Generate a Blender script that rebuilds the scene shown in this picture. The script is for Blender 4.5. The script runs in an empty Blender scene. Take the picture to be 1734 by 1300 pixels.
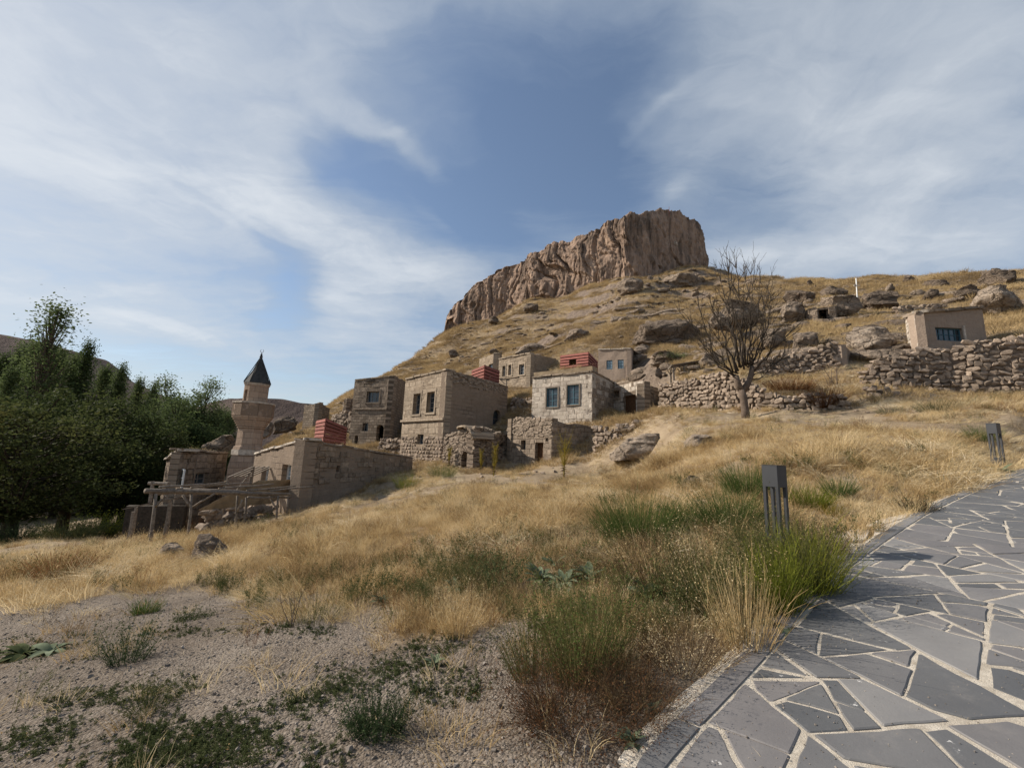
import bpy, bmesh, math, random
import numpy as np
from mathutils import Vector, Matrix
random.seed(7); np.random.seed(7)
R = math.radians
scene = bpy.context.scene
COL = scene.collection

# ------------------------------------------------------------------ camera
FPX = 720.0; PW, PH = 1734.0, 1300.0
CAMZ = 1.6
PITCH, ROLL = R(9.6), R(2.2)
cam_d = bpy.data.cameras.new('camera'); cam = bpy.data.objects.new('camera', cam_d); COL.objects.link(cam)
cam_d.sensor_width = 36.0; cam_d.lens = FPX / PW * 36.0
cam_d.clip_start = 0.05; cam_d.clip_end = 6000
_f = Vector((0, math.cos(PITCH), math.sin(PITCH))); _r0 = Vector((1, 0, 0)); _u0 = Vector((0, -math.sin(PITCH), math.cos(PITCH)))
_r = _r0 * math.cos(ROLL) + _u0 * math.sin(ROLL); _u = -_r0 * math.sin(ROLL) + _u0 * math.cos(ROLL)
cam.matrix_world = Matrix.Translation((0, 0, CAMZ)) @ Matrix((( _r.x, _u.x, -_f.x), (_r.y, _u.y, -_f.y), (_r.z, _u.z, -_f.z))).to_4x4()
scene.camera = cam

# ------------------------------------------------------------------ sun, sky, exposure
SUN_AZ = R(-79.0)      # measured from +y (forward) towards +x
SUN_EL = R(33.0)
sd = Vector((math.sin(SUN_AZ) * math.cos(SUN_EL), math.cos(SUN_AZ) * math.cos(SUN_EL), math.sin(SUN_EL)))
sun_d = bpy.data.lights.new('sun', 'SUN'); sun = bpy.data.objects.new('sun', sun_d); COL.objects.link(sun)
sun_d.energy = 5.0; sun_d.angle = R(0.6); sun_d.color = (1.0, 0.91, 0.79)
sun.rotation_euler = sd.to_track_quat('Z', 'Y').to_euler()
scene.view_settings.view_transform = 'Standard'; scene.view_settings.look = 'None'
scene.view_settings.exposure = 0.42; scene.view_settings.gamma = 1.0
scene.view_settings.use_curve_mapping = False
scene.render.engine = 'CYCLES'
scene.cycles.max_bounces = 5; scene.cycles.diffuse_bounces = 3; scene.cycles.glossy_bounces = 2
scene.cycles.transmission_bounces = 3; scene.cycles.transparent_max_bounces = 6
scene.cycles.use_denoising = True
try: scene.cycles.denoising_prefilter = 'ACCURATE'
except Exception: pass


def ray(px, py):
    """world direction of a photo pixel, scaled so that y = 1"""
    d = _f + _r * ((px - PW / 2) / FPX) + _u * ((PH / 2 - py) / FPX)
    return d / d.y

def at(px, py, Y):
    d = ray(px, py); return Vector((d.x * Y, Y, CAMZ + d.z * Y))

world = bpy.data.worlds.new('World'); scene.world = world; world.use_nodes = True
nt = world.node_tree; nt.nodes.clear()

class NB:
    """tiny helper to write node trees"""
    def __init__(s, t): s.t = t
    def n(s, typ, **kw):
        nd = s.t.nodes.new(typ)
        ins = kw.pop('ins', {})
        for k, v in kw.items(): setattr(nd, k, v)
        for k, v in ins.items(): s.put(nd.inputs[k], v)
        return nd
    def put(s, sock, v):
        if isinstance(v, bpy.types.NodeSocket): s.t.links.new(v, sock)
        elif isinstance(v, bpy.types.Node): s.t.links.new(v.outputs[0], sock)
        else: sock.default_value = v
    def m(s, op, a, b=0.0, c=None, clamp=False):
        nd = s.t.nodes.new('ShaderNodeMath'); nd.operation = op; nd.use_clamp = clamp
        s.put(nd.inputs[0], a); s.put(nd.inputs[1], b)
        if c is not None: s.put(nd.inputs[2], c)
        return nd.outputs[0]
    def v(s, op, a, b=(0, 0, 0)):
        nd = s.t.nodes.new('ShaderNodeVectorMath'); nd.operation = op
        s.put(nd.inputs[0], a); s.put(nd.inputs[1], b)
        return nd.outputs['Value'] if op in ('LENGTH', 'DOT_PRODUCT', 'DISTANCE') else nd.outputs[0]
    def noise(s, vec, scale, detail=4, rough=0.55, dist=0.0, out='Fac'):
        nd = s.t.nodes.new('ShaderNodeTexNoise'); nd.inputs['Scale'].default_value = scale
        nd.inputs['Detail'].default_value = detail; nd.inputs['Roughness'].default_value = rough
        nd.inputs['Distortion'].default_value = dist
        if vec is not None: s.put(nd.inputs['Vector'], vec)
        return nd.outputs[out]
    def ramp(s, fac, stops):
        nd = s.t.nodes.new('ShaderNodeValToRGB'); cr = nd.color_ramp
        while len(cr.elements) > 1: cr.elements.remove(cr.elements[-1])
        cr.elements[0].position = stops[0][0]; cr.elements[0].color = tuple(stops[0][1]) + (1,) if len(stops[0][1]) == 3 else stops[0][1]
        for p, c in stops[1:]:
            e = cr.elements.new(p); e.color = tuple(c) + (1,) if len(c) == 3 else c
        s.put(nd.inputs[0], fac); return nd.outputs[0]
    def mr(s, v, a, b, c=0.0, d=1.0, smooth=True):
        nd = s.t.nodes.new('ShaderNodeMapRange'); nd.interpolation_type = 'SMOOTHSTEP' if smooth else 'LINEAR'
        s.put(nd.inputs[0], v)
        for i, x in enumerate((a, b, c, d)): nd.inputs[i + 1].default_value = x
        return nd.outputs[0]
    def mix(s, f, a, b, mode='MIX'):
        nd = s.t.nodes.new('ShaderNodeMix'); nd.data_type = 'RGBA'; nd.blend_type = mode
        s.put(nd.inputs['Factor'], f)
        for k, x in ((6, a), (7, b)):
            if isinstance(x, tuple) and len(x) == 3: x = x + (1,)
            s.put(nd.inputs[k], x)
        return nd.outputs[2]

b = NB(nt)
tc = b.n('ShaderNodeTexCoord')
sep = b.n('ShaderNodeSeparateXYZ', ins={0: tc.outputs['Generated']})
dz = b.m('ADD', b.m('MAXIMUM', sep.outputs[2], 0.0), 0.12)
comb = b.n('ShaderNodeCombineXYZ', ins={0: b.m('DIVIDE', sep.outputs[0], dz), 1: b.m('DIVIDE', sep.outputs[1], dz)})
P0 = comb.outputs[0]
# wispy warp of the cloud plane
wn = b.noise(P0, 0.9, 5, 0.6, out='Color')
warp = b.n('ShaderNodeVectorMath', operation='SCALE', ins={0: b.v('SUBTRACT', wn, (0.5, 0.5, 0.5))}); warp.inputs['Scale'].default_value = 0.5
wn2 = b.noise(P0, 4.5, 5, 0.6, out='Color')
warp2 = b.n('ShaderNodeVectorMath', operation='SCALE', ins={0: b.v('SUBTRACT', wn2, (0.5, 0.5, 0.5))}); warp2.inputs['Scale'].default_value = 0.09
P1 = b.v('ADD', b.v('ADD', P0, warp.outputs[0]), warp2.outputs[0])

def cloudplane(px, py):
    d = ray(px, py).normalized(); k = max(d.z, 0) + 0.12
    return np.array([d.x / k, d.y / k])

# big cloud and clear-sky regions of this sky, fixed in the world
BLOBS = [  # px, py, rx, ry, tilt deg, amount
    (40, 150, 260, 220, 0, .10), (-100, 230, 260, 260, 0, .12), (420, 420, 260, 160, 15, .10), (1600, 300, 300, 260, 0, .10), (330, 40, 110, 160, 30, .20), (200, 300, 300, 90, 25, .22),
    (430, 210, 110, 130, 30, .24), (400, 320, 150, 40, 28, .20), (470, 290, 60, 60, 0, .18),
    (520, 380, 150, 50, 22, .30), (640, 430, 200, 70, 25, .30), (740, 465, 130, 45, 18, .34), (600, 500, 110, 70, 30, .38), (560, 545, 60, 40, 60, .25), (660, 590, 130, 50, 5, .22),
    (440, 400, 60, 30, 30, -.30), (490, 480, 50, 60, -30, -.55), (480, 545, 60, 30, 10, -.25),
    (780, 380, 210, 50, 18, -.30), (720, 300, 220, 70, 15, -.45), (560, 250, 90, 55, 30, -.30), (880, 200, 160, 170, -15, -.48), (700, 110, 150, 110, 0, -.25), (1000, 260, 150, 150, 0, -.46), (900, 400, 200, 60, 0, -.25), (1060, 340, 120, 90, 0, -.22),
    (1080, 110, 110, 110, 0, -.20), (600, 195, 100, 20, 30, .26), (670, 240, 90, 20, 34, .26), (720, 350, 80, 14, 40, .20), (1165, 318, 46, 22, -30, .22), (1120, 180, 90, 14, -35, .18),
    (1420, 200, 170, 190, -25, .22), (1700, 120, 260, 200, 0, .10), (1360, 430, 190, 60, -8, .34), (1580, 330, 240, 130, 0, .22), (1240, 436, 50, 18, 0, .35), (1620, 420, 200, 60, 0, .15), (1280, 330, 90, 60, 20, -.15),
    (250, 545, 280, 34, 14, .24), (430, 590, 180, 18, 12, .22), (330, 440, 160, 60, 20, -.18), (120, 450, 200, 70, 10, -.06), (300, 610, 320, 25, 8, -.15), (760, 20, 300, 60, 0, .18), (560, 40, 120, 80, 0, .1),
    (160, 260, 440, 330, 10, .20), (180, 500, 400, 120, 8, .26), (-50, 60, 300, 200, 0, .10), (1500, 260, 330, 320, 0, .16), (-100, 600, 300, 200, 0, .2),
    (300, 330, 220, 9, 28, .13), (120, 120, 420, 260, 0, .09), (350, 250, 260, 220, 30, .10), (440, 385, 80, 8, 26, .18),
]
total = None
for (px, py, rx, ry, ang, amt) in BLOBS:
    c = cloudplane(px, py); e = 8.0
    J = np.column_stack([(cloudplane(px + e, py) - cloudplane(px - e, py)) / (2 * e), (cloudplane(px, py + e) - cloudplane(px, py - e)) / (2 * e)])
    ca, sa = math.cos(R(ang)), math.sin(R(ang))
    B = J @ np.array([[ca, -sa], [sa, ca]]) @ np.diag([rx, ry])
    I = np.linalg.inv(B)
    d = b.v('SUBTRACT', P1, (c[0], c[1], 0))
    u = b.v('DOT_PRODUCT', d, (I[0, 0], I[0, 1], 0)); w = b.v('DOT_PRODUCT', d, (I[1, 0], I[1, 1], 0))
    r2 = b.m('ADD', b.m('MULTIPLY', u, u), b.m('MULTIPLY', w, w))
    g = b.m('MULTIPLY', b.mr(b.m('SQRT', r2), 0.0, 1.45, 1.0, 0.0), amt)
    total = g if total is None else b.m('ADD', total, g)
# streaks drawn out along the wind
mp = b.n('ShaderNodeMapping', ins={0: P1}); mp.inputs['Rotation'].default_value = (0, 0, R(28)); mp.inputs['Scale'].default_value = (0.55, 2.6, 1)
streak = b.noise(mp.outputs[0], 1.7, 8, 0.62, 0.4)
fine = b.noise(P1, 3.2, 8, 0.6, 0.3)
total = b.m('MULTIPLY', total, b.m('ADD', b.m('MULTIPLY', fine, 1.1), 0.45))
dens = b.m('ADD', b.m('ADD', total, 0.47), b.m('ADD', b.m('MULTIPLY', b.m('SUBTRACT', streak, 0.5), 0.85), b.m('MULTIPLY', b.m('SUBTRACT', fine, 0.5), 0.60)))
horizon = b.mr(sep.outputs[2], 0.0, 0.25, 0.22, 0.0)
dens = b.m('MAXIMUM', b.m('ADD', dens, horizon), 0.0)
dens = b.m('MINIMUM', b.m('ADD', 0.10, b.m('MULTIPLY', 0.86, b.m('SUBTRACT', 1.0, b.m('POWER', 2.718, b.m('MULTIPLY', b.m('POWER', dens, 1.35), -1.75))))), 0.95)
sky = b.n('ShaderNodeTexSky', sky_type='NISHITA', sun_disc=False, sun_elevation=SUN_EL, sun_rotation=SUN_AZ, air_density=1.0, dust_density=0.6, ozone_density=1.6)
bg1 = b.n('ShaderNodeBackground', ins={0: sky.outputs[0], 1: 0.093})
ccol = b.ramp(dens, [(0.0, (0.36, 0.45, 0.58)), (0.5, (0.42, 0.49, 0.58)), (0.78, (0.57, 0.62, 0.68)), (1.0, (0.82, 0.85, 0.88))])
bg2 = b.n('ShaderNodeBackground', ins={0: ccol, 1: 0.78})
mx = b.n('ShaderNodeMixShader', ins={0: dens, 1: bg1.outputs[0], 2: bg2.outputs[0]})
b.n('ShaderNodeOutputWorld', ins={0: mx.outputs[0]})

# ------------------------------------------------------------------ numpy noise
def _hash(ix, iy, iz, s):
    h = (ix.astype(np.int64) * 374761393 + iy.astype(np.int64) * 668265263 + iz.astype(np.int64) * 2147483647 + s * 974711) & 0xffffffff
    h = ((h ^ (h >> 13)) * 1274126177) & 0xffffffff
    return ((h ^ (h >> 16)) & 0xffffff) / float(0xffffff) * 2 - 1

def vnoise(x, y, z=None, s=0):
    x = np.asarray(x, float); y = np.asarray(y, float)
    z = np.zeros_like(x) if z is None else np.asarray(z, float)
    ix, iy, iz = np.floor(x), np.floor(y), np.floor(z)
    fx, fy, fz = x - ix, y - iy, z - iz
    fx, fy, fz = [t * t * t * (t * (t * 6 - 15) + 10) for t in (fx, fy, fz)]
    out = 0
    for a in (0, 1):
        for bb in (0, 1):
            for c in (0, 1):
                out = out + _hash(ix + a, iy + bb, iz + c, s) * (fx if a else 1 - fx) * (fy if bb else 1 - fy) * (fz if c else 1 - fz)
    return out

def fbm(x, y, z=None, octv=4, s=0):
    o = 0; a = 1.0; k = 1.0; t = 0
    for i in range(octv):
        o = o + a * vnoise(np.asarray(x) * k + 13.7 * i, np.asarray(y) * k - 7.1 * i, None if z is None else np.asarray(z) * k + 3.3 * i, s + i)
        t += a; a *= 0.5; k *= 2.03
    return o / t

def sstep(a, b_, x):
    t = np.clip((np.asarray(x, float) - a) / (b_ - a), 0, 1); return t * t * (3 - 2 * t)

# ------------------------------------------------------------------ materials
MATS = {}
def material(name, build):
    m = bpy.data.materials.new(name); m.use_nodes = True; t = m.node_tree; t.nodes.clear()
    b = NB(t); out = b.n('ShaderNodeOutputMaterial'); sh = build(b)
    t.links.new(sh, out.inputs[0]); MATS[name] = m; return m

def pbsdf(b, col, rough=0.9, bump=None, bstr=0.5, bdist=0.02, spec=0.2, normal=None, metal=0.0):
    p = b.n('ShaderNodeBsdfPrincipled')
    if isinstance(col, tuple) and len(col) == 3: col = col + (1,)
    b.put(p.inputs['Base Color'], col); b.put(p.inputs['Roughness'], rough); p.inputs['Specular IOR Level'].default_value = spec
    p.inputs['Metallic'].default_value = metal
    if bump is not None:
        bn = b.n('ShaderNodeBump'); bn.inputs['Strength'].default_value = bstr; bn.inputs['Distance'].default_value = bdist
        b.put(bn.inputs['Height'], bump)
        if normal is not None: b.put(bn.inputs['Normal'], normal)
        b.put(p.inputs['Normal'], bn.outputs[0])
    return p.outputs[0]

def wpos(b): return b.n('ShaderNodeNewGeometry').outputs['Position']
def orand(b): return b.n('ShaderNodeObjectInfo').outputs['Random']

def simple(name, c0, c1, scale=3, rough=0.9, bscale=30, bstr=0.4, bdist=0.02, var=0.25, spec=0.2, c2=None, metal=0.0):
    def f(b):
        p = wpos(b)
        stops = [(0.3, c0), (0.7, c1)] if c2 is None else [(0.25, c0), (0.5, c1), (0.75, c2)]
        col = b.ramp(b.noise(p, scale, 6, 0.6), stops)
        k = b.m('ADD', b.m('MULTIPLY', orand(b), var), 1 - var / 2)
        col = b.mix(1.0, col, b.n('ShaderNodeCombineXYZ', ins={0: k, 1: k, 2: k}).outputs[0], 'MULTIPLY')
        return pbsdf(b, col, rough, b.noise(p, bscale, 6, 0.65), bstr, bdist, spec, metal=metal)
    return material(name, f)

def masonry(name, c0, c1, joint, sw, sh, mortar, rubble=0.0, bstr=0.8, plaster=0.0, pc=(.3, .24, .18)):
    """house wall: coursed stone through UV (metres), partly under old render"""
    def f(b):
        uv = b.n('ShaderNodeUVMap').outputs[0]; p = wpos(b)
        wob = b.n('ShaderNodeVectorMath', operation='SCALE', ins={0: b.v('SUBTRACT', b.noise(p, 1.6, 4, out='Color'), (.5, .5, .5))}); wob.inputs['Scale'].default_value = 0.10 + rubble
        u2 = b.v('ADD', uv, wob.outputs[0])
        if rubble > 0.15:
            mp = b.n('ShaderNodeMapping', ins={0: u2}); mp.inputs['Scale'].default_value = (1 / sw, 1 / sh, 1)
            vo = b.n('ShaderNodeTexVoronoi', feature='DISTANCE_TO_EDGE', ins={0: mp.outputs[0]}); vo.inputs['Scale'].default_value = 1.0
            vc = b.n('ShaderNodeTexVoronoi', ins={0: mp.outputs[0]}); vc.inputs['Scale'].default_value = 1.0
            jm = b.mr(vo.outputs[0], 0.0, 0.09, 1.0, 0.0)
            cell = b.n('ShaderNodeSeparateColor', ins={0: vc.outputs['Color']}).outputs[0]
        else:
            br = b.n('ShaderNodeTexBrick', ins={0: u2}); br.inputs['Scale'].default_value = 1.0
            br.inputs['Brick Width'].default_value = sw; br.inputs['Row Height'].default_value = sh; br.inputs['Mortar Size'].default_value = mortar
            br.inputs['Mortar Smooth'].default_value = 0.4; br.inputs['Color1'].default_value = (0, 0, 0, 1); br.inputs['Color2'].default_value = (1, 1, 1, 1)
            br.inputs['Mortar'].default_value = (.5, .5, .5, 1)
            jm = br.outputs['Fac']; cell = b.n('ShaderNodeSeparateColor', ins={0: br.outputs[0]}).outputs[0]
        n1 = b.noise(p, 0.9, 6, 0.65); n2 = b.noise(p, 7, 6, 0.65)
        t = b.m('ADD', b.m('MULTIPLY', cell, 0.35), b.m('ADD', b.m('MULTIPLY', n1, 0.45), b.m('MULTIPLY', n2, 0.4)))
        col = b.ramp(t, [(0.3, c0), (0.85, c1)])
        cover = b.mr(b.noise(p, 0.55, 5, 0.6), 0.62 - plaster * 0.5, 0.70 - plaster * 0.5)
        keep = b.m('MULTIPLY', jm, b.m('SUBTRACT', 1.0, b.m('MULTIPLY', cover, 0.85)))
        col = b.mix(b.m('MULTIPLY', keep, 0.75), col, joint)
        col = b.mix(b.m('MULTIPLY', cover, 0.6), col, b.ramp(n2, [(0.3, tuple(x * .85 for x in pc)), (0.7, tuple(min(1, x * 1.12) for x in pc))]))
        drip = b.n('ShaderNodeMapping', ins={0: uv}); drip.inputs['Scale'].default_value = (3.0, 0.35, 1)
        st = b.mr(b.noise(drip.outputs[0], 1.3, 5, 0.6), 0.55, 0.72)
        col = b.mix(b.m('MULTIPLY', st, 0.35), col, tuple(x * 0.5 for x in c0))
        h = b.m('ADD', b.m('MULTIPLY', keep, -1.0), b.m('ADD', b.m('MULTIPLY', b.noise(p, 14, 8, 0.7), 0.9), b.m('MULTIPLY', b.noise(p, 3, 4), 0.6)))
        return pbsdf(b, col, 0.95, h, bstr, 0.07, 0.1)
    return material(name, f)

masonry('ashlar_grey', (.145, .11, .08), (.30, .24, .182), (.06, .045, .033), 0.52, 0.27, 0.02)
masonry('ashlar_pale', (.27, .225, .18), (.52, .455, .38), (.13, .10, .08), 0.55, 0.30, 0.016, plaster=.25, pc=(.43, .375, .31))
masonry('rubble_wall', (.15, .112, .082), (.33, .26, .20), (.035, .026, .020), 0.36, 0.24, 0.03, rubble=.2, bstr=1.0)
masonry('adobe_plaster', (.19, .145, .107), (.285, .222, .168), (.10, .076, .058), 0.5, 0.28, 0.018, plaster=.5, pc=(.245, .19, .143))
masonry('buff_stone', (.21, .162, .117), (.375, .30, .222), (.12, .09, .065), 0.46, 0.25, 0.014, plaster=.1, pc=(.34, .27, .20))
masonry('pink_plaster', (.28, .215, .165), (.37, .29, .225), (.18, .135, .10), 0.5, 0.3, 0.01, plaster=1.1, pc=(.33, .255, .198))
masonry('minaret_stone', (.26, .19, .14), (.40, .30, .225), (.15, .11, .08), 0.55, 0.34, 0.014, plaster=.1, pc=(.34, .255, .19), bstr=.5)
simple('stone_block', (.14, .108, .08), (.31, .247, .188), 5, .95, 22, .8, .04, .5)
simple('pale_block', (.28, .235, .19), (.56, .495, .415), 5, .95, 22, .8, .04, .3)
simple('buff_block', (.22, .172, .125), (.39, .315, .235), 5, .95, 22, .8, .04, .4)
simple('field_stone', (.15, .115, .088), (.35, .275, .21), 6, .95, 25, .8, .04, .6)
simple('wall_core', (.10, .075, .055), (.17, .13, .10), 4, .95, 20, .8, .04, .2)
simple('earth_roof', (.20, .15, .10), (.36, .28, .18), 3, .95, 20, .8, .05, .2)
def rockmat(name, c0, c1, c2):
    def f(b):
        p = wpos(b); mp = b.n('ShaderNodeMapping', ins={0: p}); mp.inputs['Scale'].default_value = (1, 1, 3.2)
        n1 = b.noise(p, .9, 8, .68); n2 = b.noise(mp.outputs[0], 1.3, 7, .65); n3 = b.noise(p, 7, 6, .7)
        vo = b.n('ShaderNodeTexVoronoi', feature='DISTANCE_TO_EDGE', ins={0: b.v('ADD', p, b.noise(p, 1.2, 4, out='Color'))}); vo.inputs['Scale'].default_value = .75
        crack = b.mr(vo.outputs[0], 0.0, .05, 1.0, 0.0)
        t = b.m('ADD', b.m('MULTIPLY', n1, .4), b.m('ADD', b.m('MULTIPLY', n2, .3), b.m('MULTIPLY', n3, .3)))
        col = b.ramp(t, [(.36, c0), (.5, c1), (.62, c2)]); col = b.mix(b.m('MULTIPLY', crack, .6), col, tuple(x * .45 for x in c0))
        lich = b.mr(b.noise(p, 3.1, 6, .7), .60, .66); col = b.mix(b.m('MULTIPLY', lich, .5), col, tuple(x * .55 for x in c1))
        h = b.m('ADD', b.m('MULTIPLY', n1, 1.4), b.m('ADD', b.m('MULTIPLY', n2, .9), b.m('ADD', b.m('MULTIPLY', n3, .35), b.m('MULTIPLY', crack, -.25))))
        return pbsdf(b, col, .95, h, 1.0, .45, .06)
    return material(name, f)
rockmat('grey_rock', (.14, .11, .085), (.28, .22, .168), (.42, .335, .26))
rockmat('pale_rock', (.20, .157, .12), (.36, .288, .222), (.50, .41, .325))
rockmat('dark_rock', (.085, .067, .052), (.19, .148, .113), (.31, .243, .188))
simple('weathered_wood', (.095, .076, .060), (.25, .21, .17), 12, .85, 60, .6, .01, .3)
simple('brown_wood', (.055, .028, .014), (.13, .065, .03), 10, .8, 60, .5, .01, .3)
simple('red_paint', (.12, .042, .035), (.26, .10, .08), 5, .85, 50, .6, .015, .5, c2=(.21, .065, .05))
simple('window_frame_grey', (.16, .15, .14), (.30, .28, .26), 8, .8, 50, .3, .01, .2)
simple('window_frame_teal', (.035, .09, .12), (.07, .15, .19), 8, .7, 50, .3, .01, .2)
simple('window_frame_white', (.45, .46, .46), (.62, .63, .62), 8, .7, 50, .3, .01, .1)
simple('bark_grey', (.085, .062, .048), (.17, .13, .10), 9, .95, 30, .9, .02, .1)
simple('bark_dark', (.03, .024, .018), (.07, .055, .042), 9, .95, 30, .9, .02, .1)
simple('lead_roof', (.030, .032, .032), (.065, .066, .064), 5, .8, 30, .2, .01, .1, spec=.15)
simple('lamp_metal', (.022, .024, .028), (.030, .032, .037), 5, .42, 200, .06, .002, .05, spec=.45)
simple('white_metal', (.62, .62, .60), (.75, .75, .73), 5, .5, 30, .1, .01, .05)
simple('pale_kerb', (.42, .36, .29), (.62, .55, .45), 6, .9, 60, .7, .01, .15)
simple('pebble', (.10, .083, .068), (.28, .245, .21), 3, .9, 90, .4, .004, .7)

def _mort(b):
    p = wpos(b)
    col = b.ramp(b.noise(p, 14, 6, .7), [(0.3, (.36, .31, .245)), (0.7, (.62, .56, .47))])
    return pbsdf(b, col, .95, b.noise(p, 110, 5, .75), 1.0, .010, .1)
material('mortar', _mort)
def _flag(b):
    p = wpos(b); r = orand(b)
    base = b.ramp(r, [(0.0, (.085, .087, .090)), (0.35, (.118, .117, .118)), (0.7, (.150, .141, .139)), (1.0, (.19, .185, .18))])
    k = b.ramp(b.noise(p, 2.2, 6, .6), [(0.3, (.84, .84, .85)), (0.7, (1.16, 1.15, 1.13))])
    col = b.mix(1.0, base, k, 'MULTIPLY')
    dust = b.mr(b.noise(p, 5.5, 8, .72), .52, .80)
    col = b.mix(b.m('MULTIPLY', dust, .30), col, (.30, .27, .24))
    lime = b.m('MULTIPLY', b.mr(b.noise(p, 7.0, 7, .7), .655, .68), b.mr(b.noise(p, 40, 3, .6), .40, .55))
    col = b.mix(b.m('MULTIPLY', lime, .9), col, (.60, .58, .55))
    mp = b.n('ShaderNodeMapping', ins={0: p}); mp.inputs['Scale'].default_value = (3, 9, 3); mp.inputs['Rotation'].default_value = (0, 0, .6)
    h = b.m('ADD', b.m('MULTIPLY', b.noise(mp.outputs[0], 2, 6, .6), .6), b.m('MULTIPLY', b.noise(p, 60, 5, .6), .25))
    rough = b.mr(b.noise(p, 6, 4), .3, .7, .46, .68)
    return pbsdf(b, col, rough, h, .55, .010, .38)
material('flagstone', _flag)

def _glass(b):
    p = wpos(b)
    return pbsdf(b, b.ramp(b.noise(p, 2.5, 3), [(0.3, (.012, .015, .018)), (0.7, (.05, .07, .085))]), .14, None, spec=.6)
material('window_glass', _glass)
def _curt(b):
    p = wpos(b)
    return pbsdf(b, b.ramp(b.noise(p, 3.5, 3), [(0.35, (.10, .13, .15)), (0.65, (.34, .42, .47))]), .25, None, spec=.6)
material('curtained_glass', _curt)

def _ground(b):
    p = wpos(b)
    at_ = b.n('ShaderNodeAttribute', attribute_name='gravel').outputs['Fac']
    hill = b.n('ShaderNodeAttribute', attribute_name='hill').outputs['Fac']
    nrm = b.n('ShaderNodeSeparateXYZ', ins={0: b.n('ShaderNodeNewGeometry').outputs['Normal']}).outputs[2]
    # gravel
    g1 = b.noise(p, 0.8, 7, .65); g2 = b.noise(p, 38, 4, .75)
    vo = b.n('ShaderNodeTexVoronoi', ins={0: p}); vo.inputs['Scale'].default_value = 55; vo.inputs['Randomness'].default_value = 1
    cell = b.n('ShaderNodeSeparateColor', ins={0: vo.outputs['Color']}).outputs[0]
    gt = b.m('ADD', b.m('MULTIPLY', g1, .55), b.m('ADD', b.m('MULTIPLY', g2, .35), b.m('MULTIPLY', cell, .20)))
    gcol = b.ramp(gt, [(0.32, (.085, .066, .050)), (0.52, (.165, .134, .106)), (0.72, (.27, .23, .19))])
    gravel_h = b.m('ADD', b.m('MULTIPLY', b.m('SUBTRACT', 1.0, vo.outputs['Distance']), .6), b.m('MULTIPLY', b.noise(p, 14, 6, .7), 1.6))
    # dry earth
    e1 = b.noise(p, 0.45, 7, .65); e2 = b.noise(p, 5, 6, .7)
    et = b.m('ADD', b.m('MULTIPLY', e1, .6), b.m('MULTIPLY', e2, .4))
    ecol = b.ramp(et, [(0.33, (.13, .098, .065)), (0.5, (.25, .19, .125)), (0.66, (.36, .285, .195))])
    # hillside: straw, bare earth and grey stone
    h1 = b.noise(p, 0.12, 8, .68); h2 = b.noise(p, 1.1, 7, .7)
    mp = b.n('ShaderNodeMapping', ins={0: p}); mp.inputs['Scale'].default_value = (.35, .35, 2.2)
    h3 = b.noise(mp.outputs[0], 0.5, 7, .65)
    ht = b.m('ADD', b.m('MULTIPLY', h1, .35), b.m('ADD', b.m('MULTIPLY', h2, .35), b.m('MULTIPLY', h3, .3)))
    hcol = b.ramp(ht, [(0.36, (.11, .083, .060)), (0.45, (.20, .15, .10)), (0.53, (.32, .235, .14)), (0.64, (.40, .31, .195))])
    rockc = b.ramp(b.noise(p, 1.8, 7, .7), [(0.3, (.13, .10, .08)), (0.55, (.27, .21, .165)), (0.75, (.38, .31, .25))])
    rk = b.mr(b.m('ADD', nrm, b.m('MULTIPLY', b.m('SUBTRACT', h2, .5), .35)), .62, .76, 1.0, 0.0)
    rk2 = b.mr(b.noise(p, .22, 6, .7), .56, .62)
    hcol = b.mix(b.m('MAXIMUM', rk, b.m('MULTIPLY', rk2, .75)), hcol, rockc)
    col = b.mix(at_, b.mix(hill, ecol, hcol), gcol)
    hh = b.m('ADD', b.m('MULTIPLY', b.noise(p, 9, 7, .75), 1.2), b.m('MULTIPLY', b.noise(p, 1.7, 5, .7), 2.2))
    mh = b.n('ShaderNodeMix', data_type='FLOAT'); b.put(mh.inputs[0], at_); b.put(mh.inputs[2], hh); b.put(mh.inputs[3], gravel_h)
    bn0 = b.n('ShaderNodeBump'); bn0.inputs['Strength'].default_value = 1.0; b.put(bn0.inputs['Height'], b.m('MULTIPLY', b.noise(p, .9, 7, .75), hill)); bn0.inputs['Distance'].default_value = .9
    return pbsdf(b, col, .97, mh.outputs[0], .9, .03, .08, normal=bn0.outputs[0])
material('ground', _ground)

def _cliff(b):
    p = wpos(b)
    mp = b.n('ShaderNodeMapping', ins={0: p}); mp.inputs['Scale'].default_value = (1, 1, .16)
    v1 = b.noise(mp.outputs[0], .38, 8, .66, .5); v2 = b.noise(mp.outputs[0], 1.3, 7, .65); n = b.noise(p, .09, 5, .6)
    t = b.m('ADD', b.m('MULTIPLY', v1, .5), b.m('ADD', b.m('MULTIPLY', v2, .22), b.m('MULTIPLY', n, .28)))
    col = b.ramp(t, [(0.38, (.055, .043, .036)), (0.45, (.15, .112, .087)), (0.52, (.28, .20, .15)), (0.59, (.38, .275, .205)), (0.68, (.24, .205, .175))])
    h = b.m('ADD', b.m('MULTIPLY', b.noise(mp.outputs[0], .9, 8, .7), 1.0), b.m('MULTIPLY', b.noise(p, .8, 8, .7), .7))
    return pbsdf(b, col, .95, h, .9, .55, .05)
material('cliff_rock', _cliff)
def _far(b):
    p = wpos(b)
    col = b.ramp(b.noise(p, .03, 8, .7), [(0.35, (.055, .045, .045)), (0.55, (.115, .088, .078)), (0.7, (.17, .13, .11))])
    return pbsdf(b, col, .95, b.noise(p, .12, 8, .7), 1.0, 6, .05)
material('far_rock', _far)

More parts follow.
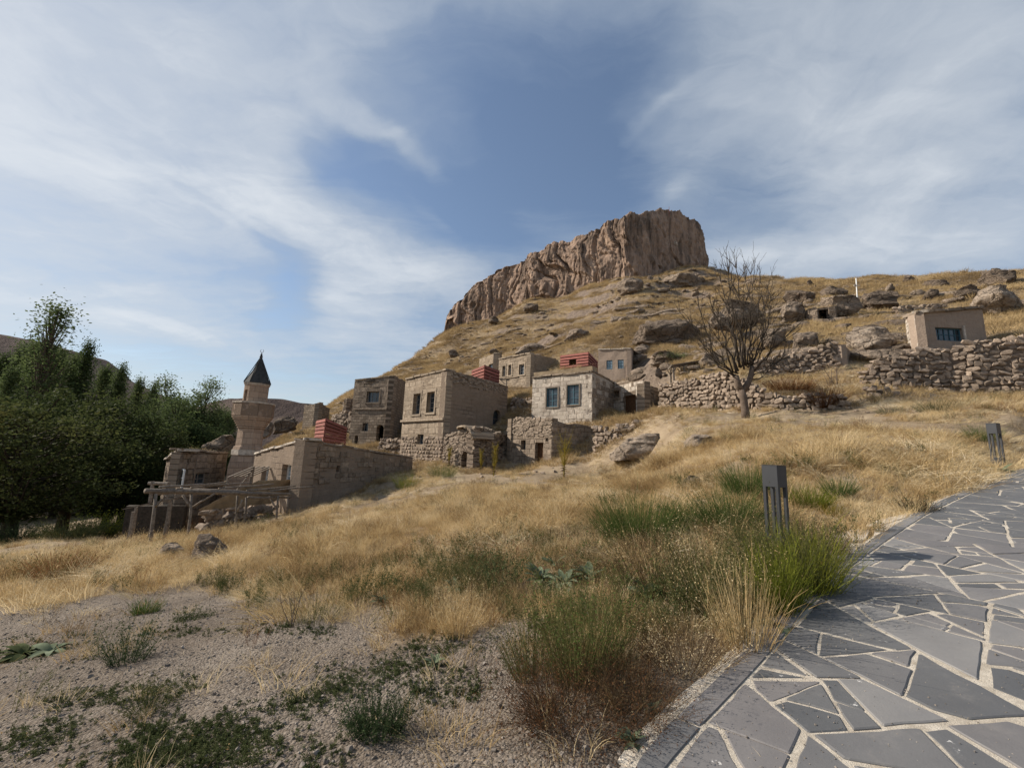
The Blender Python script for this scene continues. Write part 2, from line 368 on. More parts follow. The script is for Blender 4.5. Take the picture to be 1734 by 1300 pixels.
def foliage(name, stops, nscale=.5, trans=.35, rnd=.35, tc=None, rough=.6):
    def f(b):
        p = wpos(b)
        t = b.m('ADD', b.m('MULTIPLY', b.noise(p, nscale, 4, .6), 1 - rnd), b.m('MULTIPLY', orand(b), rnd * .5))
        t = b.m('ADD', t, b.m('MULTIPLY', b.m('SUBTRACT', b.noise(p, 23, 2), .5), rnd))
        col = b.ramp(t, stops)
        sh = pbsdf(b, col, max(rough, .75), spec=.05)
        tr = b.n('ShaderNodeBsdfTranslucent', ins={0: b.mix(.35, col, tc) if tc else col})
        return b.n('ShaderNodeMixShader', ins={0: trans, 1: sh, 2: tr.outputs[0]}).outputs[0]
    return material(name, f)
foliage('dry_grass', [(.28, (.22, .145, .07)), (.37, (.42, .29, .135)), (.45, (.58, .44, .235)), (.54, (.74, .61, .39)), (.62, (.42, .31, .17)), (.70, (.28, .20, .11))], .75, .35, .35, rough=.7)
foliage('straw_grass', [(.3, (.50, .39, .22)), (.46, (.74, .62, .42)), (.58, (.86, .77, .60)), (.7, (.62, .52, .36))], .8, .35, .4, rough=.6)
foliage('hill_grass', [(.30, (.22, .155, .082)), (.42, (.37, .265, .135)), (.55, (.53, .40, .22)), (.68, (.28, .205, .115))], .12, .3, .3, rough=.8)
foliage('brown_weed', [(.3, (.070, .045, .026)), (.5, (.14, .095, .052)), (.7, (.25, .175, .10))], 1.2, .3, .5)
foliage('russet_weed', [(.3, (.13, .06, .028)), (.5, (.22, .115, .05)), (.7, (.32, .19, .09))], 1.2, .3, .5)
foliage('olive_weed', [(.3, (.07, .075, .025)), (.5, (.14, .13, .05)), (.7, (.25, .21, .09))], 1.2, .3, .5)
foliage('green_stems', [(.3, (.055, .085, .022)), (.5, (.10, .14, .038)), (.7, (.17, .19, .065))], 1.5, .35, .5)
foliage('yellow_green', [(.3, (.12, .14, .02)), (.5, (.24, .24, .035)), (.7, (.36, .33, .06))], 1.5, .35, .5)
foliage('yellow_stems', [(.3, (.22, .17, .03)), (.5, (.36, .28, .05)), (.7, (.46, .36, .09))], 1.5, .35, .5)
foliage('dark_weed', [(.3, (.030, .045, .020)), (.5, (.055, .080, .033)), (.7, (.09, .11, .05))], 1.5, .3, .5)
foliage('low_green', [(.3, (.055, .070, .026)), (.5, (.095, .108, .045)), (.7, (.16, .16, .08))], 2.0, .3, .5)
foliage('grey_leaf', [(.3, (.10, .125, .075)), (.5, (.17, .20, .125)), (.7, (.28, .31, .22))], 3.0, .25, .4)
foliage('poplar_leaf', [(.3, (.055, .080, .030)), (.5, (.115, .150, .058)), (.7, (.21, .24, .11))], .5, .4, .4)
foliage('walnut_leaf', [(.3, (.036, .050, .018)), (.5, (.070, .082, .028)), (.7, (.15, .12, .042))], .4, .4, .4)
foliage('pale_leaf', [(.3, (.12, .15, .06)), (.5, (.22, .25, .12)), (.7, (.36, .38, .22))], 2.0, .3, .5)

# ------------------------------------------------------------------ object helpers
def tag(o, label=None, cat=None, group=None, kind=None):
    if label: o['label'] = label
    if cat: o['category'] = cat
    if group: o['group'] = group
    if kind: o['kind'] = kind
    return o

def empty(name, loc, label, cat, group=None):
    o = bpy.data.objects.new(name, None); COL.objects.link(o); o.location = loc; o.empty_display_size = .2
    return tag(o, label, cat, group)

def link(name, me, parent=None, mat=None):
    o = bpy.data.objects.new(name, me); COL.objects.link(o)
    if mat and not me.materials: me.materials.append(MATS[mat])
    if parent is not None:
        o.parent = parent
        o.matrix_parent_inverse = Matrix.Translation(-world_loc(parent)) if parent.rotation_euler == parent.rotation_euler.__class__((0, 0, 0)) else parent_matrix(parent).inverted()
    return o

def parent_matrix(o):
    m = Matrix.LocRotScale(o.location, o.rotation_euler, o.scale)
    if o.parent is not None: m = parent_matrix(o.parent) @ o.matrix_parent_inverse @ m
    return m
def world_loc(o): return parent_matrix(o).translation

class MB:
    """collects geometry for one mesh, in world coordinates"""
    def __init__(s): s.v = []; s.f = []; s.uv = []
    def add(s, vs, fs):
        k = len(s.v); s.v.extend([tuple(x) for x in vs]); s.f.extend([tuple(i + k for i in f) for f in fs])
    def box(s, c, size, M=None, jit=0.0):
        x, y, z = [q / 2 for q in size]
        vs = [Vector((sx * x, sy * y, sz * z)) for sx in (-1, 1) for sy in (-1, 1) for sz in (-1, 1)]
        if jit: vs = [v + Vector([random.uniform(-jit, jit) for _ in range(3)]) for v in vs]
        if M is not None: vs = [M @ v for v in vs]
        vs = [v + Vector(c) for v in vs]
        s.add(vs, [(0, 1, 3, 2), (4, 6, 7, 5), (0, 4, 5, 1), (2, 3, 7, 6), (0, 2, 6, 4), (1, 5, 7, 3)])
    def tube(s, pts, rads, n=6, cap=True):
        rings = []; k = len(s.v); N = len(pts)
        pts = [Vector(p) for p in pts]
        for i, p in enumerate(pts):
            t = (pts[min(i + 1, N - 1)] - pts[max(i - 1, 0)])
            t = t.normalized() if t.length > 1e-9 else Vector((0, 0, 1))
            a = t.cross(Vector((0.31, 0.87, 0.12)) if abs(t.z) > .8 else Vector((0, 0, 1))).normalized(); bb = t.cross(a)
            for j in range(n):
                th = 2 * math.pi * j / n
                s.v.append(tuple(p + (a * math.cos(th) + bb * math.sin(th)) * rads[i]))
        for i in range(N - 1):
            for j in range(n):
                a0 = k + i * n + j; a1 = k + i * n + (j + 1) % n
                s.f.append((a0, a1, a1 + n, a0 + n))
        if cap:
            s.f.append(tuple(k + j for j in range(n))[::-1]); s.f.append(tuple(k + (N - 1) * n + j for j in range(n)))
    def bar(s, p, q, w, h):
        """rectangular bar from p to q"""
        p, q = Vector(p), Vector(q); d = (q - p); L = d.length; d.normalize()
        a = d.cross(Vector((0, 0, 1))) if abs(d.z) < .95 else d.cross(Vector((0, 1, 0))); a.normalize(); c = a.cross(d)
        M = Matrix((( a.x, d.x, c.x), (a.y, d.y, c.y), (a.z, d.z, c.z)))
        s.box((p + q) / 2, (w, L, h), M)
    def mesh(s, name, smooth=False):
        me = bpy.data.meshes.new(name); me.from_pydata(s.v, [], s.f); me.update()
        if s.uv:
            uvl = me.uv_layers.new(name='UVMap'); arr = np.array([s.uv[i] for f in s.f for i in f], dtype=np.float32)
            uvl.data.foreach_set('uv', arr.ravel())
        if smooth: me.polygons.foreach_set('use_smooth', [True] * len(me.polygons))
        return me
    def build(s, name, mat, parent=None, smooth=False):
        return link(name, s.mesh(name, smooth), parent, mat)

def np_mesh(name, V, F, smooth=False):
    """V (n,3), F (m,k) arrays -> mesh, fast"""
    V = np.asarray(V, np.float32); F = np.asarray(F, np.int32); k = F.shape[1]
    me = bpy.data.meshes.new(name); me.vertices.add(len(V)); me.vertices.foreach_set('co', V.ravel())
    me.loops.add(F.size); me.loops.foreach_set('vertex_index', F.ravel())
    me.polygons.add(len(F)); me.polygons.foreach_set('loop_start', np.arange(0, F.size, k, dtype=np.int32))
    try: me.polygons.foreach_set('loop_total', np.full(len(F), k, np.int32))
    except Exception: pass
    if smooth: me.polygons.foreach_set('use_smooth', np.ones(len(F), bool))
    me.update(calc_edges=True); me.validate(); return me

# ------------------------------------------------------------------ terrain
PA, PB = 0.105, 0.064            # plane of the paved path: z = PA x + PB y
def on_path(px, py):
    d = ray(px, py); Y = (0 - CAMZ) / (d.z - PA * d.x - PB); return Vector((d.x * Y, Y, CAMZ + d.z * Y))
def atz(px, py, z):
    d = ray(px, py); Y = (z - CAMZ) / d.z; return Vector((d.x * Y, Y, z))

EDGE_PX = [(1040, 1300), (1108, 1240), (1190, 1172), (1258, 1100), (1296, 1062), (1345, 1012), (1392, 968), (1470, 915), (1550, 866), (1640, 826), (1734, 792)]
edge = [on_path(*q) for q in EDGE_PX]
e0, e1 = edge[0], edge[1]
edge = [Vector((-1.6, -3.5, 0)), Vector((-0.85, -1.2, 0)), Vector((-0.15, .55, 0))] + edge
dl = (edge[-1] - edge[-3]).normalized()
for k in (3.5, 8, 16): edge.append(edge[13] + dl * k if False else edge[-1] + dl * 4.5)
EX = np.array([[p.x, p.y] for p in edge])
def resample(poly, step):
    out = [poly[0]]; seg = np.diff(poly, axis=0); L = np.hypot(*seg.T); s = np.concatenate([[0], np.cumsum(L)])
    t = np.arange(0, s[-1], step); return np.column_stack([np.interp(t, s, poly[:, 0]), np.interp(t, s, poly[:, 1])])
EXs = resample(EX, .25)
# smooth the edge a little
for _ in range(3): EXs[1:-1] = (EXs[:-2] + 2 * EXs[1:-1] + EXs[2:]) / 4
def edge_dist(x, y):
    """signed distance to the path's left edge: positive on the path"""
    x = np.asarray(x, float).ravel(); y = np.asarray(y, float).ravel(); best = np.full(x.shape, 1e9); sg = np.zeros(x.shape)
    for i in range(len(EXs) - 1):
        a = EXs[i]; d = EXs[i + 1] - a; L2 = d @ d
        t = np.clip(((x - a[0]) * d[0] + (y - a[1]) * d[1]) / L2, 0, 1)
        dx = x - a[0] - t * d[0]; dy = y - a[1] - t * d[1]; dd = np.hypot(dx, dy)
        c = d[0] * (y - a[1]) - d[1] * (x - a[0])
        m = dd < best; best[m] = dd[m]; sg[m] = np.where(c[m] < 0, 1, -1)
    return best * sg
PATH_W = 3.4

CP = []   # control points of the ground
def cy(px, py, Y): CP.append(tuple(at(px, py, Y)))
def cz(px, py, z): CP.append(tuple(atz(px, py, z)))
for q in EDGE_PX[::2]: CP.append(tuple(on_path(*q)))
for (px, py, z) in [(0, 1300, -.22), (0, 1150, -.40), (0, 1040, -.9), (0, 965, -1.9), (0, 925, -3.0), (60, 905, -4.2),
                    (300, 1250, -.12), (300, 1100, -.3), (300, 1000, -.75), (262, 932, -1.9), (600, 1250, -.03), (600, 1050, -.2),
                    (600, 950, -.45), (600, 870, -.75), (900, 1000, .12), (900, 1200, .05), (900, 870, .25), (750, 1000, 0)]: cz(px, py, z)
for q in [(380, 905, 14.5), (500, 868, 19), (690, 803, 25.5), (760, 790, 27.5), (900, 792, 24.8), (905, 790, 26.8), (862, 793, 27.4), (815, 795, 25.6), (790, 797, 27), (1030, 768, 23.3), (1100, 800, 14.5), (1100, 880, 7.8),
          (1264, 709, 19.5), (1264, 790, 10.5), (1200, 850, 7.6), (1500, 790, 9.4), (1600, 720, 13), (1734, 700, 14), (1500, 700, 16.5), (1460, 664, 20.5),
          (1734, 662, 19), (1440, 690, 18.6), (1118, 694, 24.5), (820, 840, 16), (760, 900, 9.5),
          (1060, 710, 27.5), (1000, 719, 27.9), (1105, 706, 26.5), (1040, 690, 31), (1110, 660, 33), (1150, 640, 29), (1250, 634, 23.5), (1350, 660, 21.5), (1340, 640, 23.5), (1440, 636, 23.6), (1300, 646, 24.2), (1400, 638, 23.8), (1190, 700, 21), (1150, 704, 22), (1230, 702, 20.3), (1330, 698, 18.5), (1190, 722, 17.5), (1110, 720, 22), (1600, 674, 17.8), (1700, 676, 16.8), (1500, 674, 18.6), (1650, 690, 15), (1540, 664, 19.6), (1640, 667, 19), (740, 612, 95), (700, 627, 90), (800, 592, 95), (850, 577, 95), (900, 562, 95), (660, 646, 86), (950, 543, 95), (1000, 528, 92), (620, 690, 118), (680, 660, 140), (560, 700, 100), (1150, 500, 85), (1250, 500, 70), (1120, 600, 36.5), (1548, 604, 23.5), (1734, 585, 21.5), (1640, 592, 22.5),
          (1050, 716, 26.5), (1160, 600, 38), (1000, 650, 36), (880, 672, 37), (700, 720, 45), (640, 752, 38), (560, 722, 48), (500, 745, 42), (590, 705, 56),
          (420, 866, 25), (300, 906, 22), (340, 842, 36), (200, 906, 24), (150, 902, 28), (100, 905, 25), (220, 926, 14.5), (60, 920, 18),
          (1060, 560, 50), (1060, 520, 72), (960, 560, 66), (900, 600, 56), (820, 620, 62), (750, 640, 66), (690, 640, 78),
          (1200, 560, 44), (1300, 560, 37), (1450, 540, 38), (1600, 510, 42), (1734, 500, 38), (1300, 520, 56), (1450, 500, 56),
          (1220, 470, 104), (1300, 479, 80), (1450, 474, 74), (1600, 469, 68), (1734, 462, 62),
          (600, 662, 92), (660, 630, 100), (700, 603, 112), (742, 580, 138), (800, 552, 133), (900, 508, 126), (1000, 484, 117), (1060, 474, 112), (1150, 462, 120), (1205, 465, 134)]: cy(*q)
for q in [(1458, 654, 21.2), (1510, 660, 20.6), (1560, 662, 20.3), (1620, 664, 20), (1700, 668, 19.3), (1760, 668, 19), (1116, 696, 25.5), (1150, 697, 24.6), (1190, 697, 23.4), (1230, 696, 22), (1262, 695, 21.2), (1290, 693, 20.6),
          (1330, 697, 19.8), (1390, 695, 19.3), (1276, 643, 25.6), (1360, 638, 25), (1421, 623, 24.4), (1091, 708, 27.8), (1065, 709, 29.3), (1118, 703, 29),
          (1000, 773, 25.0), (965, 780, 24.6), (687, 780, 33.3), (720, 779, 31), (903, 712, 31), (690, 803, 26.6), (640, 816, 25), (668, 755, 41), (605, 752, 42),
          (1069, 644, 38.5), (1015, 642, 40), (899, 656, 44), (850, 655, 47), (1655, 592, 23.6), (1090, 770, 21), (1150, 720, 20), (1190, 712, 19.2)]: cy(*q)
# ground out of sight: valley to the left, plateau to the right and behind
CP += [(-22, 2, -3.2), (-30, 12, -4.6), (-45, 30, -6.5), (-60, 60, -7), (-72, 100, -5), (-100, 150, -8), (-80, 170, 0), (-60, 230, 5), (-50, 75, -4), (-120, 60, -8), (-250, 150, -10), (-60, -60, -6), (-10, -10, -1.2), (0, -60, -3), (12, -5, 1.1), (-300, -200, -10), (0, -300, -5),
       (30, 5, 4.5), (22, 12, 5.0), (60, -20, 8), (60, 25, 18), (120, 60, 36), (110, 90, 40), (200, 150, 44), (100, 140, 46), (60, 160, 52), (20, 170, 44), (0, 220, 20), (120, 250, 40), (300, 300, 42), (300, 0, 30), (200, -150, 12), (0, 350, 5), (-100, 350, -8)]
CP = np.array(CP)
def _warp(x, y):
    r = np.hypot(x, y) + 1e-9; k = np.arcsinh(r / 9.0) / r; return np.column_stack([x * k, y * k])
_W = _warp(CP[:, 0], CP[:, 1])
def _ker(d2): return 0.5 * d2 * np.log(d2 + 1e-12)
_n = len(CP)
_K = _ker(((_W[:, None] - _W[None]) ** 2).sum(-1)) + np.eye(_n) * 0.0004
_P = np.column_stack([np.ones(_n), _W])
_S = np.linalg.solve(np.block([[_K, _P], [_P.T, np.zeros((3, 3))]]), np.concatenate([CP[:, 2], np.zeros(3)]))
def tps(x, y):
    w = _warp(x, y); out = np.empty(len(w))
    for i in range(0, len(w), 20000):
        q = w[i:i + 20000]
        out[i:i + 20000] = _ker(((q[:, None] - _W[None]) ** 2).sum(-1)) @ _S[:_n] + np.column_stack([np.ones(len(q)), q]) @ _S[_n:]
    return out
def H(x, y, detail=True):
    sh = np.shape(x); x = np.atleast_1d(np.asarray(x, float)).ravel(); y = np.atleast_1d(np.asarray(y, float)).ravel()
    z = tps(x, y); r = np.hypot(x, y)
    far = sstep(46, 66, r) * (1 - sstep(260, 500, r)); far = far * sstep(4, 12, z + 2)
    mid = sstep(5, 10, r) * (1 - far)
    # rock ledges: part of the slope climbs in steps
    lft = .25 + .75 * sstep(-14, 12, x); far0 = far; per = 5.5; ph = fbm(x / 26, y / 26, octv=3, s=5) * 5.0
    zz = (z + ph) / per; k = np.floor(zz); fr = zz - k
    st = (k + sstep(.42, .72, fr) * .85 + fr * .15) * per - ph
    msk = far * sstep(-.15, .35, fbm(x / 17, y / 17, octv=3, s=9)) * .62 * lft
    z = z * (1 - msk) + st * msk
    per2 = 2.1; ph = fbm(x / 9, y / 9, octv=3, s=25) * 2.5
    zz = (z + ph) / per2; k = np.floor(zz); fr = zz - k
    st = (k + sstep(.5, .75, fr)) * per2 - ph
    msk = far * sstep(.0, .35, fbm(x / 11 + 3, y / 11, octv=3, s=29)) * .7 * lft
    z = z * (1 - msk) + st * msk
    z = z + far * lft * (fbm(x / 7, y / 7, octv=5, s=11) * .95)
    z = z + mid * fbm(x / 3.5, y / 3.5, octv=4, s=3) * .22
    near = 1 - sstep(8, 14, r)
    z = z + near * (fbm(x / .9, y / .9, octv=4, s=31) * .055 + fbm(x / .16, y / .16, octv=3, s=33) * .012)
    d = np.full(x.shape, -9.0); m = r < 30
    if m.any(): d[m] = edge_dist(x[m], y[m])
    pl = PA * x + PB * y
    w = sstep(-1.3, -.12, d) * (1 - sstep(PATH_W + .1, PATH_W + 1.8, d)) * (m & (r < 26))
    z = z * (1 - w) + (pl - .035 - .05 * sstep(-.1, .15, d)) * w
    return z.reshape(sh)
def hz(x, y): return float(H(np.array([x]), np.array([y]))[0])

ang = np.concatenate([np.linspace(-180, -66, 50, endpoint=False), np.linspace(-66, 66, 500, endpoint=False), np.linspace(66, 180, 50, endpoint=False)])
rad = np.concatenate([[0.25, .5, .8], np.geomspace(1.1, 170, 370), np.geomspace(180, 3500, 26)])
AA, RR = np.meshgrid(np.radians(ang), rad); gx = (RR * np.sin(AA)).ravel(); gy = (RR * np.cos(AA)).ravel()
gz = H(gx, gy); gz = gz * (1 - sstep(400, 900, np.hypot(gx, gy))) - 6 * sstep(400, 900, np.hypot(gx, gy))
na, nr = len(ang), len(rad)
I, Jj = np.meshgrid(np.arange(nr - 1), np.arange(na), indexing='ij')
F = np.column_stack([(I * na + Jj).ravel(), (I * na + (Jj + 1) % na).ravel(), ((I + 1) * na + (Jj + 1) % na).ravel(), ((I + 1) * na + Jj).ravel()])
V = np.column_stack([gx, gy, gz])
ci = len(V); V = np.vstack([V, [[0, 0, float(gz[:na].mean())]]])
me = np_mesh('ground', V, F[:, ::-1], True)
# area of bare gravel in front, as the photo shows it
GRAVEL_PX = [(-300, 1500), (-300, 1035), (0, 1035), (150, 1015), (330, 1022), (470, 1045), (560, 1000), (640, 1000), (700, 1040), (860, 1040), (850, 1110), (900, 1190), (1000, 1215), (1060, 1250), (1010, 1330), (900, 1500)]
GP = [on_path(*q) if q[0] > 500 else atz(q[0], q[1], -.35 if q[1] > 1100 else -.8) for q in GRAVEL_PX]
def in_poly(x, y, poly):
    c = np.zeros(len(x), bool); n = len(poly)
    for i in range(n):
        x0, y0 = poly[i][0], poly[i][1]; x1, y1 = poly[(i + 1) % n][0], poly[(i + 1) % n][1]
        m = ((y0 > y) != (y1 > y)) & (x < (x1 - x0) * (y - y0) / (y1 - y0 + 1e-12) + x0); c ^= m
    return c
def poly_d(x, y, poly):
    best = np.full(len(x), 1e9); n = len(poly)
    for i in range(n):
        a = np.array(poly[i][:2]); d = np.array(poly[(i + 1) % n][:2]) - a
        t = np.clip(((x - a[0]) * d[0] + (y - a[1]) * d[1]) / (d @ d + 1e-9), 0, 1)
        best = np.minimum(best, np.hypot(x - a[0] - t * d[0], y - a[1] - t * d[1]))
    return np.where(in_poly(x, y, poly), best, -best)
def gravel_mask(x, y):
    d = poly_d(x, y, GP) + fbm(x / .9, y / .9, octv=4, s=41) * .9
    return sstep(-.9, .35, d)
gm = np.zeros(len(V)); rr = np.hypot(V[:, 0], V[:, 1]); m = rr < 16; gm[m] = gravel_mask(V[m, 0], V[m, 1])
m2 = rr < 3; gm[m2] = np.maximum(gm[m2], (V[m2, 1] < 1.5) * 1.0)
a = me.attributes.new('gravel', 'FLOAT', 'POINT'); a.data.foreach_set('value', gm.astype(np.float32))
hm = sstep(27, 40, rr) * sstep(-6, 2, V[:, 2]); a = me.attributes.new('hill', 'FLOAT', 'POINT'); a.data.foreach_set('value', hm.astype(np.float32))
from mathutils.bvhtree import BVHTree
_GB = BVHTree.FromPolygons([tuple(v) for v in V.tolist()], [tuple(f) for f in F.tolist()])
def hz(x, y):
    h = _GB.ray_cast(Vector((x, y, 400)), Vector((0, 0, -1)))[0]
    return h.z if h is not None else 0.0
def ground_hit(px, py, ymax=140):
    h = _GB.ray_cast(Vector((0, 0, CAMZ)), ray(px, py).normalized())[0]
    if h is None: h = at(px, py, 60)
    return Vector((h.x, h.y, h.z))
ground = link('ground', me, None, 'ground'); tag(ground, 'dry grassy hillside with bare grey gravel in the foreground', kind='structure')

# ------------------------------------------------------------------ distant hills
def ridge(name, pts, depth, mat, label=None, rough=6, s=1):
    """a real hill: crest given as world points, slopes falling to both sides"""
    n = 90; m = 26
    P = np.array([tuple(p) for p in pts]); L = np.concatenate([[0], np.cumsum(np.hypot(*np.diff(P[:, :2], axis=0).T))])
    t = np.linspace(0, L[-1], n); C = np.column_stack([np.interp(t, L, P[:, k]) for k in range(3)])
    tang = np.gradient(C[:, :2], axis=0); tang /= np.hypot(*tang.T)[:, None]; nor = np.column_stack([tang[:, 1], -tang[:, 0]])
    w = np.linspace(-1, 1, m)
    X = C[:, None, 0] + nor[:, None, 0] * w[None] * depth; Y = C[:, None, 1] + nor[:, None, 1] * w[None] * depth
    prof = 1 - np.abs(w) ** 1.15
    prof = np.where(np.abs(w) < .2, 1 - np.abs(w) * .15, prof)
    Z = -10 + (C[:, None, 2] + 10) * prof[None]
    Z = Z + fbm(X / 30, Y / 30, octv=5, s=s) * rough * (0.3 + .7 * np.abs(w)[None])
    V = np.column_stack([X.ravel(), Y.ravel(), Z.ravel()])
    i, j = np.meshgrid(np.arange(n - 1), np.arange(m - 1), indexing='ij')
    F = np.column_stack([(i * m + j).ravel(), ((i + 1) * m + j).ravel(), ((i + 1) * m + j + 1).ravel(), (i * m + j + 1).ravel()])
    o = link(name, np_mesh(name, V, F, True), None, mat); tag(o, label, kind='structure'); return o
ridge('distant_hill', [at(-260, 560, 420), at(-60, 566, 400), at(20, 569, 390), at(70, 577, 385), at(115, 592, 380), at(160, 626, 370), at(230, 660, 365), at(300, 700, 360)], 150, 'far_rock', 'dark flat-topped hill far behind the poplars', 5, 3)
ridge('distant_ridge', [at(330, 700, 330), at(400, 680, 320), at(440, 676, 310), at(480, 676, 300), at(520, 684, 300), at(600, 692, 300), at(720, 700, 300)], 70, 'far_rock', 'low dark rocky ridge beyond the minaret', 3, 8)

# ------------------------------------------------------------------ the table mountain
MESA = [  # base px, base py, top py, Y  (left end, corner, right end)
    (745, 580, 545, 150), (756, 574, 520, 149), (790, 556, 492, 146), (825, 545, 462, 142), (860, 535, 450, 139), (895, 512, 433, 134), (930, 502, 415, 130), (965, 497, 402, 126),
    (1000, 490, 388, 122), (1030, 486, 378, 118), (1058, 480, 366, 115), (1075, 476, 360, 115.5), (1100, 472, 357, 118), (1135, 470, 357, 123), (1160, 470, 361, 128), (1180, 470, 372, 133), (1196, 470, 385, 137), (1203, 472, 394, 141)]
def build_mesa():
    base = []; top = []
    for (px, pb, pt, Y) in MESA:
        base.append(at(px, pb, Y)); top.append(at(px, pt, Y * 1.012 + 1))
    B = np.array([tuple(p) for p in base]); T = np.array([tuple(p) for p in top])
    # back side closes the rock
    backx = [(T[-1, 0] + 6, T[-1, 1] + 30), (T[-1, 0] - 6, T[-1, 1] + 62), (T[0, 0] + 50, T[0, 1] + 55), (T[0, 0] + 10, T[0, 1] + 30)]
    zt = [T[-1, 2] - 2, T[-1, 2] - 2, T[6, 2], T[0, 2] + 4]
    Lp = np.concatenate([B[:, :2], backx]); Zt = np.concatenate([T[:, 2], zt]); Zb = np.concatenate([B[:, 2] - 10, [30, 30, 30, 30]])
    Lp = np.vstack([Lp, Lp[:1]]); Zt = np.append(Zt, Zt[0]); Zb = np.append(Zb, Zb[0])
    s = np.concatenate([[0], np.cumsum(np.hypot(*np.diff(Lp, axis=0).T))])
    nf = s[len(B) - 1]
    t = np.concatenate([np.arange(0, nf, .21), np.arange(nf, s[-1], 3.0)])
    X = np.interp(t, s, Lp[:, 0]); Y = np.interp(t, s, Lp[:, 1]); ZT = np.interp(t, s, Zt); ZB = np.interp(t, s, Zb)
    n = len(t); tx = np.gradient(X); ty = np.gradient(Y)
    # smooth the normals over a few metres
    k = 9
    ker = np.ones(k) / k
    tx = np.convolve(np.pad(tx, k // 2, 'wrap'), ker, 'valid'); ty = np.convolve(np.pad(ty, k // 2, 'wrap'), ker, 'valid')
    L = np.hypot(tx, ty); nx, ny = ty / L, -tx / L
    rows = 112; w = np.linspace(0, 1, rows)
    # crest: stepped and broken
    crest = fbm(t / 7, t * 0, octv=4, s=3) * .7 + np.round(fbm(t / 3.2, t * 0 + 4, octv=2, s=5) * 3) * .35
    left = 1 - sstep(nf * .56, nf * .66, t) * (1 - sstep(nf * .98, nf * 1.02, t))     # the left, column-carved face
    ZT = ZT + crest
    S, Wd = np.meshgrid(t, w, indexing='ij')
    ZZ = ZB[:, None] + (ZT - ZB)[:, None] * Wd
    # vertical pillars and clefts: ridged noise stretched along z
    def ridged(a, b_, o, s_):
        g = fbm(a, b_, octv=o, s=s_); return np.clip(1 - 3.2 * np.abs(g), -.6, .75) + np.round(g * 6) * .12
    q = S + fbm(S / 9, ZZ / 14, octv=3, s=21) * 5
    def cells(a, b_, s_): return _hash(np.floor(a), np.floor(b_), np.zeros_like(a), s_)
    def pillars(wd, hg, s_, crack=.12):
        u = q / wd + fbm(q / (wd * 2.3), ZZ / (hg * 3), octv=2, s=s_) * .9; c = np.floor(u); fr = u - c
        hh = ZZ / hg + cells(c, c * 0, s_ + 1) * 3 + fr * .25
        v = cells(c, hh, s_ + 2); edge = np.minimum(fr, 1 - fr)
        return v, 1 - np.clip(edge / crack, 0, 1), hh - np.floor(hh)
    p1, e1_, h1_ = pillars(5.2, 26, 51, .06); p2, e2_, h2_ = pillars(2.3, 9, 57, .10); p3, e3_, h3_ = pillars(1.05, 3.6, 63, .16)
    big = fbm(q / 16, ZZ / 40, octv=3, s=49) * 2.2
    blocks = p1 * .85 + p2 * .50 + p3 * .22 - e1_ * 1.1 - e2_ * .45 - e3_ * .12 + (h2_ - .5) * -.35 + (h3_ - .5) * -.2
    med = 0; sm = 0
    fin = fbm(S / .9, ZZ / .9, octv=3, s=59) * .30
    lf = left[:, None]
    disp = lf * (big + med + sm + blocks) + (1 - lf) * (fbm(S / 14, ZZ / 18, octv=3, s=61) * .9 + (p1 * .5 + p2 * .22 + p3 * .12 - e1_ * .25) + fbm(S / 3, ZZ / 4, octv=3, s=63) * .6) + fin
    rub = (1 - sstep(0, .24, Wd)) * (1.5 + 1.8 * fbm(S / 5, ZZ / 5, octv=3, s=71))
    roundtop = -sstep(.82, 1.0, Wd) ** 2 * (.6 + .5 * fbm(S / 6, S * 0, octv=2, s=73))
    # caves in the shaded face
    for (cpx, cpy, rr_) in [(1152, 447, 1.5), (1118, 452, .8), (1180, 452, 1.6), (1075, 440, .5), (1140, 440, .6)]:
        c = at(cpx, cpy, 121); dist = np.hypot(np.hypot(X[:, None] - c.x, (Y[:, None] - c.y) * .6), (ZZ - c.z) * 1.6)
        disp = disp - 2.4 * (1 - sstep(rr_ * .6, rr_ * 1.3, dist))
    disp = disp * (sstep(-1, 6, t)[:, None] * .8 + .2) + rub + roundtop + Wd * -1.6
    VX = X[:, None] + nx[:, None] * disp; VY = Y[:, None] + ny[:, None] * disp
    V = np.column_stack([VX.ravel(), VY.ravel(), ZZ.ravel()])
    i, j = np.meshgrid(np.arange(n), np.arange(rows - 1), indexing='ij'); i2 = (i + 1) % n
    F = np.column_stack([(i * rows + j).ravel(), (i2 * rows + j).ravel(), (i2 * rows + j + 1).ravel(), (i * rows + j + 1).ravel()])
    # top: rings shrinking to the middle
    tops = [np.arange(n) * rows + rows - 1]; VV = [V]; cnt = len(V)
    cen = np.array([VX[:, -1].mean(), VY[:, -1].mean(), ZT.mean() + .5]); FF = [F]
    last = np.arange(n) * rows + rows - 1
    for kk in range(1, 11):
        f_ = (kk / 10.0) ** 1.3
        x = VX[:, -1] * (1 - f_) + cen[0] * f_; y = VY[:, -1] * (1 - f_) + cen[1] * f_; z = ZZ[:, -1] * (1 - f_) + cen[2] * f_ + fbm(x / 4, y / 4, octv=3, s=81) * .4 - 0.2
        VV.append(np.column_stack([x, y, z])); cur = cnt + np.arange(n); cnt += n
        FF.append(np.column_stack([last, np.roll(last, -1), np.roll(cur, -1), cur])); last = cur
    o = link('rock_plateau', np_mesh('rock_plateau', np.vstack(VV), np.vstack(FF), False), None, 'cliff_rock')
    tag(o, 'flat-topped reddish cliff crowning the hill, sunlit columns left and shaded face right', kind='structure'); return o
mesa = build_mesa()

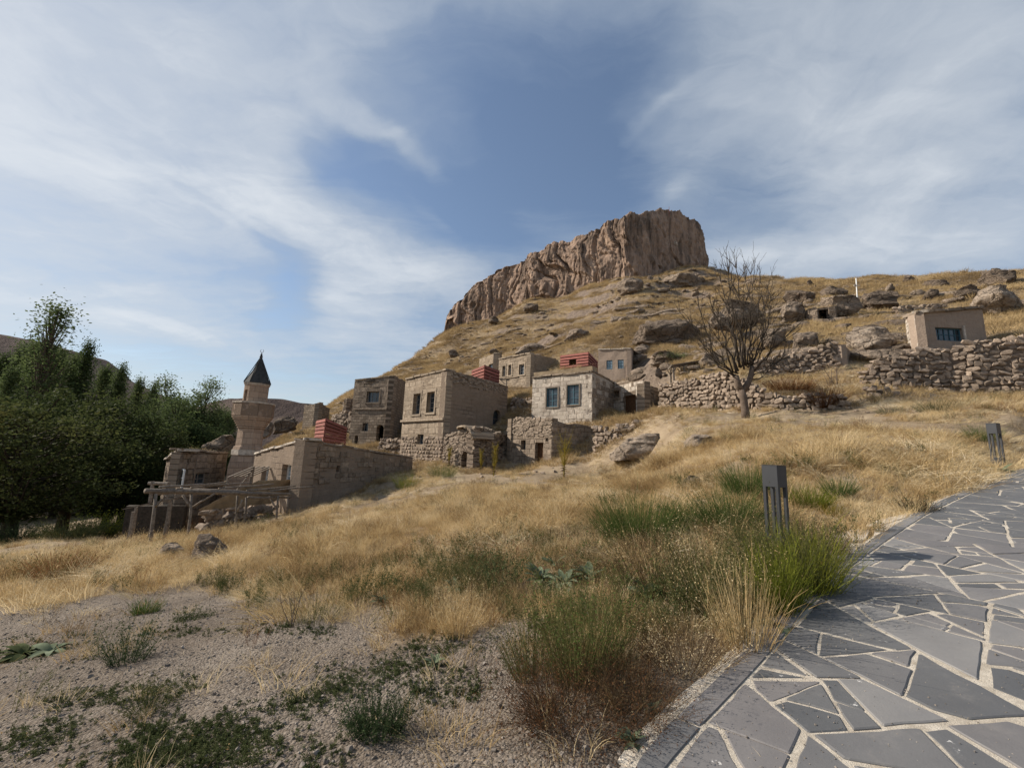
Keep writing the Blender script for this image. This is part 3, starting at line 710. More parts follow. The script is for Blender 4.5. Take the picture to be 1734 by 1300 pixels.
# ------------------------------------------------------------------ rocks
def rock_arrays(sub, seed, sx=1, sy=1, sz=1, amp=.28, facet=.5, flat=0.0):
    bm = bmesh.new(); bmesh.ops.create_icosphere(bm, subdivisions=sub, radius=1)
    V = np.array([v.co[:] for v in bm.verts]); F = np.array([[v.index for v in f.verts] for f in bm.faces]); bm.free()
    rng = np.random.RandomState(seed); V = np.sign(V) * np.abs(V) ** .62; V /= np.linalg.norm(V, axis=1).mean()
    f = fbm(V[:, 0] * 1.5 + seed, V[:, 1] * 1.5, V[:, 2] * 1.5, 4, seed)
    V *= (1 + amp * f)[:, None]
    # cut by random planes: flat broken faces
    for _ in range(int(12 * facet) + 4):
        n_ = rng.normal(size=3); n_ /= np.linalg.norm(n_); d = rng.uniform(.48, .82)
        k = V @ n_; m = k > d; V[m] -= np.outer(k[m] - d, n_) * .94
    g = fbm(V[:, 0] * 3.1 + seed, V[:, 1] * 3.1, V[:, 2] * 4.2, 4, seed + 7)
    V *= (1 + amp * .22 * g - amp * .35 * np.clip(.12 - np.abs(g), 0, 1) * 2)[:, None]
    V *= np.array([sx, sy, sz])
    if flat: V[:, 2] = np.where(V[:, 2] > 0, V[:, 2] * (1 - flat), V[:, 2])
    return V, F

ROCKS = [  # px0, py0, px1, py1, Y, material, tilt, label
    (1056, 538, 1204, 578, 44, 'dark_rock', -.10, 'long dark overhanging rock shelf on the hillside left of the bare tree'),
    (1196, 526, 1248, 584, 43, 'grey_rock', .3, 'tall upright rock slab at the right end of the dark overhanging shelf'),
    (1222, 512, 1306, 560, 46, 'grey_rock', .1, 'broken grey outcrop seen through the upper branches of the bare tree'),
    (1322, 512, 1376, 548, 42, 'grey_rock', .05, 'squarish weathered boulder beside the small cave opening'),
    (1398, 498, 1468, 538, 43, 'grey_rock', -.1, 'sloping rock hump between the cave mouth and the white pole'),
    (1466, 492, 1534, 526, 44, 'dark_rock', .05, 'dark hollowed rock just right of the white pole'),
    (1330, 488, 1394, 512, 50, 'dark_rock', -.1, 'flat dark ledge above the square cave mouth'),
    (1392, 484, 1452, 504, 52, 'dark_rock', -.12, 'shadowed ledge reaching up to the white pole'),
    (1565, 490, 1600, 506, 50, 'dark_rock', .05, 'small dark overhanging rock midway along the right slope'),
    (1622, 483, 1686, 502, 48, 'dark_rock', -.05, 'dark broken ledge above the flat-roofed plaster house'),
    (1660, 455, 1750, 480, 52, 'dark_rock', -.05, 'big dark rock on the skyline at the right edge'),
    (1570, 472, 1618, 486, 56, 'dark_rock', .05, 'low dark rock just under the right skyline'),
    (1530, 466, 1552, 478, 60, 'dark_rock', 0, 'small dark rock knob standing on the right skyline'),
    (1655, 488, 1750, 532, 33, 'pale_rock', -.1, 'big pale sunlit rock right of the flat-roofed plaster house'),
    (1440, 552, 1536, 596, 29, 'pale_rock', -.1, 'pale grey rock dome left of the flat-roofed plaster house'),
    (1500, 481, 1520, 497, 55, 'grey_rock', 0, 'rounded grey boulder right of the white pole near the skyline'),
    (1366, 474, 1382, 486, 68, 'dark_rock', 0, 'lone pointed rock on the slope left of the white pole'),
    (1290, 556, 1340, 590, 32, 'grey_rock', 0, 'cluster of grey rock behind the upper stone wall'),
    (1340, 562, 1400, 590, 31, 'grey_rock', 0, 'pitted rock outcrop above the upper stone wall'),
    (1066, 582, 1110, 604, 36, 'grey_rock', .25, 'pointed rock beside the small pink house'),
    (1100, 598, 1172, 614, 40, 'grey_rock', 0, 'smooth rock bank behind the small hillside pergola'),
    (1184, 600, 1226, 620, 37, 'grey_rock', 0, 'low grey rock right of the small hillside pergola'),
    (1107, 624, 1126, 642, 31, 'dark_rock', .2, 'single brown triangular boulder in the dry grass above the long wall'),
    (866, 581, 928, 600, 52, 'grey_rock', -.05, 'rounded ledge above the ashlar house with three windows'),
    (950, 556, 1012, 574, 60, 'grey_rock', -.1, 'grey ledge on the mid slope under the cliff'),
    (1040, 470, 1096, 494, 108, 'grey_rock', .1, 'rock spur at the foot of the cliff corner'),
    (1110, 462, 1200, 482, 112, 'grey_rock', -.05, 'banded ledge below the shaded cliff face'),
    (880, 513, 915, 530, 112, 'dark_rock', .1, 'dark fallen block just under the columned cliff'),
    (824, 536, 846, 552, 120, 'dark_rock', .1, 'dark block below the left half of the cliff'),
    (756, 592, 778, 606, 92, 'dark_rock', .1, 'dark rock low on the left flank of the hill'),
    (826, 590, 846, 602, 66, 'dark_rock', 0, 'dark boulder above the far left house'),
    (452, 706, 498, 750, 38, 'dark_rock', -.5, 'steep dark rock right behind the minaret'),
    (424, 716, 462, 752, 36, 'grey_rock', -.6, 'grey slanting rock face touching the minaret shaft'),
    (336, 738, 402, 770, 33, 'grey_rock', -.05, 'broad flat rock behind the house left of the minaret'),
    (1028, 736, 1158, 768, 21.5, 'pale_rock', -.1, 'long flat rock slab in the grass below the white house'),
    (1160, 736, 1216, 757, 18.5, 'pale_rock', -.05, 'low pale rock right of the long flat slab'),
    (304, 908, 380, 948, 12.6, 'grey_rock', .05, 'rounded boulder below the log pergola'),
    (262, 922, 306, 940, 14.0, 'pale_rock', 0, 'small flat stone step under the left end of the pergola'),
    (1155, 806, 1190, 820, 9.6, 'pale_rock', 0, 'small pale stone in the grass above the green shrubs'),
]
def place_rock(i, spec):
    px0, py0, px1, py1, Y, mat, tilt, label = spec
    cx, cyy = (px0 + px1) / 2, (py0 + py1) / 2
    gh = ground_hit(cx, py1)
    if .6 * Y < gh.y < 1.5 * Y: Y = gh.y
    p = at(cx, py1, Y); w = (px1 - px0) / FPX * Y * .88; h = (py1 - py0) / FPX * Y
    g = hz(p.x, p.y + .2 * w)
    zt = at(cx, py0, Y).z; zb = min(p.z, g) - .35 * h
    sz = min((zt - zb) / 2, .30 * w + .15); zb = zt - 2 * sz
    V, F = rock_arrays(5, i + 3, 1, .62, 1, amp=.42, facet=1.1)
    V[:, 0] *= w / 2 / np.abs(V[:, 0]).max(); V[:, 1] *= w / 2 * .75 / np.abs(V[:, 1]).max(); V[:, 2] = np.clip(V[:, 2] / np.percentile(V[:, 2], 97), -1, 1.12) * sz
    # bedding: horizontal grooves
    V += V / (np.linalg.norm(V, axis=1)[:, None] + 1e-6) * (fbm(V[:, 0] / (w * .16) + i, V[:, 1] / (w * .16), V[:, 2] / (w * .09), 4, i)[:, None] * w * .045)
    V[:, 1] += -.08 * w * np.sin(V[:, 2] / max(sz, .1) * 5 + i) * .4
    V[:, 0] += fbm(V[:, 0] / (w * .1), V[:, 1] / (w * .1), V[:, 2] / (w * .1), 3, i) * w * .02
    V[:, 2] += V[:, 0] * -tilt * .35
    V += np.array([p.x, p.y + .15 * w, (zt + zb) / 2])
    o = link('rock', np_mesh('rock', V - np.array([p.x, p.y, zb]), F, False), None, mat); o.location = (p.x, p.y, zb)
    tag(o, label, 'rock', 'rocks standing out of the slopes')
for i, s_ in enumerate(ROCKS): place_rock(i, s_)

# small cave mouth in the block of rock
def hull_mesh(seed, n=16, name='stone'):
    rng = np.random.RandomState(seed); bm = bmesh.new()
    for _ in range(n):
        v = rng.normal(size=3); v /= np.linalg.norm(v); v = np.sign(v) * np.abs(v) ** .75
        v *= rng.uniform(.86, 1.0) / max(np.abs(v).max(), .2) * .5 * rng.uniform(.9, 1)
        bm.verts.new(v)
    r = bmesh.ops.convex_hull(bm, input=bm.verts)
    dead = [g for g in r['geom_interior'] if isinstance(g, bmesh.types.BMVert)]
    if dead: bmesh.ops.delete(bm, geom=dead, context='VERTS')
    bmesh.ops.recalc_face_normals(bm, faces=bm.faces)
    me = bpy.data.meshes.new(name); bm.to_mesh(me); bm.free(); return me
STONE = {}
def stones(mat, n=8, pts=17):
    if (mat, pts) not in STONE:
        L = []
        for i in range(n):
            me = hull_mesh(100 + i, pts); me.materials.append(MATS[mat]); L.append(me)
        STONE[(mat, pts)] = L
    return STONE[(mat, pts)]
def unit_block(seed, mat):
    """a hewn block: box with worn, uneven edges (44 triangles)"""
    rng = np.random.RandomState(seed); bm = bmesh.new(); bmesh.ops.create_cube(bm, size=1)
    bmesh.ops.bevel(bm, geom=list(bm.edges), offset=.07, segments=1, affect='EDGES')
    for v in bm.verts: v.co += Vector(rng.uniform(-.035, .035, 3))
    me = bpy.data.meshes.new('block'); bm.to_mesh(me); bm.free(); me.materials.append(MATS[mat]); return me
BLK = {}
def blocks_of(mat):
    if mat not in BLK: BLK[mat] = [unit_block(i, mat) for i in range(10)]
    return BLK[mat]

def piece(name, me, parent, loc, rot, sc):
    """a shared-mesh part placed in world coordinates (its thing is never rotated)"""
    o = bpy.data.objects.new(name, me); COL.objects.link(o)
    o.parent = parent; o.location = Vector(loc) - world_loc(parent) if parent is not None else loc
    o.rotation_euler = rot; o.scale = sc; return o

def join_pieces(name, plist, parent, mat, smooth=False):
    """pieces past the limit, joined in one part; plist of (mesh, Matrix)"""
    VV = []; FF = []; k = 0
    for me, M in plist:
        v = np.array([x.co[:] for x in me.vertices]); v = v @ np.array(M.to_3x3()).T + np.array(M.translation)
        VV.append(v); FF += [tuple(i + k for i in p.vertices) for p in me.polygons]; k += len(v)
    me = bpy.data.meshes.new(name); me.from_pydata(np.vstack(VV).tolist(), [], FF); me.update()
    o = link(name, me, parent, mat); o['kind'] = 'stuff'; return o

# ------------------------------------------------------------------ walls with openings
class Facade:
    """vertical wall between ground points A and B (left and right seen from outside)"""
    def __init__(s, A, B, z0, ztA, ztB, thick=.5):
        s.A = Vector((A[0], A[1])); s.B = Vector((B[0], B[1])); d = s.B - s.A; s.L = d.length; s.t = d / s.L
        s.n = Vector((s.t.y, -s.t.x)); s.z0 = z0; s.za = ztA; s.zb = ztB; s.th = thick; s.op = []
        s.ang = math.atan2(s.t.y, s.t.x)
    def hit(s, px, py):
        d = ray(px, py); den = d.x * s.n.x + d.y * s.n.y; k = (s.A.x * s.n.x + s.A.y * s.n.y) / den
        P = Vector((d.x * k, d.y * k, CAMZ + d.z * k)); return ((P.x - s.A.x) * s.t.x + (P.y - s.A.y) * s.t.y, P.z)
    def P(s, u, z, out=0.0): q = s.A + s.t * u + s.n * out; return Vector((q.x, q.y, z))
    def top(s, u): return s.za + (s.zb - s.za) * u / s.L
    def rect(s, px0, py0, px1, py1):
        a = s.hit(px0, (py0 + py1) / 2); c = s.hit(px1, (py0 + py1) / 2); t = s.hit((px0 + px1) / 2, py0); bb = s.hit((px0 + px1) / 2, py1)
        r = (min(a[0], c[0]), max(a[0], c[0]), bb[1], t[1]); return r
    def open(s, *px): r = s.rect(*px); s.op.append(r); return r
    def add(s, mb, ragged=0.0, seed=0, du=.45):
        us = set([0.0, s.L]); zs = set([s.z0])
        for (a, c, z, z2) in s.op: us |= {a, c}; zs |= {z, z2}
        us |= set(np.linspace(0, s.L, max(2, int(s.L / du)))[1:-1]); us = sorted(us)
        us = [us[0]] + [u for i, u in enumerate(us[1:], 1) if u - us[i - 1] > 1e-4]
        ztop = max([max(s.za, s.zb)]); zm = min(s.za, s.zb) - .25 - ragged
        zs |= set(z for z in np.arange(s.z0 + du, zm, du)); zs |= {zm}; zs = sorted(z for z in zs if z <= zm + 1e-6)
        zs = [zs[0]] + [z for i, z in enumerate(zs[1:], 1) if z - zs[i - 1] > 1e-4]
        zs.append(None)   # the top row follows the wall's own top
        nu, nz = len(us), len(zs)
        def ztop_(u): return s.top(u) + (float(fbm(np.array([u * 1.3 + seed * 9.1]), np.array([seed * 1.0]), octv=3, s=seed)[0]) * ragged * 1.6 - ragged * .4 if ragged else float(vnoise(np.array([u * 1.1 + seed]), np.array([.5]))[0]) * .03)
        hole = lambda u, z: any(a - 1e-6 < u < c + 1e-6 and z0 - 1e-6 < z < z2 + 1e-6 for (a, c, z0, z2) in s.op)
        k = len(mb.v); solid = {}
        for side, out in ((0, 0.0), (1, -s.th)):
            for i, u in enumerate(us):
                for j, z in enumerate(zs):
                    zz = ztop_(u) if z is None else z
                    o = out + (float(vnoise(np.array([u * 1.4 + seed * 3]), np.array([zz * 1.4]), s=seed)[0]) * .035 if 0 < i < nu - 1 else 0)
                    mb.v.append(tuple(s.P(u, zz, o))); mb.uv.append((u + seed * 3.3, zz))
        idx = lambda side, i, j: k + side * nu * nz + i * nz + j
        for i in range(nu - 1):
            for j in range(nz - 1):
                uc = (us[i] + us[i + 1]) / 2; zc = (zs[j] + (zs[j + 1] if zs[j + 1] is not None else zs[j] + .1)) / 2
                solid[i, j] = not hole(uc, zc)
        for (i, j), so in solid.items():
            if not so: continue
            mb.f.append((idx(0, i, j), idx(0, i + 1, j), idx(0, i + 1, j + 1), idx(0, i, j + 1)))
            mb.f.append((idx(1, i, j + 1), idx(1, i + 1, j + 1), idx(1, i + 1, j), idx(1, i, j)))
            for (di, dj, p, q) in ((-1, 0, (i, j + 1), (i, j)), (1, 0, (i + 1, j), (i + 1, j + 1)), (0, -1, (i, j), (i + 1, j)), (0, 1, (i + 1, j + 1), (i, j + 1))):
                if not solid.get((i + di, j + dj), False):
                    mb.f.append((idx(0, *q), idx(0, *p), idx(1, *p), idx(1, *q)))

def arch_fill(mb, F, r, n=8):
    """solid above a round arch inside a rectangular opening"""
    u0, u1, z0, z1 = r; R_ = (u1 - u0) / 2; c = (u0 + u1) / 2; zs = z1 - R_
    for sgn in (-1, 1):
        for k in range(n // 2):
            a0 = math.pi / 2 * k / (n // 2); a1 = math.pi / 2 * (k + 1) / (n // 2)
            q = [(c + sgn * R_ * math.cos(a0), zs + R_ * math.sin(a0)), (c + sgn * R_ * math.cos(a1), zs + R_ * math.sin(a1))]
            top = [(q[0][0], z1), (q[1][0], z1)]
            vs = [F.P(u, z, o) for o in (-.01, -F.th + .01) for (u, z) in (q[0], q[1], top[1], top[0])]
            kk = len(mb.v); mb.v += [tuple(v) for v in vs]; mb.uv += [(u, z) for _ in (0, 1) for (u, z) in (q[0], q[1], top[1], top[0])]
            mb.f += [(kk, kk + 1, kk + 2, kk + 3), (kk + 7, kk + 6, kk + 5, kk + 4), (kk, kk + 4, kk + 5, kk + 1)]

def window(F, r, parent, frame='window_frame_grey', glass='window_glass', depth=.22, cols=2, rows=3, surround=None, fw=.05, bars=True, pane_name='pane'):
    u0, u1, z0, z1 = r; mb = MB()
    M = Matrix.Rotation(F.ang, 3, 'Z')
    def bx(m, ua, ub, za, zb, o, th): m.box(F.P((ua + ub) / 2, (za + zb) / 2, o), (abs(ub - ua), th, abs(zb - za)), M)
    bx(mb, u0, u0 + fw, z0, z1, -depth, .07); bx(mb, u1 - fw, u1, z0, z1, -depth, .07)
    bx(mb, u0 + fw, u1 - fw, z1 - fw, z1, -depth, .068); bx(mb, u0 + fw, u1 - fw, z0, z0 + fw, -depth, .068)
    if bars:
        for k in range(1, cols):
            u = u0 + (u1 - u0) * k / cols; bx(mb, u - .018, u + .018, z0 + fw, z1 - fw, -depth, .045)
        for k in range(1, rows):
            z = z0 + (z1 - z0) * k / rows; bx(mb, u0 + fw, u1 - fw, z - .014, z + .014, -depth + .002, .040)
    fr = mb.build('window_frame', frame, parent)
    m = MB(); bx(m, u0 + fw * .5, u1 - fw * .5, z0 + fw * .5, z1 - fw * .5, -depth - .02, .012); m.build(pane_name, glass, fr)
    if surround:
        m = MB(); w = .13
        bx(m, u0 - w, u0, z0 - .02, z1 + .02, -.03, .14); bx(m, u1, u1 + w, z0 - .02, z1 + .02, -.03, .14)
        bx(m, u0 - w - .05, u1 + w + .05, z1 + .02, z1 + .24, -.03, .16); bx(m, u0 - w - .04, u1 + w + .04, z0 - .16, z0 - .02, -.02, .20)
        m.build('window_surround', surround, parent)
    return fr

def plank_door(F, r, parent, mat='brown_wood', depth=.25, n=4):
    u0, u1, z0, z1 = r; M = Matrix.Rotation(F.ang, 3, 'Z'); mb = MB(); fw = .07
    def bx(m, ua, ub, za, zb, o, th): m.box(F.P((ua + ub) / 2, (za + zb) / 2, o), (abs(ub - ua), th, abs(zb - za)), M)
    bx(mb, u0, u0 + fw, z0, z1, -depth + .03, .1); bx(mb, u1 - fw, u1, z0, z1, -depth + .03, .1); bx(mb, u0 + fw, u1 - fw, z1 - fw, z1, -depth + .03, .1)
    bx(mb, u0 + fw, u1 - fw, z0 + .3, z0 + .4, -depth + .035, .03)
    d = mb.build('door', mat, parent); w = (u1 - u0 - 2 * fw) / n
    for k in range(n):
        m = MB(); bx(m, u0 + fw + k * w + .006, u0 + fw + (k + 1) * w - .006, z0, z1 - fw - .004, -depth + random.uniform(-.006, .006), .03); m.build('plank', mat, d)
    return d

def ashlar(F, parent, mat, bh=.27, bw=.52, umin=0, umax=None, zmin=None, zmax=None, skip=.12, proud=.03, limit=300, seed=0, jit=.15, used=[0], name='block', gap=.93):
    """hewn blocks standing proud of the wall core, each an object"""
    rng = random.Random(seed); umax = F.L if umax is None else umax; zmin = F.z0 if zmin is None else zmin
    cnt = 0; z = zmin; row = 0; extra = []
    L = blocks_of(mat)
    while True:
        h = bh * rng.uniform(1 - jit, 1 + jit)
        if z + h > (zmax if zmax is not None else max(F.za, F.zb)): break
        u = umin - rng.uniform(0, .5) * bw; 
        while u < umax:
            w = bw * rng.uniform(.6, 1.45); a, c = max(u, umin), min(u + w, umax); u += w
            if c - a < .12 or z + h > F.top((a + c) / 2) - .02: continue
            spans = [(a, c)]
            for (o0, o1, z0, z1) in F.op:
                if z + h > z0 - .02 and z < z1 + .02:
                    new = []
                    for (p, q) in spans:
                        if q <= o0 or p >= o1: new.append((p, q)); continue
                        if p < o0: new.append((p, o0))
                        if q > o1: new.append((o1, q))
                    spans = new
            for (p, q) in spans:
                if q - p < .10 or rng.random() < skip: continue
                pr = proud * rng.uniform(.3, 1.3)
                loc = F.P((p + q) / 2, z + h / 2, pr - .06); sc = ((q - p) * gap, .12, h * (gap - .02))
                rot = (rng.uniform(-.012, .012), rng.uniform(-.012, .012), F.ang + rng.uniform(-.01, .01))
                me = rng.choice(L)
                if cnt < limit: piece(name, me, parent, loc, rot, sc); cnt += 1
                else: extra.append((me, Matrix.LocRotScale(loc, Vector((0, 0, 0)) and rot or None, Vector(sc)) if False else Matrix.Translation(loc) @ Matrix.Rotation(F.ang, 4, 'Z') @ Matrix.Diagonal((*sc, 1))))
        z += h; row += 1
    if extra: join_pieces('block_courses', [(m, M) for m, M in extra], parent, mat)
    return cnt

def shell(root, L, C, Rr, z0, thick=.5, mat='ashlar_grey', ragged=0.0, zL=None, zC=None, zR=None, seed=0, roof='earth_roof', roof_drop=.35, openL=(), openR=(), archL=(), archR=(), name='wall', backz=None, mat_side=None):
    """house body: left face L-C and right face C-R seen by the camera, closed by two back walls and a roof"""
    D = L + Rr - C; zD = zL + zR - zC if backz is None else backz
    FL = Facade(L, C, z0, zL, zC, thick); FR = Facade(C, Rr, z0, zC, zR, thick)
    FB1 = Facade(Rr, D, z0, zR, zD, thick); FB2 = Facade(D, L, z0, zD, zL, thick)
    oL = [FL.open(*o) for o in openL]; oR = [FR.open(*o) for o in openR]
    mb = MB()
    for i, F in enumerate((FL, FR, FB1, FB2)):
        if i == 1 and mat_side: continue
        F.add(mb, ragged, seed + i)
    for k in archL: arch_fill(mb, FL, oL[k])
    m2 = MB() if mat_side else mb
    if mat_side: FR.add(m2, ragged, seed + 1)
    for k in archR: arch_fill(m2, FR, oR[k])
    w = mb.build(name, mat, root)
    if mat_side: m2.build(name, mat_side, root)
    cen = (L + Rr) / 2; ins = .93
    P = [(cen + (q - cen) * ins) for q in (L, C, Rr, D)]; zz = [zL, zC, zR, zD]
    rb = MB(); rb.add([(p.x, p.y, z - roof_drop - .2) for p, z in zip(P, zz)] + [(p.x, p.y, z - roof_drop) for p, z in zip(P, zz)],
                      [(3, 2, 1, 0), (4, 5, 6, 7), (0, 1, 5, 4), (1, 2, 6, 5), (2, 3, 7, 6), (3, 0, 4, 7)])
    rb.build('roof', roof, root)
    return FL, FR, oL, oR

def coping(F, parent, w=.62, h=.09, over=.05, mat='earth_roof', n=None, seed=0, lift=0.0, name='coping_slab', u0=None, u1=None):
    """slabs laid along the top of a wall"""
    rng = random.Random(seed); u = 0 if u0 is None else u0; u1 = F.L if u1 is None else u1
    L = blocks_of(mat)
    while u < u1 - .05:
        l = min(rng.uniform(.7, 1.3), u1 - u); c = u + l / 2
        slope = math.atan2(F.zb - F.za, F.L)
        M = Matrix.Rotation(F.ang, 4, 'Z') @ Matrix.Rotation(-slope, 4, 'Y')
        piece(name, rng.choice(L), parent, F.P(c, F.top(c) + h / 2 - .02 + lift + rng.uniform(-.035, .035), over - w / 2), M.to_euler(), (l * .99, w, h * 1.1)); u += l

def beams(F, parent, z, n, r=.06, out=.25, u0=.3, u1=None, name='roof_beam'):
    u1 = F.L - .3 if u1 is None else u1
    for k in range(n):
        u = u0 + (u1 - u0) * k / max(1, n - 1); m = MB(); m.tube([F.P(u, z, -.3), F.P(u, z - .01, out * random.uniform(.7, 1.1))], [r, r * .92], 7); m.build(name, 'weathered_wood', parent)

def xy(px, py, Y): p = at(px, py, Y); return Vector((p.x, p.y))
def root_at(name, C, z, label, cat, group='stone houses on the slope'):
    return empty(name, (C.x, C.y, z), label, cat, group)

# ---- A: long low house in front
def house_low():
    C, L, Rr = xy(517, 745, 19), xy(432, 768, 23.2), xy(699, 776, 27.5)
    zC, zL, zR = at(517, 745, 19).z, at(432, 768, 23.2).z, at(699, 776, 27.5).z
    r = root_at('adobe_house', C, -2, 'long low adobe house nearest the camera with a ragged stone coping', 'house')
    FL, FR, oL, oR = shell(r, L, C, Rr, -3.4, .55, 'adobe_plaster', .10, zL, zC, zR, 2, roof_drop=.12,
                           openL=[(441, 790, 454, 828), (476, 786, 492, 828)], openR=[(637, 808, 661, 826), (570, 788, 576, 799)])
    for o in oL: window(FL, o, r, 'window_frame_white', 'curtained_glass', .28, 2, 2, None, .06)
    window(FR, oR[0], r, 'window_frame_white', 'window_glass', .3, 2, 1, None, .05)
    ashlar(FR, r, 'stone_block', .24, .50, zmin=FR.zb - 1.2, skip=.30, proud=.035, limit=300, seed=4, umin=.6)
    ashlar(FR, r, 'stone_block', .26, .55, zmin=-.6, zmax=FR.zb - 1.2, skip=.72, proud=.012, limit=80, seed=14, umin=3)
    ashlar(FL, r, 'stone_block', .22, .42, umin=FL.L - .5, zmin=-2.2, zmax=-1.0, skip=.05, proud=.04, seed=6)
    coping(FL, r, .8, .10, .07, 'pale_block', seed=3); coping(FR, r, .75, .09, .05, 'stone_block', seed=5)
    return r, FL, FR
HA, FA_L, FA_R = house_low()

# ---- B: tower house behind
def house_tower():
    C, L, Rr = xy(668, 636, 41), xy(601, 643, 42.5), xy(687, 646, 47)
    zC, zL, zR = at(668, 636, 41).z, at(601, 643, 42.5).z, at(687, 646, 47).z
    r = root_at('tower_house', C, 1, 'tall grey two-storey tower house with an arched doorway and square upper window', 'house')
    FL, FR, oL, oR = shell(r, L, C, Rr, at(640, 768, 42).z, .5, 'ashlar_grey', .10, zL, zC, zR, 12, openL=[(621, 663, 642, 681), (614, 716, 623, 730), (637, 719, 649, 748), (600, 737, 606, 752)], archL=[2, 3])
    window(FL, oL[0], r, 'window_frame_grey', 'window_glass', .25, 3, 1, 'stone_block', .06)
    window(FL, oL[1], r, 'window_frame_grey', 'window_glass', .3, 1, 1, None, .04, False)
    z = FL.hit(640, 692)[1]; m = MB(); m.box(FL.P(FL.L / 2, z, .02), (FL.L - .4, .16, .14), Matrix.Rotation(FL.ang, 3, 'Z')); m.build('string_course', 'stone_block', r)
    ashlar(FL, r, 'stone_block', .40, .72, zmin=z + .15, skip=.10, proud=.012, limit=260, seed=8, umin=.1, gap=.965)
    coping(FL, r, .7, .12, .06, 'earth_roof', seed=8, lift=-.03)
    m = MB(); u, zz = FL.hit(628, 644); m.box(FL.P(u, zz, .02), (.9, .1, .3), Matrix.Rotation(FL.ang, 3, 'Z'), .04); m.build('soot_patch', 'bark_dark', r)  # dark uneven block just under the top edge of the front wall
house_tower()

# ---- C: the two-storey house
def house_two_storey():
    C, L, Rr = xy(757, 627, 29.5), xy(687, 642, 33.3), xy(860, 655, 34.6)
    zC, zL, zR = at(757, 627, 29.5).z, at(687, 642, 33.3).z, at(860, 655, 34.6).z
    r = root_at('two_storey_house', C, 1, 'two-storey stone house with two tall narrow upper windows and a blank shaded side', 'house')
    FL, FR, oL, oR = shell(r, L, C, Rr, .2, .55, 'buff_stone', .05, zL, zC, zR, 22,
                           openL=[(700, 667, 712, 701), (723, 664, 736, 698), (706, 735, 717, 752)], openR=[(835, 694, 848, 724)], archR=[0], mat_side='adobe_plaster')
    for o in oL[:2]: window(FL, o, r, 'window_frame_grey', 'window_glass', .3, 1, 4, 'buff_block', .05)
    window(FL, oL[2], r, 'window_frame_grey', 'window_glass', .3, 2, 2, None, .05)
    window(FR, oR[0], r, 'bark_grey', 'window_glass', .3, 1, 2, None, .05)
    M = Matrix.Rotation(FL.ang, 3, 'Z'); z = FL.hit(720, 711)[1]
    m = MB(); m.box(FL.P(FL.L / 2, z, .05), (FL.L + .1, .22, .16), M); m.build('string_course', 'buff_block', r)
    ashlar(FL, r, 'buff_block', .36, .62, zmin=z + .1, skip=.03, proud=.012, limit=230, seed=9, gap=.965, jit=.06)
    ashlar(FL, r, 'buff_block', .40, .75, zmin=z - 1.0, zmax=z - .1, skip=.1, proud=.02, limit=60, seed=19, gap=.96)
    # lower storey: rough rubble
    rng = random.Random(3); n = 0; ST = stones('field_stone')
    u = .15
    zz = .4
    while zz < z - 1.05:
        u = rng.uniform(0, .3)
        while u < FL.L - .1:
            w = rng.uniform(.25, .5)
            if not any(a - .1 < u + w / 2 < c + .1 and z0 - .15 < zz < z1 + .1 for (a, c, z0, z1) in FL.op) and n < 300:
                piece('rubble_stone', rng.choice(ST), r, FL.P(u + w / 2, zz, .0), (rng.uniform(-.2, .2), rng.uniform(-.35, .35), FL.ang + rng.uniform(-.2, .2)), (w * 1.0, .16, rng.uniform(.16, .32))); n += 1
            u += w
        zz += .25
    coping(FL, r, .8, .12, .08, 'buff_block', seed=2); coping(FR, r, .7, .10, .04, 'stone_block', seed=4)
    n = 0
    for k in range(150):     # loose stones of the decayed parapet
        u = rng.uniform(.3, FR.L); piece('rubble_stone', rng.choice(stones('stone_block')), r, FR.P(u, FR.top(u) - rng.uniform(-.02, .75), -.02), (rng.uniform(-.3, .3), rng.uniform(-.3, .3), FR.ang), (rng.uniform(.2, .42), .2, rng.uniform(.14, .24)))
    return r, FL, FR
HC, FC_L, FC_R = house_two_storey()

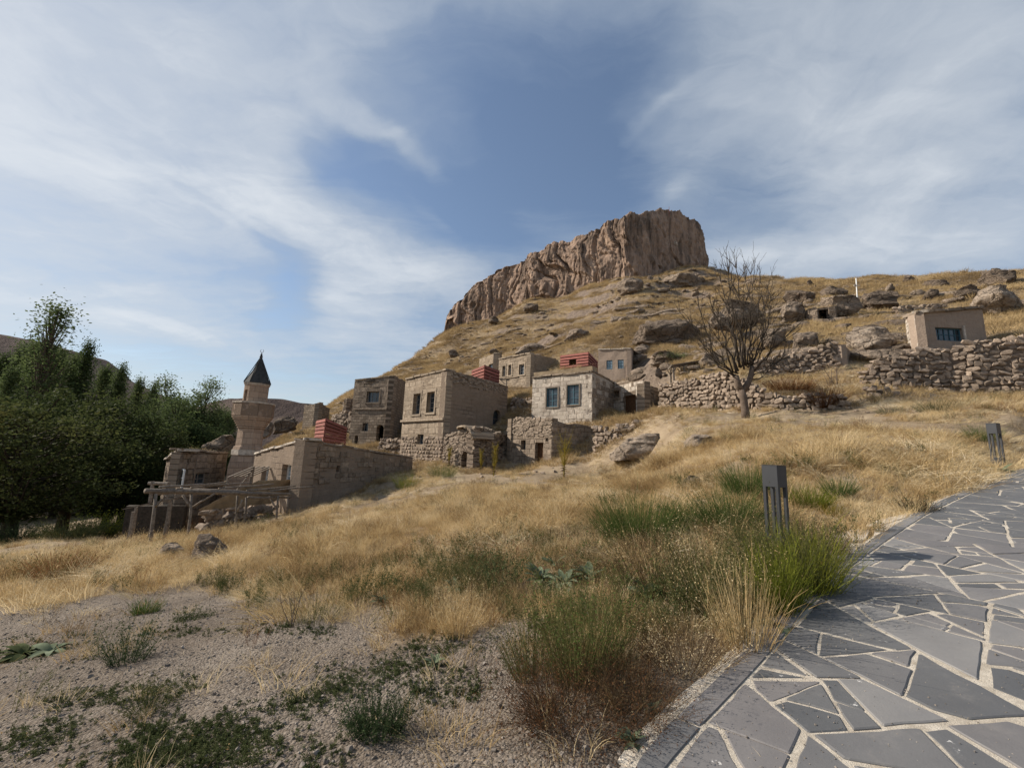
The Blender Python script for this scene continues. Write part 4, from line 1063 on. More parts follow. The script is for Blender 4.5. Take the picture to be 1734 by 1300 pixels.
# ---- D: collapsed vaulted annex
def annex():
    C, L, Rr = xy(804, 722, 26.2), xy(752, 734, 28.4), xy(862, 742, 29.2)
    zC, zL, zR = at(804, 722, 26.2).z, at(752, 738, 28.4).z, at(866, 738, 29.2).z
    r = root_at('ruined_annex', C, 1, 'half-collapsed vaulted annex with a low arched doorway in front of the two-storey house', 'ruin')
    FL, FR, oL, oR = shell(r, L, C, Rr, .0, .5, 'rubble_wall', .18, zL, zC, zR, 32, openL=[(781, 764, 793, 792)], openR=[(848, 750, 856, 757)], archL=[0])
    # broken vault shell leaning out of the ruin
    mb = MB(); n = 14
    for t_, off in ((.0, 0), (.20, 0)):
        for k in range(n + 1):
            a = math.pi * (.05 + .62 * k / n); u = FL.L * .68 + math.cos(a) * (1.0 + t_ * .7); z = zC - .85 + math.sin(a) * (.82 + t_ * .7)
            for o in (.25, -1.6): mb.v.append(tuple(FL.P(u, z + random.uniform(-.03, .03), o + random.uniform(-.08, .08)))); mb.uv.append((u, z))
    m_ = (n + 1) * 2
    for k in range(n):
        a = k * 2
        mb.f += [(a, a + 2, a + 3, a + 1), (m_ + a, m_ + a + 1, m_ + a + 3, m_ + a + 2), (a, m_ + a, m_ + a + 2, a + 2), (a + 1, a + 3, m_ + a + 3, m_ + a + 1)]
    mb.f += [(0, 1, m_ + 1, m_), (2 * n, m_ + 2 * n, m_ + 2 * n + 1, 2 * n + 1)]
    mb.build('vault', 'buff_stone', r)
    rng = random.Random(5)
    for F in (FL, FR):
        for k in range(90):
            u = rng.uniform(0, F.L); z = rng.uniform(.8, F.top(u) + .05)
            if any(a - .1 < u < c + .1 and z0 - .1 < z < z1 + .1 for (a, c, z0, z1) in F.op): continue
            piece('rubble_stone', rng.choice(stones('stone_block')), r, F.P(u, z, -.02), (rng.uniform(-.15, .15), rng.uniform(-.25, .25), F.ang), (rng.uniform(.22, .45), .14, rng.uniform(.13, .26)))
    for k in range(4):
        m = MB(); u = FR.L * (.1 + .25 * k); m.tube([FR.P(u, FR.top(u) + .02, .4), FR.P(u + .7, FR.top(u) + .05, -.9)], [.06, .05], 6); m.build('roof_beam', 'weathered_wood', r)
annex()

# ---- E: lower ashlar building with the door
def lower_house():
    C, L, Rr = xy(935, 710, 25.4), xy(860, 714, 28.6), xy(1012, 722, 27.0)
    zC, zL, zR = at(935, 708, 25.4).z, at(860, 708, 28.6).z, at(1012, 726, 27.0).z
    r = root_at('lower_stone_house', C, 1, 'low shaded ashlar building with a dark doorway under the white house', 'house')
    FL, FR, oL, oR = shell(r, L, C, Rr, .3, .5, 'ashlar_grey', .12, zL, zC, zR, 42, openL=[(906, 749, 920, 786), (882, 745, 890, 761), (924, 741, 928, 747)], backz=zC - .1)
    plank_door(FL, oL[0], r, 'brown_wood', .3); window(FL, oL[1], r, 'bark_grey', 'window_glass', .25, 1, 1, None, .04, False)
    ashlar(FL, r, 'stone_block', .30, .5, zmin=.8, zmax=zC - 1.2, skip=.12, proud=.02, limit=180, seed=31, gap=.95)
    ashlar(FR, r, 'stone_block', .24, .42, zmin=.8, skip=.18, proud=.04, limit=300, seed=33, jit=.3)
    rng = random.Random(8)
    for k in range(170):
        u = rng.uniform(0, FL.L); piece('rubble_stone', rng.choice(stones('stone_block')), r, FL.P(u, FL.top(u) - rng.uniform(-.04, 1.1), -.01), (rng.uniform(-.15, .15), rng.uniform(-.2, .2), FL.ang), (rng.uniform(.22, .42), .12, rng.uniform(.13, .22)))
lower_house()

# ---- F: white-faced house
def white_house():
    C, L, Rr = xy(1003, 629, 28), xy(902, 640, 31.2), xy(1044, 640, 31.2)
    zC, zL, zR = at(1003, 629, 28).z, at(902, 640, 31.2).z, at(1044, 650, 31.2).z
    r = root_at('white_faced_house', C, 3, 'house with a whitewashed sunlit stone front and two blue-framed windows', 'house')
    FL, FR, oL, oR = shell(r, L, C, Rr, 2.2, .5, 'ashlar_pale', .05, zL, zC, zR, 52, openL=[(926, 657, 945, 689), (961, 652, 981, 685)])
    for o in oL: window(FL, o, r, 'window_frame_teal', 'window_glass', .06, 2, 3, None, .07)
    M = Matrix.Rotation(FL.ang, 3, 'Z')
    for (u0, u1, z0, z1) in oL:
        m = MB()
        for (a, c, e, f_) in ((u0 - .10, u0, z0 - .08, z1 + .08), (u1, u1 + .10, z0 - .08, z1 + .08), (u0, u1, z1, z1 + .08), (u0, u1, z0 - .08, z0)):
            m.box(FL.P((a + c) / 2, (e + f_) / 2, .03), (c - a, .10, f_ - e), M)
        m.build('window_surround', 'weathered_wood', r)
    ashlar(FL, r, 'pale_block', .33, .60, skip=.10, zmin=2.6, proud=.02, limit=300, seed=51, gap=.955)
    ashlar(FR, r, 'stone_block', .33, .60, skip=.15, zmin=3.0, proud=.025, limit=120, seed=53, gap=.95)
    # cornice and earth parapet
    coping(FL, r, .75, .10, .12, 'stone_block', seed=12, name='cornice_slab'); coping(FR, r, .6, .10, .06, 'stone_block', seed=13, name='cornice_slab')
    m = MB(); m.box(FL.P(FL.L * .5, FL.top(FL.L * .5) + .24, -.45), (FL.L * .98, .7, .30), Matrix.Rotation(FL.ang, 3, 'Z') @ Matrix.Rotation(-math.atan2(FL.zb - FL.za, FL.L), 3, 'Y'), .03); m.build('parapet', 'earth_roof', r)
    return r, FL, FR
HF, FF_L, FF_R = white_house()

def side_room():
    C, L, Rr = xy(1091, 648, 27.8), xy(1036, 650, 31), xy(1120, 655, 31)
    zC, zL, zR = at(1091, 644, 27.8).z, at(1036, 645, 31).z, at(1120, 660, 31).z
    r = root_at('side_room', C, 4, 'low stone room with a brown plank door joined to the white-faced house', 'house')
    FL, FR, oL, oR = shell(r, L, C, Rr, 3.0, .5, 'ashlar_grey', .12, zL, zC, zR, 62, openL=[(1057, 669, 1077, 706), (1034, 662, 1049, 674)])
    plank_door(FL, oL[0], r, 'brown_wood', .2, 5); window(FL, oL[1], r, 'bark_grey', 'window_glass', .3, 1, 1, 'stone_block', .05, False)
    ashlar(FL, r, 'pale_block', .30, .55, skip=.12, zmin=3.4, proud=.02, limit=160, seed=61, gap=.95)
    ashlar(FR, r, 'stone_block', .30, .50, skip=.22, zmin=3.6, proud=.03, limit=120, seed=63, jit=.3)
side_room()

# ---- H, I: small houses behind
def back_house():
    C, L, Rr = xy(899, 598, 44), xy(845, 608, 47.5), xy(942, 607, 49)
    zC, zL, zR = at(899, 598, 44).z, at(845, 608, 47.5).z, at(942, 607, 49).z
    r = root_at('ashlar_house', C, 8, 'pale ashlar house behind with three small windows in a row', 'house')
    FL, FR, oL, oR = shell(r, L, C, Rr, at(880, 664, 44).z, .5, 'buff_stone', .05, zL, zC, zR, 72, openL=[(851, 620, 856, 637), (861, 618, 866, 635), (879, 617, 888, 634)], roof_drop=.2)
    for o in oL: window(FL, o, r, 'window_frame_white', 'window_glass', .25, 2, 3, 'buff_block', .05)
    ashlar(FL, r, 'buff_block', .34, .62, skip=.12, zmin=at(880, 655, 44).z, proud=.012, limit=200, seed=71, gap=.965)
    coping(FL, r, .7, .12, .1, 'buff_block', seed=2, name='cornice_slab')
    M = Matrix.Rotation(FL.ang, 3, 'Z'); z = FL.hit(860, 640)[1]; m = MB(); m.box(FL.P(FL.L * .35, z, .04), (FL.L * .6, .18, .10), M); m.build('string_course', 'buff_block', r)
    C, L, Rr = xy(842, 597, 50), xy(812, 607, 54), xy(850, 598, 55)
    zC, zL, zR = at(842, 597, 50).z, at(812, 607, 54).z, at(850, 598, 55).z
    r = root_at('small_far_house', C, 9, 'small far house peeping out left of the three-window ashlar house', 'house')
    FL, FR, oL, oR = shell(r, L, C, Rr, at(830, 664, 50).z, .45, 'buff_stone', .05, zL, zC, zR, 82, openL=[(827, 616, 836, 630)], roof_drop=.2)
    window(FL, oL[0], r, 'window_frame_grey', 'window_glass', .2, 2, 2)
back_house()

def pink_house():
    C, L, Rr = xy(1069, 591, 38.5), xy(1013, 591, 40), xy(1074, 593, 43)
    zC, zL, zR = at(1069, 591, 38.5).z, at(1013, 592, 40).z, at(1074, 595, 43).z
    r = root_at('pink_house', C, 8, 'small pink plastered house with two blue-grey windows under the rock ledges', 'house')
    FL, FR, oL, oR = shell(r, L, C, Rr, at(1040, 648, 39).z, .4, 'pink_plaster', .02, zL, zC, zR, 92, openL=[(1027, 610, 1037, 625), (1046, 609, 1056, 624)], roof_drop=.1)
    for o in oL: window(FL, o, r, 'window_frame_teal', 'curtained_glass', .06, 2, 3, None, .05)
    coping(FL, r, .8, .12, .10, 'pale_block', seed=22, name='cornice_slab'); coping(FR, r, .5, .12, .06, 'stone_block', seed=23, name='cornice_slab')
pink_house()

def plaster_house():
    # narrow lit end left, long shaded front
    C, L, Rr = xy(1548, 530, 23.4), xy(1533, 541, 25.2), xy(1663, 522, 23.6)
    zC, zL, zR = at(1548, 531, 23.4).z, at(1533, 541, 25.2).z, at(1663, 522, 23.6).z
    r = root_at('flat_roofed_house', C, 8, 'flat-roofed plastered house with one barred window above the big dry-stone wall', 'house')
    FL, FR, oL, oR = shell(r, L, C, Rr, 7.4, .4, 'pink_plaster', .03, zL, zC, zR, 102, openR=[(1585, 555, 1630, 577)], roof_drop=.05)
    window(FR, oR[0], r, 'window_frame_teal', 'window_glass', .15, 5, 2, None, .06)
    coping(FR, r, .9, .16, .14, 'stone_block', seed=32, name='cornice_slab'); coping(FL, r, .7, .14, .05, 'pale_block', seed=33, name='cornice_slab')
    ashlar(FL, r, 'pale_block', .24, .3, zmin=7.6, skip=.15, proud=.03, limit=100, seed=34, jit=.3)
    u, z = FR.hit(1632, 566); m = MB(); m.box(FR.P(u, z, .02), (.12, .12, 1.0), Matrix.Rotation(FR.ang, 3, 'Z')); m.build('window_jamb', 'pale_block', r)
plaster_house()

# ---- N: house left of the minaret
def left_house():
    C, L, Rr = xy(307, 762, 22), xy(283, 775, 26), xy(386, 766, 26)
    zC, zL, zR = at(307, 762, 22).z, at(281, 779, 26).z, at(386, 767, 26).z
    r = root_at('grey_stone_house', C, -3, 'square grey stone house left of the minaret with one small window', 'house')
    FL, FR, oL, oR = shell(r, L, C, Rr, -4.6, .45, 'ashlar_grey', .08, zL, zC, zR, 112, openR=[(329, 801, 351, 820)], openL=[(288, 795, 293, 826), (297, 793, 302, 826)], roof_drop=.1)
    window(FR, oR[0], r, 'window_frame_grey', 'window_glass', .2, 2, 2, 'stone_block', .06)
    for o in oL: window(FL, o, r, 'window_frame_white', 'curtained_glass', .2, 1, 2, None, .05)
    ashlar(FR, r, 'stone_block', .32, .5, zmin=-2.5, skip=.12, proud=.028, limit=240, seed=91, jit=.25, gap=.94)
    coping(FR, r, .7, .10, .08, 'stone_block', seed=42); coping(FL, r, .9, .10, .15, 'pale_block', seed=43)
left_house()

def small_ruin():
    C, L, Rr = xy(541, 682, 50), xy(516, 684, 51.5), xy(559, 688, 53)
    r = root_at('ruined_house', C, 4, 'roofless square ruin on the grassy slope right of the minaret', 'ruin')
    shell(r, L, C, Rr, at(540, 728, 50).z, .5, 'ashlar_grey', .15, at(516, 684, 51.5).z, at(541, 682, 50).z, at(559, 692, 53).z, 122, roof_drop=1.2)
    C, L, Rr = xy(588, 673, 50), xy(581, 680, 51.5), xy(601, 676, 51)
    r = root_at('wall_stub', C, 4, 'short free-standing wall stub beside the tower house', 'ruin')
    shell(r, L, C, Rr, at(590, 716, 50).z, .5, 'rubble_wall', .12, at(581, 682, 51.5).z, at(588, 673, 50).z, at(601, 676, 51).z, 132, roof_drop=.8)
small_ruin()

def cave():
    g = ground_hit(1392, 546); Y = g.y
    C, L, Rr = xy(1414, 518, Y), xy(1368, 522, Y + .6), xy(1424, 520, Y + 3)
    r = root_at('cave_dwelling', C, g.z, 'rock-cut room with a square dark mouth on the upper slope left of the white pole', 'cave', None)
    shell(r, L, C, Rr, g.z - 1.2, .7, 'grey_rock', .30, at(1368, 522, Y + .6).z, at(1414, 517, Y).z, at(1424, 522, Y + 3).z, 152, roof='grey_rock', roof_drop=.05, openL=[(1384, 527, 1405, 549)])
cave()

# ------------------------------------------------------------------ minaret and its base
def minaret():
    Yd = 25.5; lean = 0
    base = at(415, 800, Yd); cx, cyv = base.x, base.y
    zf = lambda px, py: at(px, py, Yd).z
    z_ground = -4.0; z_plinth = zf(398, 762); z_sh1 = zf(425, 716); z_bal0 = zf(426, 706); z_bal1 = zf(428, 688); z_par = zf(430, 686)
    z_upper = zf(434, 653); z_tip = zf(442, 606); z_fin = zf(443, 596)
    rt = empty('minaret', (cx, cyv, z_ground), 'short octagonal stone minaret with a balcony and pointed dark lead roof', 'minaret')
    n = 8; rot = math.pi / 8 + .35
    def oct_(mb, prof, uvs=True):
        k = len(mb.v)
        for (z, rr_) in prof:
            for j in range(n):
                a = rot + 2 * math.pi * j / n; mb.v.append((cx + rr_ * math.cos(a), cyv + rr_ * math.sin(a), z)); mb.uv.append((a * 1.2, z))
        for i in range(len(prof) - 1):
            for j in range(n):
                a0 = k + i * n + j; a1 = k + i * n + (j + 1) % n; mb.f.append((a0, a1, a1 + n, a0 + n))
        mb.f.append(tuple(k + j for j in range(n))[::-1]); mb.f.append(tuple(k + (len(prof) - 1) * n + j for j in range(n)))
    w = lambda px: px / FPX * Yd
    R1, R2, R3 = w(19.5), w(31.5), w(18.5)
    mb = MB(); oct_(mb, [(z_plinth + .05, R1 * 1.16), (z_plinth + .22, R1 * 1.12), (z_plinth + .25, R1), (z_sh1 - .35, R1 * .97)]); mb.build('shaft', 'minaret_stone', rt)
    mb = MB(); oct_(mb, [(z_plinth - .25, R1 * 1.22), (z_plinth + .046, R1 * 1.24)]); mb.build('collar', 'pale_block', rt)
    prof = [(z_sh1 - .34, R1 * 1.0)]; N = 6
    for k in range(N): 
        f0 = (k + 1) / N; zz = z_sh1 - .34 + (z_bal0 + .02 - z_sh1 + .34) * (k + .15) / N; z2 = z_sh1 - .34 + (z_bal0 + .02 - z_sh1 + .34) * (k + 1) / N
        rr_ = R1 * 1.0 + (R2 * .97 - R1) * f0 ** 1.1; prof += [(zz, rr_), (z2, rr_)]
    mb = MB(); oct_(mb, prof); mb.build('balcony_corbel', 'minaret_stone', rt)
    zb = z_bal0 + .024
    # parapet: eight panels and a rim
    for j in range(n):
        a0 = rot + 2 * math.pi * j / n; a1 = rot + 2 * math.pi * (j + 1) / n
        p = Vector((cx + R2 * math.cos(a0), cyv + R2 * math.sin(a0), 0)); q = Vector((cx + R2 * math.cos(a1), cyv + R2 * math.sin(a1), 0))
        m = MB(); z0, z1 = zb, z_par + .05; inn = .88
        pi_ = Vector((cx + R2 * inn * math.cos(a0), cyv + R2 * inn * math.sin(a0), 0)); qi = Vector((cx + R2 * inn * math.cos(a1), cyv + R2 * inn * math.sin(a1), 0))
        d = (q - p) * .012; p2, q2, pi2, qi2 = p + d, q - d, pi_ + d, qi - d
        m.v = [(v.x, v.y, z) for z in (z0, z1) for v in (p2, q2, qi2, pi2)]; m.uv = [(0, 0)] * 8
        m.f = [(0, 1, 5, 4), (1, 2, 6, 5), (2, 3, 7, 6), (3, 0, 4, 7), (4, 5, 6, 7), (3, 2, 1, 0)]; m.build('parapet_panel', 'minaret_stone', rt)
    mb = MB(); oct_(mb, [(z_par + .053, R2 * 1.03), (z_par + .14, R2 * 1.03)]); mb.build('balcony_rim', 'pale_block', rt)
    # upper shaft: eight wall panels, one with an arched doorway
    z0, z1 = z_par + .144, z_upper
    for j in range(n):
        a0 = rot + 2 * math.pi * j / n; a1 = rot + 2 * math.pi * (j + 1) / n
        A = Vector((cx + R3 * math.cos(a0), cyv + R3 * math.sin(a0))); B = Vector((cx + R3 * math.cos(a1), cyv + R3 * math.sin(a1)))
        F = Facade(A, B, z0 - .3, z1, z1, .16); mid = (A + B) / 2 - Vector((cx, cyv)); face = mid.normalized().dot(Vector((-cx, -cyv)).normalized())
        m = MB()
        angm = math.atan2(mid.y, mid.x)
        if abs(((angm - math.radians(-96)) + math.pi) % (2 * math.pi) - math.pi) < math.pi / 8:
            r_ = (F.L * .2, F.L * .72, z0 - .29, z0 + .72); F.op.append(r_); F.add(m, 0, 3, .3); arch_fill(m, F, r_)
        else: F.add(m, 0, 3, .3)
        m.build('upper_wall', 'minaret_stone', rt)
    m = MB(); oct_(m, [(z_upper - .01, R3 * 1.06), (z_upper + .10, R3 * 1.08)]); m.build('eave_band', 'pale_block', rt)
    m = MB(); oct_(m, [(z_upper + .104, R3 * 1.13), (z_upper + .16, R3 * 1.10), ((z_upper + z_tip) / 2, R3 * .56), (z_tip, .05)]); m.build('spire', 'lead_roof', rt)
    for j in range(n):     # roll seams of the lead
        a = rot + 2 * math.pi * j / n; m = MB(); m.tube([(cx + R3 * 1.11 * math.cos(a), cyv + R3 * 1.11 * math.sin(a), z_upper + .17), (cx + .05 * math.cos(a), cyv + .05 * math.sin(a), z_tip)], [.025, .02], 5); m.build('seam', 'lead_roof', rt)
    m = MB(); hgt = z_fin - z_tip; m.tube([(cx, cyv, z_tip), (cx, cyv, z_fin)], [.02, .015], 6)
    for zc, rr_ in ((.15, .09), (.42, .07), (.62, .05)):
        zc = z_tip + hgt * zc; m.tube([(cx, cyv, zc - rr_), (cx, cyv, zc - rr_ * .5), (cx, cyv, zc), (cx, cyv, zc + rr_ * .5), (cx, cyv, zc + rr_)], [.01, rr_ * .85, rr_, rr_ * .85, .01], 8)
    pts = [(cx + math.cos(a) * .10, cyv, z_fin + .06 + math.sin(a) * .10) for a in np.linspace(math.radians(120), math.radians(420), 12)]
    m.tube(pts, [.012] * 12, 5); m.build('finial', 'lead_roof', rt)
    # square plinth with chamfered shoulders
    Wd = w(22); A0 = Vector((cx, cyv)); th = .42
    ax, ay = Vector((math.cos(th), math.sin(th))), Vector((-math.sin(th), math.cos(th)))
    def sq(s_): return [A0 + ax * (sx * s_) + ay * (sy * s_) for sx, sy in ((-1, -1), (1, -1), (1, 1), (-1, 1))]
    m = MB(); zc = z_plinth - .9
    for (z, s_) in ((z_ground, Wd), (zc, Wd), (z_plinth - .26, R1 * 1.0)):
        for q in sq(s_): m.v.append((q.x, q.y, z)); m.uv.append((q.x + q.y, z))
    for i in range(2):
        for j in range(4): a0 = i * 4 + j; a1 = i * 4 + (j + 1) % 4; m.f.append((a0, a1, a1 + 4, a0 + 4))
    m.f += [(3, 2, 1, 0), (8, 9, 10, 11)]; m.build('plinth', 'minaret_stone', rt)
minaret()

# ------------------------------------------------------------------ red slatted roof lanterns
def red_box(C, L, Rr, Y, base, label, op=None, n=7):
    """C, L, R: (px, top py); Y: depths of C, L, R; base: bottom py at C"""
    c, l, r_ = at(C[0], C[1], Y[0]), at(L[0], L[1], Y[1]), at(Rr[0], Rr[1], Y[2])
    zb = at(C[0], base, Y[0]).z
    rt = empty('slatted_roof_box', (c.x, c.y, zb), label, 'roof box', 'red slatted boxes on the flat roofs')
    D = Vector((l.x + r_.x - c.x, l.y + r_.y - c.y))
    P = [Vector((l.x, l.y)), Vector((c.x, c.y)), Vector((r_.x, r_.y)), D]; Z = [l.z, c.z, r_.z, l.z + r_.z - c.z]
    for k in range(4):
        A, B, za, zb2 = P[k], P[(k + 1) % 4], Z[k], Z[(k + 1) % 4]; F = Facade(A, B, zb - .3, za, zb2, .06)
        hole = F.rect(*op) if (op and k == 0) else None
        m = MB()
        m.bar(F.P(.03, zb - .3, -.05), F.P(.03, za, -.05), .06, .06); m.build('corner_post', 'red_paint', rt)
        for i in range(n):
            f0, f1 = i / n, (i + .80) / n
            spans = [(0.02, F.L - .02)]
            zmid = zb - .3 + (za - zb + .3) * (f0 + f1) / 2
            if hole and hole[2] < zmid < hole[3]: spans = [(0.02, hole[0]), (hole[1], F.L - .02)]
            for (a, c_) in spans:
                mm = MB(); vs = []
                j0, j1 = random.uniform(-.008, .008), random.uniform(-.008, .008)
                tilt = .05
                for u, zt in ((a, za + (zb2 - za) * a / F.L), (c_, za + (zb2 - za) * c_ / F.L)):
                    z0 = zb - .3 + (zt - zb + .3) * f0; z1 = zb - .3 + (zt - zb + .3) * f1
                    vs += [F.P(u, z0 + j0, tilt), F.P(u, z1 + j1, 0), F.P(u, z1 + j1, -.03), F.P(u, z0 + j0, tilt - .03)]
                mm.add(vs, [(0, 4, 5, 1), (1, 5, 6, 2), (2, 6, 7, 3), (3, 7, 4, 0), (0, 1, 2, 3), (7, 6, 5, 4)])
                mm.build('slat', 'red_paint', rt)
    m = MB(); ins = .97; cen = (P[0] + P[2]) / 2; q = [cen + (p - cen) * ins for p in P]
    m.add([(p.x, p.y, z - .08) for p, z in zip(q, Z)] + [(p.x, p.y, z - .03) for p, z in zip(q, Z)], [(3, 2, 1, 0), (4, 5, 6, 7), (0, 1, 5, 4), (1, 2, 6, 5), (2, 3, 7, 6), (3, 0, 4, 7)])
    m.build('lid', 'bark_dark', rt)
red_box((553, 707), (536, 711), (588, 723), (27.5, 29, 30), 745, 'red slatted box on the roof of the long low adobe house')
red_box((821, 617), (799, 626), (846, 627), (35.5, 37, 37.5), 650, 'dark red slatted box on the roof of the two-storey house')
red_box((997, 595), (949, 601), (1012, 611), (31.5, 33, 34), 622, 'bright red slatted box with a square hole on the white-faced house', op=(964, 609, 976, 618))
# antenna-like rail beside the second box
def rail():
    Y = 36; m = MB(); r = empty('wooden_rail', at(850, 650, Y), 'short crooked wooden rail at the roof edge beside the dark red box', 'rail')
    m = MB(); m.bar(at(846, 641, Y), at(862, 643.5, Y), .08, .08); m.build('cross_beam', 'weathered_wood', r)
    m = MB(); m.bar(at(858, 643, Y), at(858, 656, Y), .08, .08); m.build('post', 'weathered_wood', r)
    m = MB(); m.bar(at(847, 642, Y), at(856, 651, Y), .05, .05); m.build('brace', 'weathered_wood', r)
rail()

# ------------------------------------------------------------------ paved path
path = empty('path', (0, 0, 0), None, None); path['kind'] = 'structure'; path['label'] = 'crazy-paved path of grey stone slabs with pale mortar joints'
Ls = np.concatenate([[0], np.cumsum(np.hypot(*np.diff(EXs, axis=0).T))])
_tx = np.gradient(EXs[:, 0]); _ty = np.gradient(EXs[:, 1]); _tl = np.hypot(_tx, _ty); _tx /= _tl; _ty /= _tl
for _ in range(6):
    _tx[1:-1] = (_tx[:-2] + _tx[1:-1] + _tx[2:]) / 3; _ty[1:-1] = (_ty[:-2] + _ty[1:-1] + _ty[2:]) / 3
def sw(s, w, z=0.0):
    """along / across the path -> world"""
    x = np.interp(s, Ls, EXs[:, 0]); y = np.interp(s, Ls, EXs[:, 1]); tx = np.interp(s, Ls, _tx); ty = np.interp(s, Ls, _ty)
    X = x + ty * w; Y = y - tx * w
    return Vector((X, Y, PA * X + PB * Y + z))
S0, S1 = 2.2, Ls[-1] - .3
mb = MB(); ns = int((S1 - S0) / .25)
for i in range(ns + 1):
    s_ = S0 + (S1 - S0) * i / ns
    for w_, z_ in ((-.03, -.15), (-.03, -.012), (.12, -.006), (PATH_W + .02, -.006), (PATH_W + .02, -.15)): mb.v.append(tuple(sw(s_, w_, z_)))
for i in range(ns):
    for j in range(4): a_ = i * 5 + j; mb.f.append((a_, a_ + 1, a_ + 6, a_ + 5))
mb.build('mortar_bed', 'mortar', path)

def clip(poly, p, n):
    out = []; N = len(poly)
    for i in range(N):
        a, c = poly[i], poly[(i + 1) % N]; da = (a[0] - p[0]) * n[0] + (a[1] - p[1]) * n[1]; dc = (c[0] - p[0]) * n[0] + (c[1] - p[1]) * n[1]
        if da >= 0: out.append(a)
        if (da >= 0) != (dc >= 0): t = da / (da - dc); out.append((a[0] + (c[0] - a[0]) * t, a[1] + (c[1] - a[1]) * t))
    return out
def area(p): return .5 * abs(sum(p[i][0] * p[(i + 1) % len(p)][1] - p[(i + 1) % len(p)][0] * p[i][1] for i in range(len(p))))
def inset(poly, gaps):
    N = len(poly); A = sum(poly[i][0] * poly[(i + 1) % N][1] - poly[(i + 1) % N][0] * poly[i][1] for i in range(N)); sg = 1 if A > 0 else -1; out = poly
    for i in range(N):
        a, c = poly[i], poly[(i + 1) % N]; dx, dy = c[0] - a[0], c[1] - a[1]; L = math.hypot(dx, dy)
        if L < 1e-5: continue
        n = (-dy / L * sg, dx / L * sg); g = gaps(); th = random.uniform(-.02, .02)
        n2 = (n[0] * math.cos(th) - n[1] * math.sin(th), n[0] * math.sin(th) + n[1] * math.cos(th))
        mid = ((a[0] + c[0]) / 2 + n[0] * g, (a[1] + c[1]) / 2 + n[1] * g); out = clip(out, mid, n2)
        if len(out) < 3: return []
    return out
prng = random.Random(21)
def split(poly, target, out, depth=0):
    A = area(poly)
    if A < target or depth > 14: out.append(poly); return
    cx = sum(p[0] for p in poly) / len(poly); cy_ = sum(p[1] for p in poly) / len(poly)
    sxx = sum((p[0] - cx) ** 2 for p in poly); syy = sum((p[1] - cy_) ** 2 for p in poly); sxy = sum((p[0] - cx) * (p[1] - cy_) for p in poly)
    th = .5 * math.atan2(2 * sxy, sxx - syy) + prng.uniform(-.62, .62)
    n = (math.cos(th), math.sin(th)); q = (cx + prng.uniform(-.13, .13) * math.sqrt(A), cy_ + prng.uniform(-.13, .13) * math.sqrt(A))
    a = clip(poly, q, n); c = clip(poly, q, (-n[0], -n[1]))
    for p in (a, c):
        if len(p) >= 3: split(p, prng.choice([.03, .07, .11, .15, .20, .25]) if depth > 5 else .2, out, depth + 1)
cells = []; split([(S0, .143), (S1, .143), (S1, PATH_W), (S0, PATH_W)], .2, cells)
def slab_mesh(poly, th=.045, wob=.006, raise_=0.0):
    """poly in (s, w); broken edges, chamfered top"""
    pts = []
    N = len(poly)
    for i in range(N):
        a, c = poly[i], poly[(i + 1) % N]; L = math.hypot(c[0] - a[0], c[1] - a[1]); k = max(1, min(5, int(L / .09)))
        # cut the corner
        for j in range(k):
            t = (j + (.06 if j == 0 and L > .1 else 0)) / k; jx, jy = prng.uniform(-wob, wob), prng.uniform(-wob, wob)
            pts.append((a[0] + (c[0] - a[0]) * t + jx, a[1] + (c[1] - a[1]) * t + jy))
        if L > .1: pts.append((c[0] + (a[0] - c[0]) * .03, c[1] + (a[1] - c[1]) * .03))
    cx = sum(p[0] for p in pts) / len(pts); cw = sum(p[1] for p in pts) / len(pts); n = len(pts)
    c0 = sw(cx, cw); V = []
    for f_, z in ((1, -th), (1, -.005), (1 - .006 / max(.05, math.sqrt(area(poly)) * .5), 0)):
        for p in pts: V.append(sw(cx + (p[0] - cx) * f_, cw + (p[1] - cw) * f_, z + raise_) - c0)
    F = [tuple(range(2 * n, 3 * n))] + [(i + r * n, (i + 1) % n + r * n, (i + 1) % n + (r + 1) * n, i + (r + 1) * n) for r in (0, 1) for i in range(n)]
    A = sum(pts[i][0] * pts[(i + 1) % n][1] - pts[(i + 1) % n][0] * pts[i][1] for i in range(n))
    if A < 0: pass
    else: F = [f[::-1] for f in F]
    me = bpy.data.meshes.new('paving_slab'); me.from_pydata([tuple(v) for v in V], [], F); me.update()
    bm = bmesh.new(); bm.from_mesh(me); bmesh.ops.recalc_face_normals(bm, faces=bm.faces)
    if bm.faces and max(bm.faces, key=lambda f: f.calc_area()).normal.z < 0: bmesh.ops.reverse_faces(bm, faces=bm.faces)
    bm.to_mesh(me); bm.free(); me.materials.append(MATS['flagstone'])
    return me, c0
slabs = []
for c in cells:
    p = inset(c, lambda: prng.choice([.005, .007, .009, .011, .014, .022]))
    if len(p) < 3 or area(p) < .004: continue
    if prng.random() < .22 and len(p) > 3:      # a broken-off corner, filled with mortar
        i = prng.randrange(len(p)); a = p[i]; cx = sum(q[0] for q in p) / len(p); cy_ = sum(q[1] for q in p) / len(p); dx, dy = cx - a[0], cy_ - a[1]; L = math.hypot(dx, dy)
        p = clip(p, (a[0] + dx * .16, a[1] + dy * .16), (dx / L, dy / L))
    cs = (sum(q[0] for q in p) / len(p), sum(q[1] for q in p) / len(p)); w0 = sw(*cs)
    slabs.append((math.hypot(w0.x - 0, w0.y - .3) + (0 if w0.y > .3 else 4) + (abs(w0.x) > 1.4 * abs(w0.y)) * 3, p))
slabs.sort(key=lambda t: t[0])
far_s = []
for i, (d_, p) in enumerate(slabs):
    me, c0 = slab_mesh(p, raise_=prng.uniform(-.004, .005))
    if i < 300: o = piece('paving_slab', me, path, c0, (0, 0, 0), (1, 1, 1))
    else: far_s.append((me, Matrix.Translation(c0)))
